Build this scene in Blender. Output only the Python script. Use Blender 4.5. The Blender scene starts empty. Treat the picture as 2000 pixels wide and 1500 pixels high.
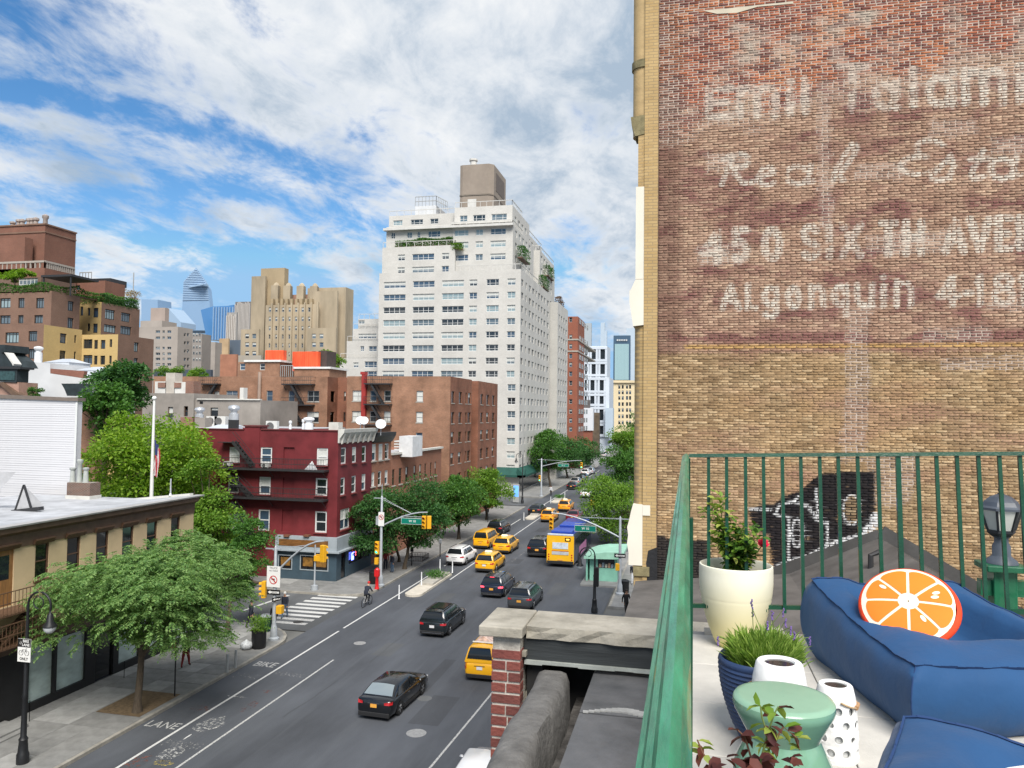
import bpy, bmesh, math, random
import numpy as np
from mathutils import Vector, Matrix
random.seed(7); RNG = np.random.default_rng(7)
SC = bpy.context.scene
COL = SC.collection
R = math.radians
# camera
FPX, EYE = 1500.0, 14.5                      # focal length in photo pixels, eye height over the road
_yaw, _pit, _rol = R(12.95), R(2.2), 0.012
_F = np.array([-math.sin(_yaw)*math.cos(_pit), math.cos(_yaw)*math.cos(_pit), math.sin(_pit)])
_R0 = np.array([math.cos(_yaw), math.sin(_yaw), 0.0]); _U0 = np.cross(_R0, _F)
_R = _R0*math.cos(_rol)+_U0*math.sin(_rol); _U = -_R0*math.sin(_rol)+_U0*math.cos(_rol)
cam = bpy.data.cameras.new('camera'); cam.sensor_width = 36.0; cam.sensor_fit = 'HORIZONTAL'
cam.lens = 36.0*FPX/2000.0; cam.clip_start = 0.05; cam.clip_end = 9000
camo = bpy.data.objects.new('camera', cam); COL.objects.link(camo)
camo.matrix_world = Matrix(((_R[0], _U[0], -_F[0], 0), (_R[1], _U[1], -_F[1], 0), (_R[2], _U[2], -_F[2], EYE), (0, 0, 0, 1)))
SC.camera = camo
# light and sky
SUN_AZ, SUN_EL = R(158), R(50)               # compass bearing (0 = +Y, clockwise) and height of the sun
vs = SC.view_settings; vs.view_transform = 'Standard'; vs.look = 'None'; vs.exposure = 0.66; vs.gamma = 1.0; vs.use_curve_mapping = False
sun = bpy.data.lights.new('sun', 'SUN'); sun.energy = 3.5; sun.angle = R(32); sun.color = (1.0, 0.95, 0.88)
suno = bpy.data.objects.new('sun', sun); COL.objects.link(suno)
_sd = Vector((math.sin(SUN_AZ)*math.cos(SUN_EL), math.cos(SUN_AZ)*math.cos(SUN_EL), math.sin(SUN_EL)))
suno.rotation_euler = _sd.to_track_quat('Z', 'Y').to_euler()
W = bpy.data.worlds.new('World'); SC.world = W; W.use_nodes = True
def build_sky():
 nt = W.node_tree; N = nt.nodes; Lk = nt.links; N.clear()
 out = N.new('ShaderNodeOutputWorld'); bg = N.new('ShaderNodeBackground'); bg.inputs['Strength'].default_value = 0.1
 Lk.new(bg.outputs[0], out.inputs[0])
 sky = N.new('ShaderNodeTexSky'); sky.sky_type = 'NISHITA'; sky.sun_disc = False
 sky.sun_elevation = SUN_EL; sky.sun_rotation = SUN_AZ; sky.altitude = 0; sky.air_density = 1.0; sky.dust_density = 0.3; sky.ozone_density = 2.0
 hs = N.new('ShaderNodeHueSaturation'); hs.inputs['Saturation'].default_value = 1.3; hs.inputs['Value'].default_value = .95
 Lk.new(sky.outputs[0], hs.inputs['Color']); dk = N.new('ShaderNodeMixRGB'); dk.blend_type = 'DARKEN'; dk.inputs[0].default_value = 1.0; Lk.new(hs.outputs[0], dk.inputs[1]); dk.inputs[2].default_value = (2.1, 3.7, 5.6, 1)
 tc = N.new('ShaderNodeTexCoord'); sep = N.new('ShaderNodeSeparateXYZ'); Lk.new(tc.outputs['Generated'], sep.inputs[0])
 def math_(op, a, b):
  m = N.new('ShaderNodeMath'); m.operation = op
  for i, v in enumerate((a, b)):
   if v is None: continue
   if isinstance(v, (int, float)): m.inputs[i].default_value = v
   else: Lk.new(v, m.inputs[i])
  return m.outputs[0]
 zc = math_('ADD', math_('MAXIMUM', sep.outputs[2], 0.0), 0.16)
 cx = math_('DIVIDE', sep.outputs[0], zc); cy = math_('DIVIDE', sep.outputs[1], zc)
 comb = N.new('ShaderNodeCombineXYZ'); Lk.new(cx, comb.inputs[0]); Lk.new(cy, comb.inputs[1])
 mp = N.new('ShaderNodeMapping'); Lk.new(comb.outputs[0], mp.inputs[0])
 mp.inputs['Rotation'].default_value = (0, 0, R(38)); mp.inputs['Scale'].default_value = (1.0, 0.62, 1); mp.inputs['Location'].default_value = SKY_OFF
 def noise(scale, det, rough, dist, off=0.0):
  n = N.new('ShaderNodeTexNoise'); n.inputs['Scale'].default_value = scale; n.inputs['Detail'].default_value = det
  n.inputs['Roughness'].default_value = rough; n.inputs['Distortion'].default_value = dist
  if off:
   a = N.new('ShaderNodeVectorMath'); a.operation = 'ADD'; a.inputs[1].default_value = (off, off*.7, off*.3); Lk.new(mp.outputs[0], a.inputs[0]); Lk.new(a.outputs[0], n.inputs['Vector'])
  else: Lk.new(mp.outputs[0], n.inputs['Vector'])
  return n.outputs['Fac']
 big = noise(0.42, 2, 0.5, 0.0); mid_ = noise(1.25, 6, 0.58, 0.5, 3.1); det = noise(5.5, 9, 0.66, 0.3, 5.3); shade = noise(1.6, 8, 0.6, 0.4, 9.7)
 cov = math_('ADD', math_('ADD', math_('MULTIPLY', big, 0.55), math_('MULTIPLY', mid_, 0.5)), math_('MULTIPLY', det, 0.30))
 r1 = N.new('ShaderNodeValToRGB'); Lk.new(cov, r1.inputs[0]); e = r1.color_ramp.elements; r1.color_ramp.interpolation = 'EASE'
 e[0].position = SKY_COV[0]; e[0].color = (0, 0, 0, 1); e[1].position = SKY_COV[1]; e[1].color = (1, 1, 1, 1)
 thick = math_('ADD', math_('MULTIPLY', cov, 0.8), math_('ADD', math_('MULTIPLY', shade, 0.75), math_('MULTIPLY', det, 0.3)))
 r2 = N.new('ShaderNodeValToRGB'); Lk.new(thick, r2.inputs[0]); e = r2.color_ramp.elements
 e[0].position = 0.90; e[0].color = (0.86, 0.88, 0.90, 1); e[1].position = 1.0; e[1].color = (0.40, 0.50, 0.62, 1)
 thick2 = math_('MULTIPLY', thick, 0.82)
 Lk.new(thick2, r2.inputs[0]); e[0].position = 0.80; e[1].position = 0.98; m2 = e.new(0.88); m2.color = (0.70, 0.75, 0.81, 1)
 sc = N.new('ShaderNodeMixRGB'); sc.blend_type = 'MULTIPLY'; sc.inputs[0].default_value = 1.0; Lk.new(r2.outputs[0], sc.inputs[1]); sc.inputs[2].default_value = (SKY_CL,)*3+(1,)
 mx = N.new('ShaderNodeMixRGB'); Lk.new(r1.outputs[0], mx.inputs[0]); Lk.new(dk.outputs[0], mx.inputs[1]); Lk.new(sc.outputs[0], mx.inputs[2])
 Lk.new(mx.outputs[0], bg.inputs['Color'])
SKY_OFF = (1.3, -6.2, 0.0); SKY_COV = (0.585, 0.69); SKY_CL = 6.7
build_sky()
# photo pixel -> place (used to measure the site)
def ray(px, py): return _F*FPX+_R*(px-1000)-_U*(py-750)
def gz(px, py, z=0.0): d = ray(px, py); t = (z-EYE)/d[2]; return np.array((0, 0, EYE))+t*d
def gx(px, py, x): d = ray(px, py); t = x/d[0]; return np.array((0, 0, EYE))+t*d
def gy(px, py, y): d = ray(px, py); t = y/d[1]; return np.array((0, 0, EYE))+t*d
# materials
MATS = {}
def _nt(name):
 m = bpy.data.materials.new(name); m.use_nodes = True; MATS[name] = m
 return m, m.node_tree, m.node_tree.nodes['Principled BSDF']
def rgba(c): return (c[0], c[1], c[2], 1.0)
def srgb(r, g, b):
 f = lambda v: (v/255/12.92) if v/255 <= .04045 else ((v/255+.055)/1.055)**2.4
 return (f(r), f(g), f(b))
def M(name, col, rough=.65, var=.16, scale=2.0, bump=0.0, metal=0.0, spec=.4, coat=0.0, detail=6, bscale=None, stretch=None, col2=None, emit=None, alpha=None):
 if name in MATS: return MATS[name]
 m, nt, b = _nt(name); N = nt.nodes; L = nt.links
 b.inputs['Roughness'].default_value = rough; b.inputs['Metallic'].default_value = metal
 b.inputs['Specular IOR Level'].default_value = spec; b.inputs['Coat Weight'].default_value = coat
 tc = N.new('ShaderNodeTexCoord'); vec = tc.outputs['Object']
 if stretch:
  mp = N.new('ShaderNodeMapping'); mp.inputs['Scale'].default_value = stretch; L.new(vec, mp.inputs[0]); vec = mp.outputs[0]
 if var or col2:
  n = N.new('ShaderNodeTexNoise'); n.inputs['Scale'].default_value = scale; n.inputs['Detail'].default_value = detail; n.inputs['Roughness'].default_value = .6; L.new(vec, n.inputs['Vector'])
  r = N.new('ShaderNodeValToRGB'); L.new(n.outputs['Fac'], r.inputs[0]); e = r.color_ramp.elements
  e[0].position = .3; e[1].position = .7
  c2 = col2 or tuple(min(1, c*(1+var)) for c in col); c1 = col if col2 else tuple(c*(1-var) for c in col)
  e[0].color = rgba(c1); e[1].color = rgba(c2); L.new(r.outputs[0], b.inputs['Base Color'])
 else: b.inputs['Base Color'].default_value = rgba(col)
 if bump:
  n2 = N.new('ShaderNodeTexNoise'); n2.inputs['Scale'].default_value = bscale or scale*6; n2.inputs['Detail'].default_value = 5; L.new(vec, n2.inputs['Vector'])
  bp = N.new('ShaderNodeBump'); bp.inputs['Strength'].default_value = bump; bp.inputs['Distance'].default_value = .02; L.new(n2.outputs['Fac'], bp.inputs['Height']); L.new(bp.outputs[0], b.inputs['Normal'])
 if emit:
  b.inputs['Emission Color'].default_value = rgba(emit[:3]); b.inputs['Emission Strength'].default_value = emit[3]
 return m
def BRICK(name, c1, c2, mortar, bw=.22, bh=.075, ms=.012, var=.25, stain=.25, bump=.3, scale=.25):
 if name in MATS: return MATS[name]
 m, nt, b = _nt(name); N = nt.nodes; L = nt.links; b.inputs['Roughness'].default_value = .85; b.inputs['Specular IOR Level'].default_value = .2
 tc = N.new('ShaderNodeTexCoord'); sp = N.new('ShaderNodeSeparateXYZ'); L.new(tc.outputs['Object'], sp.inputs[0])
 ad = N.new('ShaderNodeMath'); L.new(sp.outputs[0], ad.inputs[0]); L.new(sp.outputs[1], ad.inputs[1])
 cb = N.new('ShaderNodeCombineXYZ'); L.new(ad.outputs[0], cb.inputs[0]); L.new(sp.outputs[2], cb.inputs[1])
 t = N.new('ShaderNodeTexBrick'); L.new(cb.outputs[0], t.inputs['Vector']); t.inputs['Scale'].default_value = 1
 t.inputs['Brick Width'].default_value = bw; t.inputs['Row Height'].default_value = bh; t.inputs['Mortar Size'].default_value = ms
 t.inputs['Color1'].default_value = rgba(c1); t.inputs['Color2'].default_value = rgba(c2); t.inputs['Mortar'].default_value = rgba(mortar); t.inputs['Bias'].default_value = 0
 n = N.new('ShaderNodeTexNoise'); n.inputs['Scale'].default_value = scale; n.inputs['Detail'].default_value = 8; n.inputs['Roughness'].default_value = .65; L.new(tc.outputs['Object'], n.inputs['Vector'])
 r = N.new('ShaderNodeValToRGB'); L.new(n.outputs['Fac'], r.inputs[0]); e = r.color_ramp.elements; e[0].position = .3; e[1].position = .7
 e[0].color = (1-stain, 1-stain, 1-stain, 1); e[1].color = (1+stain*.4,)*3+(1,)
 mx = N.new('ShaderNodeMixRGB'); mx.blend_type = 'MULTIPLY'; mx.inputs[0].default_value = 1; L.new(t.outputs['Color'], mx.inputs[1]); L.new(r.outputs[0], mx.inputs[2]); L.new(mx.outputs[0], b.inputs['Base Color'])
 if bump:
  bp = N.new('ShaderNodeBump'); bp.inputs['Strength'].default_value = bump; bp.inputs['Distance'].default_value = .01; bp.invert = True
  L.new(t.outputs['Fac'], bp.inputs['Height']); L.new(bp.outputs[0], b.inputs['Normal'])
 return m
def GLASS(name, col, rough=.06, spec=.9):
 if name in MATS: return MATS[name]
 m, nt, b = _nt(name); b.inputs['Base Color'].default_value = rgba(col); b.inputs['Roughness'].default_value = rough; b.inputs['Specular IOR Level'].default_value = spec
 return m
def LEAF(name, dark, light, trans=.35):
 m, nt, b = _nt(name); N = nt.nodes; L = nt.links
 g = N.new('ShaderNodeNewGeometry'); r = N.new('ShaderNodeValToRGB'); e = r.color_ramp.elements
 e[0].color = rgba(dark); e[1].color = rgba(light); L.new(g.outputs['Random Per Island'], r.inputs[0])
 L.new(r.outputs[0], b.inputs['Base Color']); b.inputs['Roughness'].default_value = .55; b.inputs['Specular IOR Level'].default_value = .25
 tr = N.new('ShaderNodeBsdfTranslucent'); mx = N.new('ShaderNodeMixShader'); mx.inputs[0].default_value = trans
 gm = N.new('ShaderNodeMixRGB'); gm.blend_type = 'MULTIPLY'; gm.inputs[0].default_value = 1; L.new(r.outputs[0], gm.inputs[1]); gm.inputs[2].default_value = (1.3, 1.45, .6, 1); L.new(gm.outputs[0], tr.inputs['Color'])
 o = N['Material Output']; L.new(b.outputs[0], mx.inputs[1]); L.new(tr.outputs[0], mx.inputs[2]); L.new(mx.outputs[0], o.inputs['Surface'])
 return m
def paint(name, col, rough=.25):
 return M(name, col, rough=rough, var=0, coat=.45, spec=.5)
# objects
def tag(o, label=None, cat=None, group=None, kind=None):
 if label: o['label'] = label
 if cat: o['category'] = cat
 if group: o['group'] = group
 if kind: o['kind'] = kind
 return o
def thing(name, label, cat, loc=(0, 0, 0), rz=0.0, group=None):
 o = bpy.data.objects.new(name, None); o.empty_display_size = .2; COL.objects.link(o)
 o.location = tuple(float(v) for v in loc); o.rotation_euler = (0, 0, rz)
 return tag(o, label, cat, group)
def link(name, me, parent=None, loc=None, rz=None):
 o = bpy.data.objects.new(name, me); COL.objects.link(o)
 if parent is not None: o.parent = parent
 if loc is not None: o.location = tuple(float(v) for v in loc)
 if rz is not None: o.rotation_euler = (0, 0, rz)
 return o
def copy_tree(o, parent=None):
 c = o.copy(); COL.objects.link(c); c.parent = parent
 for ch in list(o.children): copy_tree(ch, c)
 return c
def wpos(o):
 p = np.zeros(3)
 while o is not None: p += np.array(o.location); o = o.parent
 return p
class MB:
 def __init__(s): s.v = []; s.f = []; s.m = []
 def add(s, vs, fs, mi=0):
  k = len(s.v); s.v += [tuple(float(c) for c in v) for v in vs]
  for f in fs: s.f.append(tuple(i+k for i in f)); s.m.append(mi)
 def quad(s, a, b, c, d, mi=0): s.add((a, b, c, d), ((0, 1, 2, 3),), mi)
 def box(s, x0, x1, y0, y1, z0, z1, mi=0, skip=()):
  if x1 < x0: x0, x1 = x1, x0
  if y1 < y0: y0, y1 = y1, y0
  vs = [(x0, y0, z0), (x1, y0, z0), (x1, y1, z0), (x0, y1, z0), (x0, y0, z1), (x1, y0, z1), (x1, y1, z1), (x0, y1, z1)]
  fs = dict(b=(0, 3, 2, 1), t=(4, 5, 6, 7), s=(0, 1, 5, 4), e=(1, 2, 6, 5), n=(2, 3, 7, 6), w=(3, 0, 4, 7))
  s.add(vs, [f for k, f in fs.items() if k not in skip], mi)
 def obox(s, p0, p1, w, h, mi=0, up=(0, 0, 1)):
  a = Vector(p0); b = Vector(p1); d = (b-a).normalized(); u = Vector(up)
  if abs(d.dot(u)) > .98: u = Vector((0, 1, 0))
  x = d.cross(u).normalized(); y = x.cross(d).normalized(); vs = []
  for q in (a, b):
   for sx, sy in ((-1, -1), (1, -1), (1, 1), (-1, 1)): vs.append(q+x*(sx*w/2)+y*(sy*h/2))
  s.add(vs, [(0, 1, 2, 3), (7, 6, 5, 4), (0, 4, 5, 1), (1, 5, 6, 2), (2, 6, 7, 3), (3, 7, 4, 0)], mi)
 def tube(s, pts, r, n=8, mi=0, cap=True):
  pts = [Vector(p) for p in pts]; rs = r if isinstance(r, (list, tuple)) else [r]*len(pts); k0 = len(s.v); ref = None
  for i, p in enumerate(pts):
   d = (pts[min(i+1, len(pts)-1)]-pts[max(i-1, 0)]).normalized()
   if ref is None: ref = Vector((1, 0, 0)) if abs(d.x) < .9 else Vector((0, 1, 0))
   x = d.cross(ref).normalized(); y = d.cross(x).normalized(); ref = -y if False else ref
   for j in range(n):
    a = 2*math.pi*j/n; q = p+(x*math.cos(a)+y*math.sin(a))*rs[i]; s.v.append(tuple(q))
  for i in range(len(pts)-1):
   for j in range(n):
    a = k0+i*n+j; b = k0+i*n+(j+1) % n; s.f.append((a, b, b+n, a+n)); s.m.append(mi)
  if cap:
   s.f.append(tuple(k0+j for j in range(n))[::-1]); s.m.append(mi)
   e = k0+(len(pts)-1)*n; s.f.append(tuple(e+j for j in range(n))); s.m.append(mi)
 def lathe(s, prof, n=16, c=(0, 0, 0), mi=0, cap=True, ax=1.0):
  k0 = len(s.v)
  for r, z in prof:
   for j in range(n):
    a = 2*math.pi*j/n; s.v.append((c[0]+r*math.cos(a), c[1]+r*ax*math.sin(a), c[2]+z))
  for i in range(len(prof)-1):
   for j in range(n):
    a = k0+i*n+j; b = k0+i*n+(j+1) % n; s.f.append((a, b, b+n, a+n)); s.m.append(mi)
  if cap:
   s.f.append(tuple(k0+j for j in range(n))[::-1]); s.m.append(mi)
   e = k0+(len(prof)-1)*n; s.f.append(tuple(e+j for j in range(n))); s.m.append(mi)
 def prism(s, poly, z0, z1, mi=0):
  n = len(poly); vs = [(x, y, z0) for x, y in poly]+[(x, y, z1) for x, y in poly]
  s.add(vs, [tuple(range(n))[::-1], tuple(range(n, 2*n))]+[(i, (i+1) % n, (i+1) % n+n, i+n) for i in range(n)], mi)
 def extr(s, poly, axis, a0, a1, mi=0):
  n = len(poly); P = (lambda u, v, a: (a, u, v)) if axis == 'x' else (lambda u, v, a: (u, a, v))
  vs = [P(u, v, a0) for u, v in poly]+[P(u, v, a1) for u, v in poly]
  s.add(vs, [tuple(range(n))[::-1], tuple(range(n, 2*n))]+[(i, (i+1) % n, (i+1) % n+n, i+n) for i in range(n)], mi)
 def mesh(s, name, mats, smooth=None, off=None):
  me = bpy.data.meshes.new(name); v = s.v
  if off is not None: v = [(a-off[0], b-off[1], c-off[2]) for a, b, c in v]
  me.from_pydata(v, [], s.f)
  for m in (mats if isinstance(mats, (list, tuple)) else [mats]): me.materials.append(m)
  if any(s.m): me.polygons.foreach_set('material_index', s.m)
  bm = bmesh.new(); bm.from_mesh(me); bmesh.ops.recalc_face_normals(bm, faces=bm.faces); bm.to_mesh(me); bm.free()
  if smooth is not None:
   me.polygons.foreach_set('use_smooth', [True]*len(me.polygons)); me.set_sharp_from_angle(angle=R(smooth))
  me.update(); return me
 def build(s, name, mats, parent=None, smooth=None, local=False, bevel=0):
  if parent is None and not local:
   p = s.v and np.array(s.v); o_ = (p.min(0)+p.max(0))/2; o_[2] = p[:, 2].min()
   o = link(name, s.mesh(name, mats, smooth, o_), None, o_)
  elif local: o = link(name, s.mesh(name, mats, smooth), parent)
  else: o = link(name, s.mesh(name, mats, smooth, wpos(parent)), parent)
  if bevel:
   b = o.modifiers.new('bevel', 'BEVEL'); b.width = bevel; b.segments = 2; b.limit_method = 'ANGLE'; b.angle_limit = R(40)
  return o
def np_mesh(name, verts, faces, mats, smooth=False):
 me = bpy.data.meshes.new(name); nv = len(verts); nf, k = faces.shape
 me.vertices.add(nv); me.vertices.foreach_set('co', np.ascontiguousarray(verts, np.float32).ravel())
 me.loops.add(nf*k); me.loops.foreach_set('vertex_index', np.ascontiguousarray(faces, np.int32).ravel())
 me.polygons.add(nf); me.polygons.foreach_set('loop_start', np.arange(0, nf*k, k, dtype=np.int32)); me.polygons.foreach_set('loop_total', np.full(nf, k, np.int32))
 if smooth: me.polygons.foreach_set('use_smooth', np.ones(nf, bool))
 for m in (mats if isinstance(mats, (list, tuple)) else [mats]): me.materials.append(m)
 me.update(calc_edges=True); me.validate(); return me
def strokes_mesh(lines, w, z=0.0, cut=6):
 mb = MB()
 for ln in lines:
  P = [Vector((p[0], p[1])) for p in ln]
  L_, R_ = [], []
  for i, p in enumerate(P):
   d = (P[min(i+1, len(P)-1)]-P[max(i-1, 0)]);  d = d.normalized() if d.length else Vector((1, 0))
   nrm = Vector((-d.y, d.x))*w/2; L_.append(p+nrm); R_.append(p-nrm)
  for i in range(len(P)-1):
   mb.add([(R_[i].x, R_[i].y, z), (R_[i+1].x, R_[i+1].y, z), (L_[i+1].x, L_[i+1].y, z), (L_[i].x, L_[i].y, z)], [(0, 1, 2, 3)])
 return mb
def text_mesh(s, size=1.0, bold=0.0, align='CENTER', spacing=1.0):
 c = bpy.data.curves.new('lettering', 'FONT'); c.body = s; c.size = size; c.align_x = align; c.align_y = 'CENTER'; c.offset = bold; c.space_character = spacing; c.resolution_u = 3
 o = bpy.data.objects.new('lettering', c); COL.objects.link(o)
 dg = bpy.context.evaluated_depsgraph_get(); me = bpy.data.meshes.new_from_object(o.evaluated_get(dg)); bpy.data.objects.remove(o); bpy.data.curves.remove(c)
 return me
def lettering(s, size, mat, parent, loc, rot, bold=0.0, sx=1.0, name='lettering', spacing=1.0):
 me = text_mesh(s, size, bold, spacing=spacing); me.materials.clear(); me.materials.append(mat)
 o = link(name, me, parent, loc); o.rotation_euler = rot; o.scale = (sx, 1, 1); return o
# materials of the street
def asphalt_mat(name, base, patch):
 m, nt, b = _nt(name); N = nt.nodes; L = nt.links; b.inputs['Roughness'].default_value = .82; b.inputs['Specular IOR Level'].default_value = .3
 tc = N.new('ShaderNodeTexCoord')
 def nz(scale, det, st=None, rough=.6):
  v = tc.outputs['Object']
  if st: mp = N.new('ShaderNodeMapping'); mp.inputs['Scale'].default_value = st; L.new(v, mp.inputs[0]); v = mp.outputs[0]
  n = N.new('ShaderNodeTexNoise'); n.inputs['Scale'].default_value = scale; n.inputs['Detail'].default_value = det; n.inputs['Roughness'].default_value = rough; L.new(v, n.inputs['Vector']); return n.outputs['Fac']
 def ramp(f, a, b_, pa=.35, pb=.65):
  r = N.new('ShaderNodeValToRGB'); L.new(f, r.inputs[0]); e = r.color_ramp.elements; e[0].position = pa; e[1].position = pb; e[0].color = rgba(a); e[1].color = rgba(b_); return r.outputs[0]
 big = ramp(nz(.25, 6, (1, .25, 1)), tuple(c*.7 for c in base), tuple(c*1.3 for c in base))
 fine = ramp(nz(45, 4), (.82, .82, .82), (1.2, 1.2, 1.2))
 mx = N.new('ShaderNodeMixRGB'); mx.blend_type = 'MULTIPLY'; mx.inputs[0].default_value = 1; L.new(big, mx.inputs[1]); L.new(fine, mx.inputs[2])
 streak = ramp(nz(.9, 5, (1, .05, 1)), (0, 0, 0), (1, 1, 1), .56, .78)
 m2 = N.new('ShaderNodeMixRGB'); L.new(streak, m2.inputs[0]); L.new(mx.outputs[0], m2.inputs[1]); m2.inputs[2].default_value = rgba(patch)
 L.new(m2.outputs[0], b.inputs['Base Color'])
 n2 = nz(60, 3); bp = N.new('ShaderNodeBump'); bp.inputs['Strength'].default_value = .25; bp.inputs['Distance'].default_value = .01; L.new(n2, bp.inputs['Height']); L.new(bp.outputs[0], b.inputs['Normal'])
 return m
ASPH = asphalt_mat('asphalt', (.072, .078, .090), (.094, .101, .113))
ASPH_OLD = asphalt_mat('asphalt_old', (.105, .110, .115), (.135, .138, .14))
ASPH_P1 = asphalt_mat('asphalt_patch_dark', (.056, .060, .068), (.066, .07, .078)); ASPH_P2 = asphalt_mat('asphalt_patch_pale', (.078, .082, .088), (.09, .095, .1))
CONC = M('concrete_walk', (.21, .21, .205), .9, .22, 1.1, bump=.15, bscale=25)
CONC_L = M('concrete_light', (.36, .34, .30), .9, .2, 2.0, bump=.15, bscale=25)
KERB = M('kerb_stone', (.27, .255, .225), .85, .25, 2.5, bump=.2, bscale=20)
def worn_paint(name, col, keep=.45, scale=9):
 m, nt, b = _nt(name); N = nt.nodes; L = nt.links; b.inputs['Base Color'].default_value = rgba(col); b.inputs['Roughness'].default_value = .8
 tc = N.new('ShaderNodeTexCoord'); n = N.new('ShaderNodeTexNoise'); n.inputs['Scale'].default_value = scale; n.inputs['Detail'].default_value = 6; n.inputs['Roughness'].default_value = .7; L.new(tc.outputs['Object'], n.inputs['Vector'])
 r = N.new('ShaderNodeValToRGB'); L.new(n.outputs['Fac'], r.inputs[0]); e = r.color_ramp.elements; e[0].position = keep-.06; e[1].position = keep+.06; e[0].color = (0, 0, 0, 1); e[1].color = (1, 1, 1, 1)
 L.new(r.outputs[0], b.inputs['Alpha']); return m
WPAINT = worn_paint('road_paint', (.54, .54, .53), .37, 14)
WPAINT_OLD = worn_paint('road_paint_old', (.44, .44, .43), .42, 13)
WPAINT_GHOST = worn_paint('road_paint_ghost', (.30, .30, .30), .56, 5)
RUSTP = worn_paint('road_marks_red', (.20, .07, .05), .58, 4)
CHALK = worn_paint('road_marks_chalk', (.45, .45, .44), .56, 6)
YELP = worn_paint('road_marks_yellow', (.42, .33, .08), .56, 6)
KX = -24.5; RKX = -6.0; FX = -30.5
SIDE0, SIDE1 = 47.2, 56.3       # kerbs of the side street
# ground, roads
def sheet(name, x0, x1, y0, y1, z, mat, parent=None):
 mb = MB(); mb.quad((x0, y0, z), (x1, y0, z), (x1, y1, z), (x0, y1, z)); o = mb.build(name, mat, parent)
 if parent is None: o['kind'] = 'structure'
 return o
sheet('ground', -2600, 2600, -300, 3200, -.06, M('far_ground', (.12, .12, .115), .95, .2, .02))
road = sheet('avenue_road', KX, RKX, -30, 700, 0, ASPH)
side_st = sheet('side_street_road', -260, KX-.01, SIDE0-.3, SIDE1+.3, -.004, ASPH_OLD)
sheet('next_side_street_road', -260, KX-.01, 119, 130, -.004, ASPH_OLD)
sheet('cross_street_road', RKX+.01, 120, SIDE0-.3, SIDE1+.3, -.004, ASPH_OLD)
def pavement(name, poly, z=.15, mat=CONC):
 mb = MB(); mb.prism(poly, -.05, z); o = mb.build(name, mat); o['kind'] = 'structure'; return o
def arc(cx, cy, r, a0, a1, n=10): return [(cx+r*math.cos(R(a0+(a1-a0)*i/n)), cy+r*math.sin(R(a0+(a1-a0)*i/n))) for i in range(n+1)]
KW = .18
near_poly = [(FX-.6, -20), (KX-KW, -20)]+arc(KX-KW-3.6, SIDE0-KW-3.6, 3.6, 0, 90)+[(-60, SIDE0-KW), (-60, 44.2), (FX-.6, 44.2)]
pav_n = pavement('pavement_near', near_poly, .145)
far_poly = [(-60, SIDE1+KW)]+arc(KX-KW-2.2, SIDE1+KW+2.2, 2.2, -90, 0)+[(KX-KW, 117), (FX+1.2, 117), (FX+1.2, 60.9), (-60, 60.9)]
pav_f = pavement('pavement_far', far_poly, .145)
pav_ff = pavement('pavement_beyond', [(KX-KW, 131.5), (KX-KW, 600), (-31.5, 600), (-31.5, 131.5)], .145)
pav_r = pavement('pavement_right', [(RKX+KW, 58.4)]+[(-1.2, 58.4), (-1.2, 600), (RKX+KW, 600)], .145)
def kerb_line(pts, name='kerb'):
 root = thing(name, None, None, (pts[0][0], pts[0][1], 0)); root['kind'] = 'structure'
 cache = {}
 for a, b in zip(pts[:-1], pts[1:]):
  d = Vector((b[0]-a[0], b[1]-a[1])); L_ = d.length; n = max(1, round(L_/2.1)); ang = math.atan2(d.y, d.x)
  key = round(L_/n, 3)
  if key not in cache:
   mb = MB(); mb.box(.006, key-.006, 0, KW, -.05, .15); cache[key] = mb.mesh('kerb_stone', KERB)
  for i in range(n):
   o = link('kerb_stone', cache[key], root, (a[0]+d.x*i/n-pts[0][0], a[1]+d.y*i/n-pts[0][1], random.uniform(-.006, .004)), ang)
 return root
kerb_line([(KX, 20), (KX, SIDE0-3.78)]+arc(KX-3.78, SIDE0-3.78, 3.78, 0, 90, 6)[1:]+[(-48, SIDE0)])
kerb_line([(-48, SIDE1)]+arc(KX-2.38, SIDE1+2.38, 2.38, -90, 0, 4)+[(KX, 117)])
kerb_line([(RKX+KW, 58.4), (RKX+KW, 130)][::-1])
kerb_line([(KX, 131.5), (KX, 215)])
SLABM = [M('slab_%d' % i, tuple(c*k for c in (.20, .20, .195)), .92, .22, 1.6, bump=.12, bscale=30) for i, k in enumerate((.8, .92, 1.0, 1.12, 1.4))]
def slabs(parent, xs, ys, skip=lambda x, y: False, mats=SLABM, w=(0, 1, 3, 2, 1)):
 cache = {}; off = wpos(parent)
 for i in range(len(xs)-1):
  for j in range(len(ys)-1):
   cx, cy = (xs[i]+xs[i+1])/2, (ys[j]+ys[j+1])/2
   if skip(cx, cy): continue
   mi = random.choices(range(len(mats)), w)[0]; k = (round(xs[i+1]-xs[i], 3), round(ys[j+1]-ys[j], 3), mi)
   if k not in cache:
    mb = MB(); a, b = k[0]/2-.009, k[1]/2-.009
    mb.add([(-a, -b, -.03), (a, -b, -.03), (a, b, -.03), (-a, b, -.03), (-a+.006, -b+.006, .009), (a-.006, -b+.006, .009), (a-.006, b-.006, .009), (-a+.006, b-.006, .009)],
                       [(4, 5, 6, 7), (0, 1, 5, 4), (1, 2, 6, 5), (2, 3, 7, 6), (3, 0, 4, 7)]); cache[k] = mb.mesh('paving_slab', mats[mi])
   o = link('paving_slab', cache[k], parent, (cx-off[0], cy-off[1], .145-off[2]+random.uniform(-.003, .003)))
PIT = (-27.3, -24.9, 31.6, 34.6)
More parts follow.
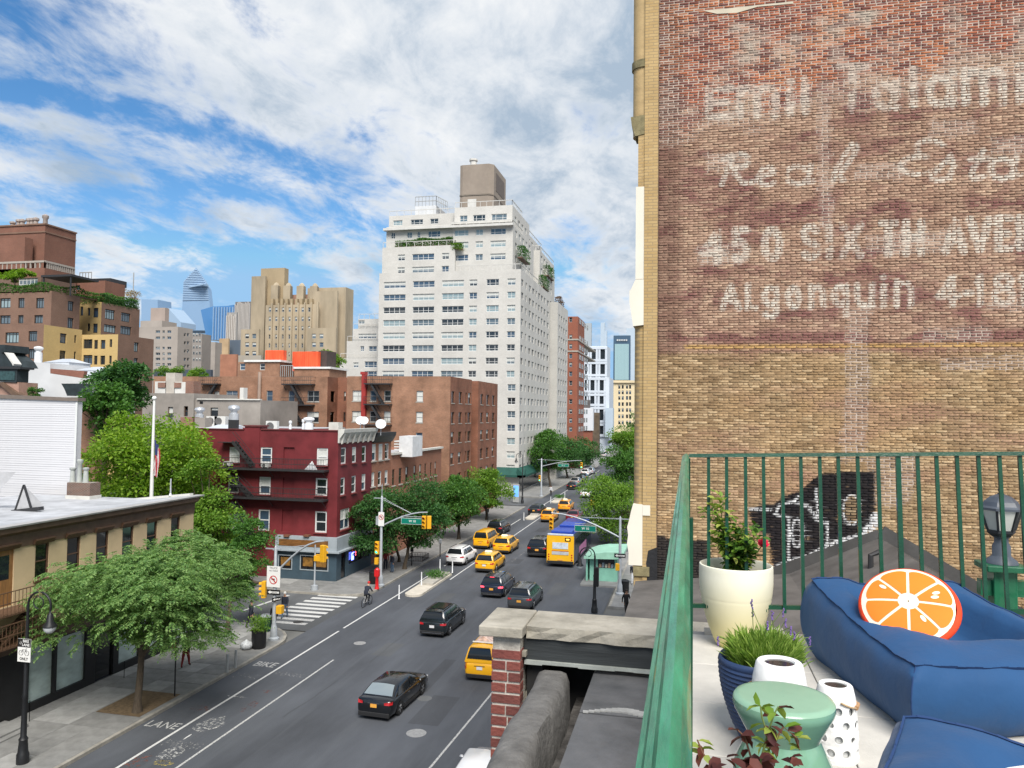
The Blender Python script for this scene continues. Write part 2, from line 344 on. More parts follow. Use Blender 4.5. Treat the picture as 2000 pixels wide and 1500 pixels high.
def near_skip(x, y):
 if PIT[0]-.2 < x < PIT[1] and PIT[2] < y < PIT[3]: return True
 dx, dy = x-(KX-3.78), y-(SIDE0-3.78)
 return dx > 0 and dy > 0 and math.hypot(dx+.5, dy+.5) > 3.4
slabs(pav_n, [-31.0, -29.4, -27.4, -26.2, -24.7], list(np.arange(22.6, 46.8, 1.5)), near_skip)
slabs(pav_f, [-29.0, -27.4, -26.1, -24.7], list(np.arange(59.4, 90, 1.5)))
slabs(pav_f, list(np.arange(-45, -28.5, 1.6)), [57.0, 58.6, 60.4])
def pit(x0, x1, y0, y1, z=.16):
 mb = MB(); mb.quad((x0, y0, z), (x1, y0, z), (x1, y1, z), (x0, y1, z)); o = mb.build('tree_pit_soil', M('soil', (.13, .09, .05), .95, .35, 5, bump=.5, bscale=14)); o['kind'] = 'structure'; return o
pit(*PIT)
# markings
def stripe(pts, w, mat, z=.006, name='lane_line', parent=road):
 mb = strokes_mesh([pts], w, z); mb.build(name, mat, parent)
stripe([(-22.46, 18), (-22.46, 47.5)], .13, WPAINT); stripe([(-22.46, 48.2), (-22.46, 66)], .13, WPAINT)
stripe([(-22.46, 70), (-22.46, 78)], .13, WPAINT); stripe([(-22.46, 88), (-22.46, 104)], .13, WPAINT); stripe([(-22.46, 116), (-22.46, 200)], .13, WPAINT)
stripe([(-20.15, 16), (-20.15, 42)], .11, WPAINT_OLD); stripe([(-20.15, 64.5), (-20.15, 110)], .12, WPAINT)
for k in range(3): stripe([(-22.3, 72.5+8*k), (-20.3, 72.5+8*k)], .12, WPAINT_OLD)
stripe([(-10.6, 22), (-10.0, 36), (-9.7, 44)], .10, WPAINT_OLD)
stripe([(-16.8, 74), (-16.6, 84)], .10, WPAINT_GHOST)
for i in range(9):
 y = 48.2+i*.98
 mb = MB(); x0 = -29.2+.10*i; mb.quad((x0, y, .004), (-25.3+.02*i, y, .004), (-25.3+.02*i, y+.48, .004), (x0, y+.48, .004))
 mb.build('crossing_stripe', WPAINT if i > 1 else WPAINT_OLD, side_st)
stripe([(-31.4, 50.5), (-30.6, 55.6)], .28, WPAINT, .004, 'stop_line', side_st)
def road_text(s, x, y, size, mat, sx=.75, rot=0, bold=.012):
 o = lettering(s, size, mat, road, (x-wpos(road)[0], y-wpos(road)[1], .007), (0, 0, rot), bold, sx, 'road_lettering')
road_text('BIKE', -23.5, 40.2, 1.1, WPAINT_OLD, .62)
road_text('LANE', -23.5, 38.2, .95, WPAINT_GHOST, .62); road_text('LANE', -23.5, 31.4, .95, WPAINT_OLD, .72, 0, .004)
road_text('PARKING', -21.3, 29.8, .85, WPAINT_GHOST, .5); road_text('PARKING', -21.3, 39.0, .8, WPAINT_GHOST, .55)
def splotch(x, y, w, l, mat, ang=0):
 me_ = MB(); n = 14; pts = []
 for i in range(n):
  a = 2*math.pi*i/n; r = random.uniform(.65, 1.0); px_, py_ = w*r*math.cos(a), l*r*math.sin(a)
  pts.append((x+px_*math.cos(ang)-py_*math.sin(ang), y+px_*math.sin(ang)+py_*math.cos(ang), .005))
 me_.add(pts, [tuple(range(n))]); me_.build('road_stain', mat, road)
splotch(-21.5, 32.0, .75, 1.1, CHALK); splotch(-21.2, 29.0, .6, .9, CHALK); splotch(-22.1, 28.0, .5, .8, RUSTP); splotch(-21.0, 28.1, .55, .3, YELP); splotch(-20.9, 34.4, .3, .9, RUSTP); splotch(-23.0, 33.6, .8, .35, RUSTP)
splotch(-21.6, 30.6, .05, .4, WPAINT); splotch(-22.2, 35.4, .6, .15, CHALK); splotch(-21.2, 36.4, .35, .25, RUSTP)
def manhole(x, y, r, mat, parent=road, z=.008):
 mb = MB(); mb.lathe([(r, -.02), (r, z), (r*.93, z+.004), (r*.86, z), (r*.5, z+.001), (r*.3, z+.004), (0.001, z+.004)], 20, (x, y, 0)); mb.build('manhole_cover', mat, parent, 30)
IRON_L = M('iron_worn', (.30, .30, .30), .5, .25, 8, metal=.2); IRON_D = M('iron_dark', (.05, .05, .05), .6, .3, 8, metal=.3)
manhole(-11.95, 33.5, .46, IRON_L); manhole(-20.03, 45.4, .38, IRON_L); manhole(-15.9, 51.5, .35, M('asphalt_patch', (.15, .15, .15), .8, .2, 6)); manhole(-26.1, 48.8, .36, IRON_D, side_st); manhole(-13.0, 37.6, .38, ASPH_OLD)
rq = random.Random(6)
for i in range(16):
 x = rq.uniform(-19.5, -8); y = rq.uniform(27, 110); w = rq.uniform(.5, 1.6); l = rq.uniform(1.2, 6); m = MB(); m.quad((x, y, .003), (x+w, y+.03, .003), (x+w-.02, y+l, .003), (x+.03, y+l, .003)); m.build('asphalt_patch', (ASPH_P1, ASPH_P2)[i % 2], road)
for i in range(9):
 x = rq.uniform(-19, -8); y = rq.uniform(26, 70); P = [(x, y)]
 for k in range(7): P.append((P[-1][0]+rq.uniform(-.12, .12), P[-1][1]+rq.uniform(.5, 1.3)))
 stripe(P, .025, IRON_D, .004, 'crack_seal')
# building kit
GL = [GLASS('glass_dark', (.018, .024, .03)), GLASS('glass_blue', (.05, .085, .13)), GLASS('glass_mid', (.10, .14, .17)), GLASS('glass_pale', (.24, .32, .34), .12)]
GLB = GLASS('glass_black', (.008, .009, .011))
BLIND = M('blind', (.55, .56, .53), .7, .1, 4); FRW = M('frame_white', (.62, .63, .62), .5, .06, 4); FRD = M('frame_dark', (.03, .03, .032), .5, .1, 4); FRB = M('frame_brown', (.11, .06, .035), .55, .2, 4); FRG = M('frame_grey', (.33, .34, .34), .5, .1, 4)
_wc = {}
def win_mesh(w, h, fr, gl, vm=(), hm=(.5,), fw=.07, blind=0.0, sill=None):
 key = (round(w, 2), round(h, 2), fr.name, gl.name, tuple(vm), tuple(hm), fw, round(blind, 2), sill and sill.name)
 if key in _wc: return _wc[key]
 mb = MB(); ft = .05
 xs = [0]+[v*w for v in vm]+[w]; zs = [0]+[v*h for v in hm]+[h]
 bars = [(0, fw)]+[(v*w-fw*.4, v*w+fw*.4) for v in vm]+[(w-fw, w)]
 for a, b in bars: mb.box(a, b, -ft, .03, 0, h, 0)
 hb = [(0, fw)]+[(v*h-fw*.35, v*h+fw*.35) for v in hm]+[(h-fw, h)]
 for (a, b) in zip(bars[:-1], bars[1:]):
  for c, d in hb: mb.box(a[1]+.001, b[0]-.001, -ft+.006, .028, c, d, 0)
  zb = h*(1-blind)
  if blind > 0: mb.quad((a[1], 0, zb), (b[0], 0, zb), (b[0], 0, h), (a[1], 0, h), 2)
  if blind < 1: mb.quad((a[1], 0, 0), (b[0], 0, 0), (b[0], 0, zb), (a[1], 0, zb), 1)
 if sill: mb.box(-.08, w+.08, -.2, .02, -.1, -.001, 3)
 me = mb.mesh('window', [fr, gl, BLIND]+([sill] if sill else [])); _wc[key] = me; return me
_pc = {}
def pane_mesh(w, h, gl):
 k = (round(w, 2), round(h, 2), gl.name)
 if k not in _pc:
  mb = MB(); mb.quad((0, 0, 0), (w, 0, 0), (w, 0, h), (0, 0, h)); _pc[k] = mb.mesh('pane', gl)
 return _pc[k]
def face(mb, ax, plane, u0, u1, v0, v1, holes=(), depth=.2, mi=0, sgn=1):
 P = (lambda u, v, d: (u, plane+d, v)) if ax == 'S' else (lambda u, v, d: (plane-d, u, v))
 hs = [h for h in holes if h[2] > u0 and h[0] < u1 and h[3] > v0 and h[1] < v1]
 us = sorted({round(x, 4) for x in [u0, u1]+[c for h in hs for c in (h[0], h[2])] if u0-1e-6 <= x <= u1+1e-6})
 vs_ = sorted({round(x, 4) for x in [v0, v1]+[c for h in hs for c in (h[1], h[3])] if v0-1e-6 <= x <= v1+1e-6})
 for j in range(len(vs_)-1):
  run = None; cv = (vs_[j]+vs_[j+1])/2
  for i in range(len(us)-1):
   cu = (us[i]+us[i+1])/2; inside = any(h[0] < cu < h[2] and h[1] < cv < h[3] for h in hs)
   if not inside and run is None: run = us[i]
   if inside and run is not None: mb.quad(P(run, vs_[j], 0), P(us[i], vs_[j], 0), P(us[i], vs_[j+1], 0), P(run, vs_[j+1], 0), mi); run = None
  if run is not None: mb.quad(P(run, vs_[j], 0), P(us[-1], vs_[j], 0), P(us[-1], vs_[j+1], 0), P(run, vs_[j+1], 0), mi)
 for a, c, b, d in hs:
  mb.quad(P(a, c, 0), P(b, c, 0), P(b, c, depth), P(a, c, depth), mi); mb.quad(P(a, d, 0), P(b, d, 0), P(b, d, depth), P(a, d, depth), mi)
  mb.quad(P(a, c, 0), P(a, d, 0), P(a, d, depth), P(a, c, depth), mi); mb.quad(P(b, c, 0), P(b, d, 0), P(b, d, depth), P(b, c, depth), mi)
def block(root, x0, x1, y0, y1, z0, z1, mat, south=(), east=(), depth=.2, name='wall', roof=None, para=.0, emat=None, cop=None):
 mb = MB(); mats = [mat, roof or ROOF, emat or mat]
 face(mb, 'S', y0, x0, x1, z0, z1, south, depth); face(mb, 'E', x1, y0, y1, z0, z1, east, depth, 2 if emat else 0)
 mb.quad((x0, y0, z0), (x0, y1, z0), (x0, y1, z1), (x0, y0, z1)); mb.quad((x0, y1, z0), (x1, y1, z0), (x1, y1, z1), (x0, y1, z1))
 if para:
  t = .25; mb.quad((x0+t, y0+t, z1-para), (x1-t, y0+t, z1-para), (x1-t, y1-t, z1-para), (x0+t, y1-t, z1-para), 1)
  for a, b, c, d in (((x0, y0), (x1, y0), (x1-t, y0+t), (x0+t, y0+t)), ((x1, y0), (x1, y1), (x1-t, y1-t), (x1-t, y0+t)), ((x1, y1), (x0, y1), (x0+t, y1-t), (x1-t, y1-t)), ((x0, y1), (x0, y0), (x0+t, y0+t), (x0+t, y1-t))):
   mb.quad((*a, z1), (*b, z1), (*c, z1), (*d, z1)); mb.quad((*d, z1), (*c, z1), (*c, z1-para), (*d, z1-para))
 else: mb.quad((x0, y0, z1), (x1, y0, z1), (x1, y1, z1), (x0, y1, z1), 1)
 o = mb.build(name, mats, root)
 if cop:
  c = MB(); e = .06
  c.box(x0-e, x1+e, y0-e, y0+.3, z1+.003, z1+.1); c.box(x1-.3, x1+e, y0+.301, y1+e, z1+.003, z1+.1); c.build('coping', cop, root)
 return o
def wins(root, ax, plane, holes, depth, fr=FRW, gls=GL, vm=(), hm=(.5,), fw=.07, blinds=(0, 0, .3, .5), sill=None, parts=False, rnd=None):
 r0 = wpos(root); rd = rnd or random
 for a, c, b, d in holes:
  gl = rd.choice(gls); bl = rd.choice(blinds); V = vm(b-a) if callable(vm) else vm
  loc = (a, plane+depth, c) if ax == 'S' else (plane-depth, a, c); rz = 0 if ax == 'S' else math.pi/2
  if not parts:
   link('window', win_mesh(b-a, d-c, fr, gl, V, hm, fw, bl, sill), root, np.array(loc)-r0, rz)
  else:
   w, h = b-a, d-c; mb = MB(); ft = .05
   bars = [(0, fw)]+[(v*w-fw*.4, v*w+fw*.4) for v in V]+[(w-fw, w)]
   for p, q in bars: mb.box(p, q, -ft, .03, 0, h)
   hb = [(0, fw)]+[(v*h-fw*.35, v*h+fw*.35) for v in hm]+[(h-fw, h)]
   for p, q in zip(bars[:-1], bars[1:]):
    for e, f in hb: mb.box(p[1]+.001, q[0]-.001, -ft+.006, .028, e, f)
   if sill: mb.box(-.08, w+.08, -.14-depth, .02, -.1, -.001, 1)
   o = link('window', mb.mesh('window_frame', [fr]+([sill] if sill else [])), root, np.array(loc)-r0, rz)
   for i, (p, q) in enumerate(zip(bars[:-1], bars[1:])):
    for j, (e, f) in enumerate(zip(hb[:-1], hb[1:])):
     top = j == len(hb)-2
     link('pane', pane_mesh(q[0]-p[1], f[0]-e[1], BLIND if (bl > .4 and top) or bl > .9 else gl), o, (p[1], 0, e[1]))
CR = dict(c1=(0, 400, 3.75), c2=(260, 480, 3.75), c3=(640, 300, 3.75), c4=(850, 560, 4.1667), c5=(0, 740, 4.0543), c6=(360, 780, 4.2864), c7=(0, 1060, 3.409), c8=(440, 960, 3.75), d1=(820, 860, 4.167), z3=(0, 640, 7.5))
def cz(c, x, y): o = CR[c]; return o[0]+x/o[2], o[1]+y/o[2]
def rS(Y, px0, py0, px1, py1):
 a = gy(px0, py0, Y); b = gy(px1, py1, Y); return (min(a[0], b[0]), min(a[2], b[2]), max(a[0], b[0]), max(a[2], b[2]))
def rSc(Y, c, x0, y0, x1, y1): return rS(Y, *cz(c, x0, y0), *cz(c, x1, y1))
def rE(X, px0, py0, px1, py1):
 ym = (py0+py1)/2; a = gx(px0, ym, X)[1]; b = gx(px1, ym, X)[1]; pm = (px0+px1)/2; return (a, gx(pm, py1, X)[2], b, gx(pm, py0, X)[2])
def rEc(X, c, x0, y0, x1, y1): return rE(X, *cz(c, x0, y0), *cz(c, x1, y1))
def gridS(Y, cols, rows, pxr, pyr):
 X_ = [(gy(a, pyr, Y)[0], gy(b, pyr, Y)[0]) for a, b in cols]; Z_ = [(gy(pxr, b, Y)[2], gy(pxr, a, Y)[2]) for a, b in rows]
 return [(x0, z0, x1, z1) for z0, z1 in Z_ for x0, x1 in X_]
def zS(Y, px, py): return float(gy(px, py, Y)[2])
def xS(Y, px, py): return float(gy(px, py, Y)[0])
ROOF = M('roof_grey', (.22, .22, .22), .9, .25, .6); ROOF_L = M('roof_silver', (.40, .41, .43), .65, .3, .7); ROOF_D = M('roof_tar', (.035, .035, .036), .8, .3, 1)
STONE = M('trim_stone', (.36, .34, .30), .85, .15, 2)
def bld(name, label, x, y, cat='building'): return thing(name, label, cat, (x, y, 0))
def railing(root, pts, h, mat, r=.025, n=None, name='railing', rails=(1.0,)):
 mb = MB()
 for a, b in zip(pts[:-1], pts[1:]):
  a = Vector(a); b = Vector(b); L_ = (b-a).length; k = n or max(1, int(L_/1.2))
  for f in rails: mb.obox(a+Vector((0, 0, h*f)), b+Vector((0, 0, h*f)), r*1.6, r*1.6)
  for i in range(k+1): q = a.lerp(b, i/k); mb.obox(q, q+Vector((0, 0, h)), r, r)
 mb.build(name, mat, root)
def fire_escape(root, x0, x1, y, zs, d=1.0, mat=None, stairs=(), last=None, bars=.16):
 mat = mat or FRD
 for k, z in enumerate(zs):
  a, b = (x0, x1) if not (last and k == len(zs)-1) else last
  p = MB(); p.box(a, b, y-d, y-.02, z-.15, z); 
  q = np.arange(a, b, .12)
  p.build('platform', mat, root)
  m = MB()
  for zz in (z+.45, z+.9): m.obox((a, y-d+.02, zz), (b, y-d+.02, zz), .05, .05); m.obox((a+.02, y-d, zz), (a+.02, y, zz), .035, .035); m.obox((b-.02, y-d, zz), (b-.02, y, zz), .035, .035)
  for x in np.arange(a+.02, b, bars): m.obox((x, y-d+.02, z), (x, y-d+.02, z+.9), .022, .022)
  m.build('balustrade', mat, root)
  br = MB()
  for x in (a+.2, (a+b)/2, b-.2): br.obox((x, y-.03, z-.8), (x, y-d+.1, z-.07), .04, .04)
  br.build('bracket', mat, root)
 for xa, za, xb, zb in stairs:
  m = MB(); 
  for yy in (y-d+.15, y-d+.62): m.obox((xa, yy, za), (xb, yy, zb), .06, .24); m.obox((xa, yy, za+.8), (xb, yy, zb+.8), .03, .03)
  n = max(2, int(abs(za-zb)/.24))
  for i in range(1, n): t = i/n; x = xa+(xb-xa)*t; z = za+(zb-za)*t; m.box(x-.13, x+.13, y-d+.15, y-d+.62, z-.02, z+.02)
  m.build('stair', mat, root)
rw = random.Random(3)
# WHITE APARTMENT TOWER
WHB = BRICK('white_brick', (.60, .585, .55), (.53, .515, .48), (.50, .485, .455), .25, .1, .01, stain=.14, bump=.1)
WX = -30.3; WY = float(gx(1016, 650, WX)[1])
wt = bld('apartment_tower', 'tall white brick apartment tower with stepped terraces and brown rooftop tank house', -45, WY)
xl = xS(WY, 739, 640); zt = zS(WY, 1000, 526); y_end = float(gx(1074, 620, WX)[1])
cols = [(748, 791), (805, 847.5), (862, 905), (915.5, 931), (949, 973.5), (990, 1006)]
rows = [(546.7+25.35*k, 559.2+25.35*k) for k in range(8)]; rows2 = [(546.7+25.35*k+(k-7)*.9, 560+25.35*k+(k-7)*.9) for k in range(8, 15)]
hS = gridS(WY, cols, rows, 900, 640)+gridS(WY, cols[-1:], rows2, 998, 840)
pxe = [1019.5, 1027, 1034.5, 1041, 1047, 1052.5, 1058, 1063.5, 1070]
rowsE = sorted({(round(h[1], 3), round(h[3], 3)) for h in hS})
hE = []
for i, p in enumerate(pxe):
 yc = float(gx(p, 640, WX)[1]); hw = .55 if i in (1, 4) else .95
 hE += [(yc-hw, a, yc+hw, b) for a, b in rowsE]
block(wt, xl, WX, WY, y_end, 0, zt, WHB, hS, hE, .18, para=.9)
vmf = lambda w: (.27, .5, .73) if w > 3.2 else ((.27, .73) if w > 1.9 else (.5,))
wins(wt, 'S', WY, hS, .18, FRW, GL, vmf, (.38,), .09, (0, 0, 0, 0, .5), rnd=rw)
wins(wt, 'E', WX, hE, .18, FRG, GL[:2], (.5,), (.45,), .07, (0, 0, .4), rnd=rw)
TR = M('terrace_trim', (.56, .55, .52), .8, .1, 1)
def tier(px0, px1, pyT, zbase, dy, rows=(), cols=(), ylen=12, para=.5, fr=FRW, east=True, name='tier_wall'):
 Y = WY+dy; a = xS(Y, px0, pyT); b = xS(Y, px1, pyT); z1 = zS(Y, (px0+px1)/2, pyT)
 h = gridS(Y, cols, rows, (px0+px1)/2, pyT+20) if rows else []
 h = [q for q in h if q[1] > zbase+.1]
 he = [(Y+2+3.2*i, q[1], Y+3.6+3.2*i, q[3]) for i in range(int((ylen-2)/3.2)) for q in {(0, s[1], 0, s[3]) for s in h}] if east else []
 block(wt, a, b, Y, Y+ylen, zbase, z1, WHB, h, he, .18, name, para=para)
 wins(wt, 'S', Y, h, .18, fr, GL, vmf, (.38,), .09, (0, 0, .45), rnd=rw); wins(wt, 'E', b, he, .18, fr, GL, (.5,), (.38,), .09, (0, .4), rnd=rw)
 return a, b, Y, z1
zb = zt-.9
t1 = tier(747, 889, 481, zb, 2.2, [(496, 508), (521, 533)], [(777, 791), (805, 848), (863, 877)], 16)
t2 = tier(885, 1002, 441, zb, 2.8, [(447, 459), (471, 483), (496, 508)], [(873+14, 915), (929, 943.5), (958, 988)], 20)
t3 = tier(755, 888, 441, t1[3]-.5, 4.4, [(452, 464)], [(764, 772), (795, 805), (815, 821), (836, 860)], 13)
t4 = tier(760, 890, 419, t3[3]-.5, 6.0, [(428, 438)], [(768, 786), (802, 826), (840, 856)], 11)
t5 = tier(888, 1001, 403, t2[3]-.5, 4.4, [(419, 431)], [(898, 913), (924, 948), (960, 990)], 16)
mb = MB(); Yd = t2[2]; 
for (pa, pb, py, Yq) in ((752, 890, 443, t3[2]), (884, 1004, 443, t2[2]), (884, 1003, 437, t5[2])):
 mb.box(xS(Yq, pa, py), xS(Yq, pb, py), Yq-1.0, Yq-.002, zS(Yq, 900, py+3), zS(Yq, 900, py-1.5))
mb.build('balcony_slab', TR, wt)
TANK = M('tank_house_brick', (.27, .225, .185), .9, .12, .5, bump=.1); Yt = WY+9
a, b = xS(Yt, 896, 330), xS(Yt, 963, 330); zt0, zt1 = t5[3]-.4, zS(Yt, 930, 321); c_ = (b-a)*.12
mb = MB(); mb.prism([(a+c_*.3, Yt+c_*.3), (a+c_, Yt), (b-c_, Yt), (b, Yt+c_), (b, Yt+11), (a+c_*.3, Yt+11)], zt0, zt1); mb.build('tank_house', TANK, wt)
mb = MB(); zq = zS(Yt, 930, 379); mb.prism([(a+c_*.3-.1, Yt+c_*.3), (a+c_-.1, Yt-.12), (b-c_+.1, Yt-.12), (b+.1, Yt+c_), (b+.1, Yt+11), (a, Yt+11)], zq-.25, zq); mb.build('string_course', M('tank_band', (.20, .17, .14), .9), wt)
mb = MB(); mb.box(b+.005, b+.06, Yt+2.4, Yt+9.4, zq+1.2, zt1-1.2); mb.build('louvre', M('louvre', (.14, .115, .10), .8), wt)
mb = MB(); xq = xS(Yt, 922, 387); mb.box(xq-.9, xq+.9, Yt-.06, Yt+.02, zq-3.4, zq-1.0); mb.build('vent_frame', TR, wt)
mb = MB(); xq = xS(Yt, 914, 320); mb.lathe([(.7, 0), (.7, 2.0), (.9, 2.05), (.9, 2.4)], 10, (xq, Yt+4, zt1)); mb.build('roof_vent', TR, wt)
Ym = WY+8; a, b = xS(Ym, 811, 400), xS(Ym, 852, 400); zm = zS(Ym, 830, 402); mb = MB(); mb.box(a, b, Ym, Ym+6, t4[3]-.4, zm); mb.build('machine_room', M('machine_white', (.6, .61, .62), .7, .1, .5), wt)
railing(wt, [(a, Ym, zm), (b, Ym, zm), (b+2, Ym+1, zm-1)], 1.9, FRG, .08, 6, rails=(.5, 1.0))
for t, pa, pb in ((t4, 760, 815), (t5, 880, 1001), (t1, 775, 890), (t2, 890, 1000)):
 railing(wt, [(t[0]+.1, t[2]+.1, t[3]), (t[1]-.1, t[2]+.1, t[3]), (t[1]-.1, t[2]+9, t[3])], 1.0, TR, .07, 9)
railing(wt, [(xS(WY, 890, 530), WY+.15, zt), (WX-.15, WY+.15, zt), (WX-.15, WY+22, zt)], 1.0, TR, .07, 14)
for (pc, pe, py, dy, xo, yl) in ((1012, 1046, 447, 17, -33.5, 20), (1040, 1071, 489, 26, -31.8, 18), (1060, 1080, 525, 30, -30.9, 10)):
 Y = WY+dy; z1 = zS(Y, pc, py)
 if z1 < zb: continue
 h = [(Y+1.2+3.4*i, z1-2.3-2.75*k, Y+2.8+3.4*i, z1-.9-2.75*k) for i in range(int(yl/3.6)) for k in range(3) if z1-2.3-2.75*k > zb+.2]
 block(wt, xo-10, xo, Y, Y+yl, zb, z1, WHB, (), h, .18, 'tier_wall', para=.4); wins(wt, 'E', xo, h, .18, FRW, GL, (.5,), (.38,), .09, rnd=rw)
 railing(wt, [(xo-9, Y+.1, z1), (xo-.1, Y+.1, z1), (xo-.1, Y+yl, z1)], 1.0, TR, .07, 10)
X2 = -28.6; Y2 = float(gx(1089, 650, X2)[1]); Y3 = float(gx(1109, 650, X2)[1]); z2 = float(gx(1090, 590, X2)[2])
h = []
for p in (1092.5, 1097, 1101.5, 1106):
 yc = float(gx(p, 640, X2)[1]); h += [(yc-.8, a, yc+.8, b) for a, b in rowsE if b < z2-.8]
block(wt, -50, X2, Y2, Y3, 0, z2, BRICK('white_brick_grey', (.47, .46, .43), (.42, .41, .38), (.40, .39, .37), .25, .1, .01, stain=.12, bump=.1), (), h, .18, emat=WHB, para=.6); wins(wt, 'E', X2, h, .18, FRG, GL[:2], (.5,), (.45,), .07, (0, 0, .4), rnd=rw)
Yv = WY+4
for px0, pyT in ((690, 620), (682, 640), (673, 665), (664, 700)):
 z1 = zS(Yv, 710, pyT); x0 = xS(Yv, px0, pyT); Yq = Yv+(700-pyT)*.03
 hh = {620: [(700, 626, 712, 634)], 640: [(700, 652, 735, 661)], 665: [(704, 676, 711, 686), (720, 676, 736, 686)], 700: [(690, 708, 700, 718), (712, 706, 736, 718), (712, 725, 736, 735)]}[pyT]
 hq = [rS(Yq, *q) for q in hh]
 block(wt, x0, xl-.02-(700-pyT)*.001, Yq, Yv+14, 0, z1, WHB, hq, (), .18, 'wing_wall', para=.5); wins(wt, 'S', Yq, hq, .18, FRW, GL, vmf, (.38,), .09, rnd=rw)
 railing(wt, [(x0+.1, Yq+.1, z1), (xl-.2, Yq+.1, z1)], 1.0, TR, .06, 6)
AWN = M('awning_green', (.012, .07, .055), .75, .2, 1); mb = MB(); za = 4.6
mb.extr([(WY-1.3, 2.9), (WY-1.3, 3.3), (WY-.01, za), (WY-.01, 2.9)], 'x', -38, WX+1.3); mb.build('awning', AWN, wt)
mb = MB(); mb.extr([(WX+1.3, 2.9), (WX+1.3, 3.3), (WX+.01, za), (WX+.01, 2.9)], 'y', WY-1.3, WY+26); mb.build('awning', AWN, wt)
mb = MB(); mb.box(WX+.003, WX+.06, WY+.5, y_end, .3, 2.8); mb.build('shopfront', GLB, wt)
# BRICK APARTMENT HOUSES
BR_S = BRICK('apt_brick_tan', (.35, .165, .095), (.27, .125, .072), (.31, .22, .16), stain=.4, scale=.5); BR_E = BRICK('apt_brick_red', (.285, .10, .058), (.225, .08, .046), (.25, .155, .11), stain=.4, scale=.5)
AX = -29.1; AY = 92.1
apt = bld('brick_apartment_house', 'six-storey red brick apartment house on the avenue with fire escape and red duct', -36, AY)
za = zS(AY, 880, 735); xl = xS(AY, 678, 740)
hS = gridS(AY, [(688, 709), (722.7, 734.7), (750, 763), (813, 826)], [(763, 784), (803.5, 824.5), (844, 865)], 760, 790)
ya1 = float(gx(921, 800, AX)[1]); ya2 = float(gx(934, 800, AX)[1]); ya3 = float(gx(971.5, 800, AX)[1])
hE = [rE(AX, a, p, b, q) for a, b in ((882, 888), (896.5, 902.5), (909, 912), (914.5, 920)) for p, q in ()]
zr = [(gx(884, b, AX)[2], gx(884, a, AX)[2]) for a, b in ((764, 787), (805, 827), (844, 865.5), (885, 907), (926, 947))]
yE1 = [(float(gx(a, 800, AX)[1]), float(gx(b, 800, AX)[1])) for a, b in ((881.5, 887.5), (896, 902), (909, 911.6), (914, 919.5))]
yE2 = [(float(gx(a, 800, AX)[1]), float(gx(b, 800, AX)[1])) for a, b in ((938.5, 943.5), (950, 955), (961.5, 966))]
h1 = [(a, c, b, d) for a, b in yE1 for c, d in zr]; h2 = [(a, c, b, d) for a, b in yE2 for c, d in zr]
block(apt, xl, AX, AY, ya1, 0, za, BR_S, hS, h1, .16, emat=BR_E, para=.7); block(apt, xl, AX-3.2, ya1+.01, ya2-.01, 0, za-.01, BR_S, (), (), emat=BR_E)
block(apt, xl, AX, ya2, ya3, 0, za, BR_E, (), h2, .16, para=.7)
wins(apt, 'S', AY, hS, .16, FRG, GL[:2], lambda w: (.5,) if w > 1.2 else (), (.5,), .07, (0, 0, .5, 1), STONE, rnd=rw); wins(apt, 'E', AX, h1+h2, .16, FRB, GL[:1], (), (.5,), .06, (0, 0, .4), STONE, rnd=rw)
fx0, fx1 = xS(AY, 716, 760), xS(AY, 767, 760); fz = [zS(AY, 740, p) for p in (749, 789, 829)]
fire_escape(apt, fx0, fx1, AY, fz, .95, FRD, [(xS(AY, 728, 750), fz[0], xS(AY, 752, 789), fz[1]), (xS(AY, 728, 790), fz[1], xS(AY, 752, 829), fz[2])], bars=.3)
mb = MB(); mb.box(xS(AY, 709, 760), xS(AY, 717, 760), AY-.5, AY-.01, fz[2]+.4, za+.2); mb.box(xS(AY, 707, 736), xS(AY, 716, 736), AY-.55, AY+.4, za+.201, za+.55); mb.build('exhaust_duct', M('duct_red', (.30, .03, .025), .55, .15, 2), apt)
apw = bld('brick_apartment_house', 'long tan brick apartment house behind the maroon corner building', -50, 93)
AY2 = 93.0; xa, xb = xS(AY2, 300, 745), xS(AY2, 640, 745); za2 = zS(AY2, 560, 735.5)
hS = gridS(AY2, [(520, 532), (563, 575), (600, 623)], [(763, 784), (803.5, 824.5), (844, 860)], 570, 790)+[rS(AY2, 377, 763, 386, 778), rS(AY2, 418, 764, 428, 780), rS(AY2, 442, 763, 464, 776)]
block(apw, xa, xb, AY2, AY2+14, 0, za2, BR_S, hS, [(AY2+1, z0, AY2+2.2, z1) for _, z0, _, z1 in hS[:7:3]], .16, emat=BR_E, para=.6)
wins(apw, 'S', AY2, hS, .16, FRG, GL[:2], lambda w: (.5,) if w > 1.5 else (), (.5,), .07, (0, 0, .5), STONE, rnd=rw)
hr = gridS(AY2+3, [(643, 648), (671, 675)], [(765, 783), (805, 823)], 655, 790)
block(apw, xb+.01, xl-.03, AY2+3, AY2+14, 0, za2+.05, BR_E, hr, (), .16, para=.6); wins(apw, 'S', AY2+3, hr, .16, FRB, GL[:1], rnd=rw)
for p0, p1 in ((556, 616), (396, 432)):
 fz = [zS(AY2, 580, p) for p in ((750, 790, 830) if p0 > 500 else (750, 790))]
 d = 1 if p0 > 500 else -1; fire_escape(apw, xS(AY2, p0, 760), xS(AY2, p1, 760), AY2, fz, .95, FRD, [(xS(AY2, (p0+p1)/2-14*d, 760), fz[k], xS(AY2, (p0+p1)/2+10*d, 760), fz[k+1]) for k in range(len(fz)-1)], bars=.3)
mb = MB(); mb.tube([(xS(AY2, 508, 800), AY2-.3, 0), (xS(AY2, 508, 800), AY2-.3, za2+.6)], .22, 8); mb.build('flue_pipe', M('flue', (.33, .24, .19), .7, .15, 1), apw)
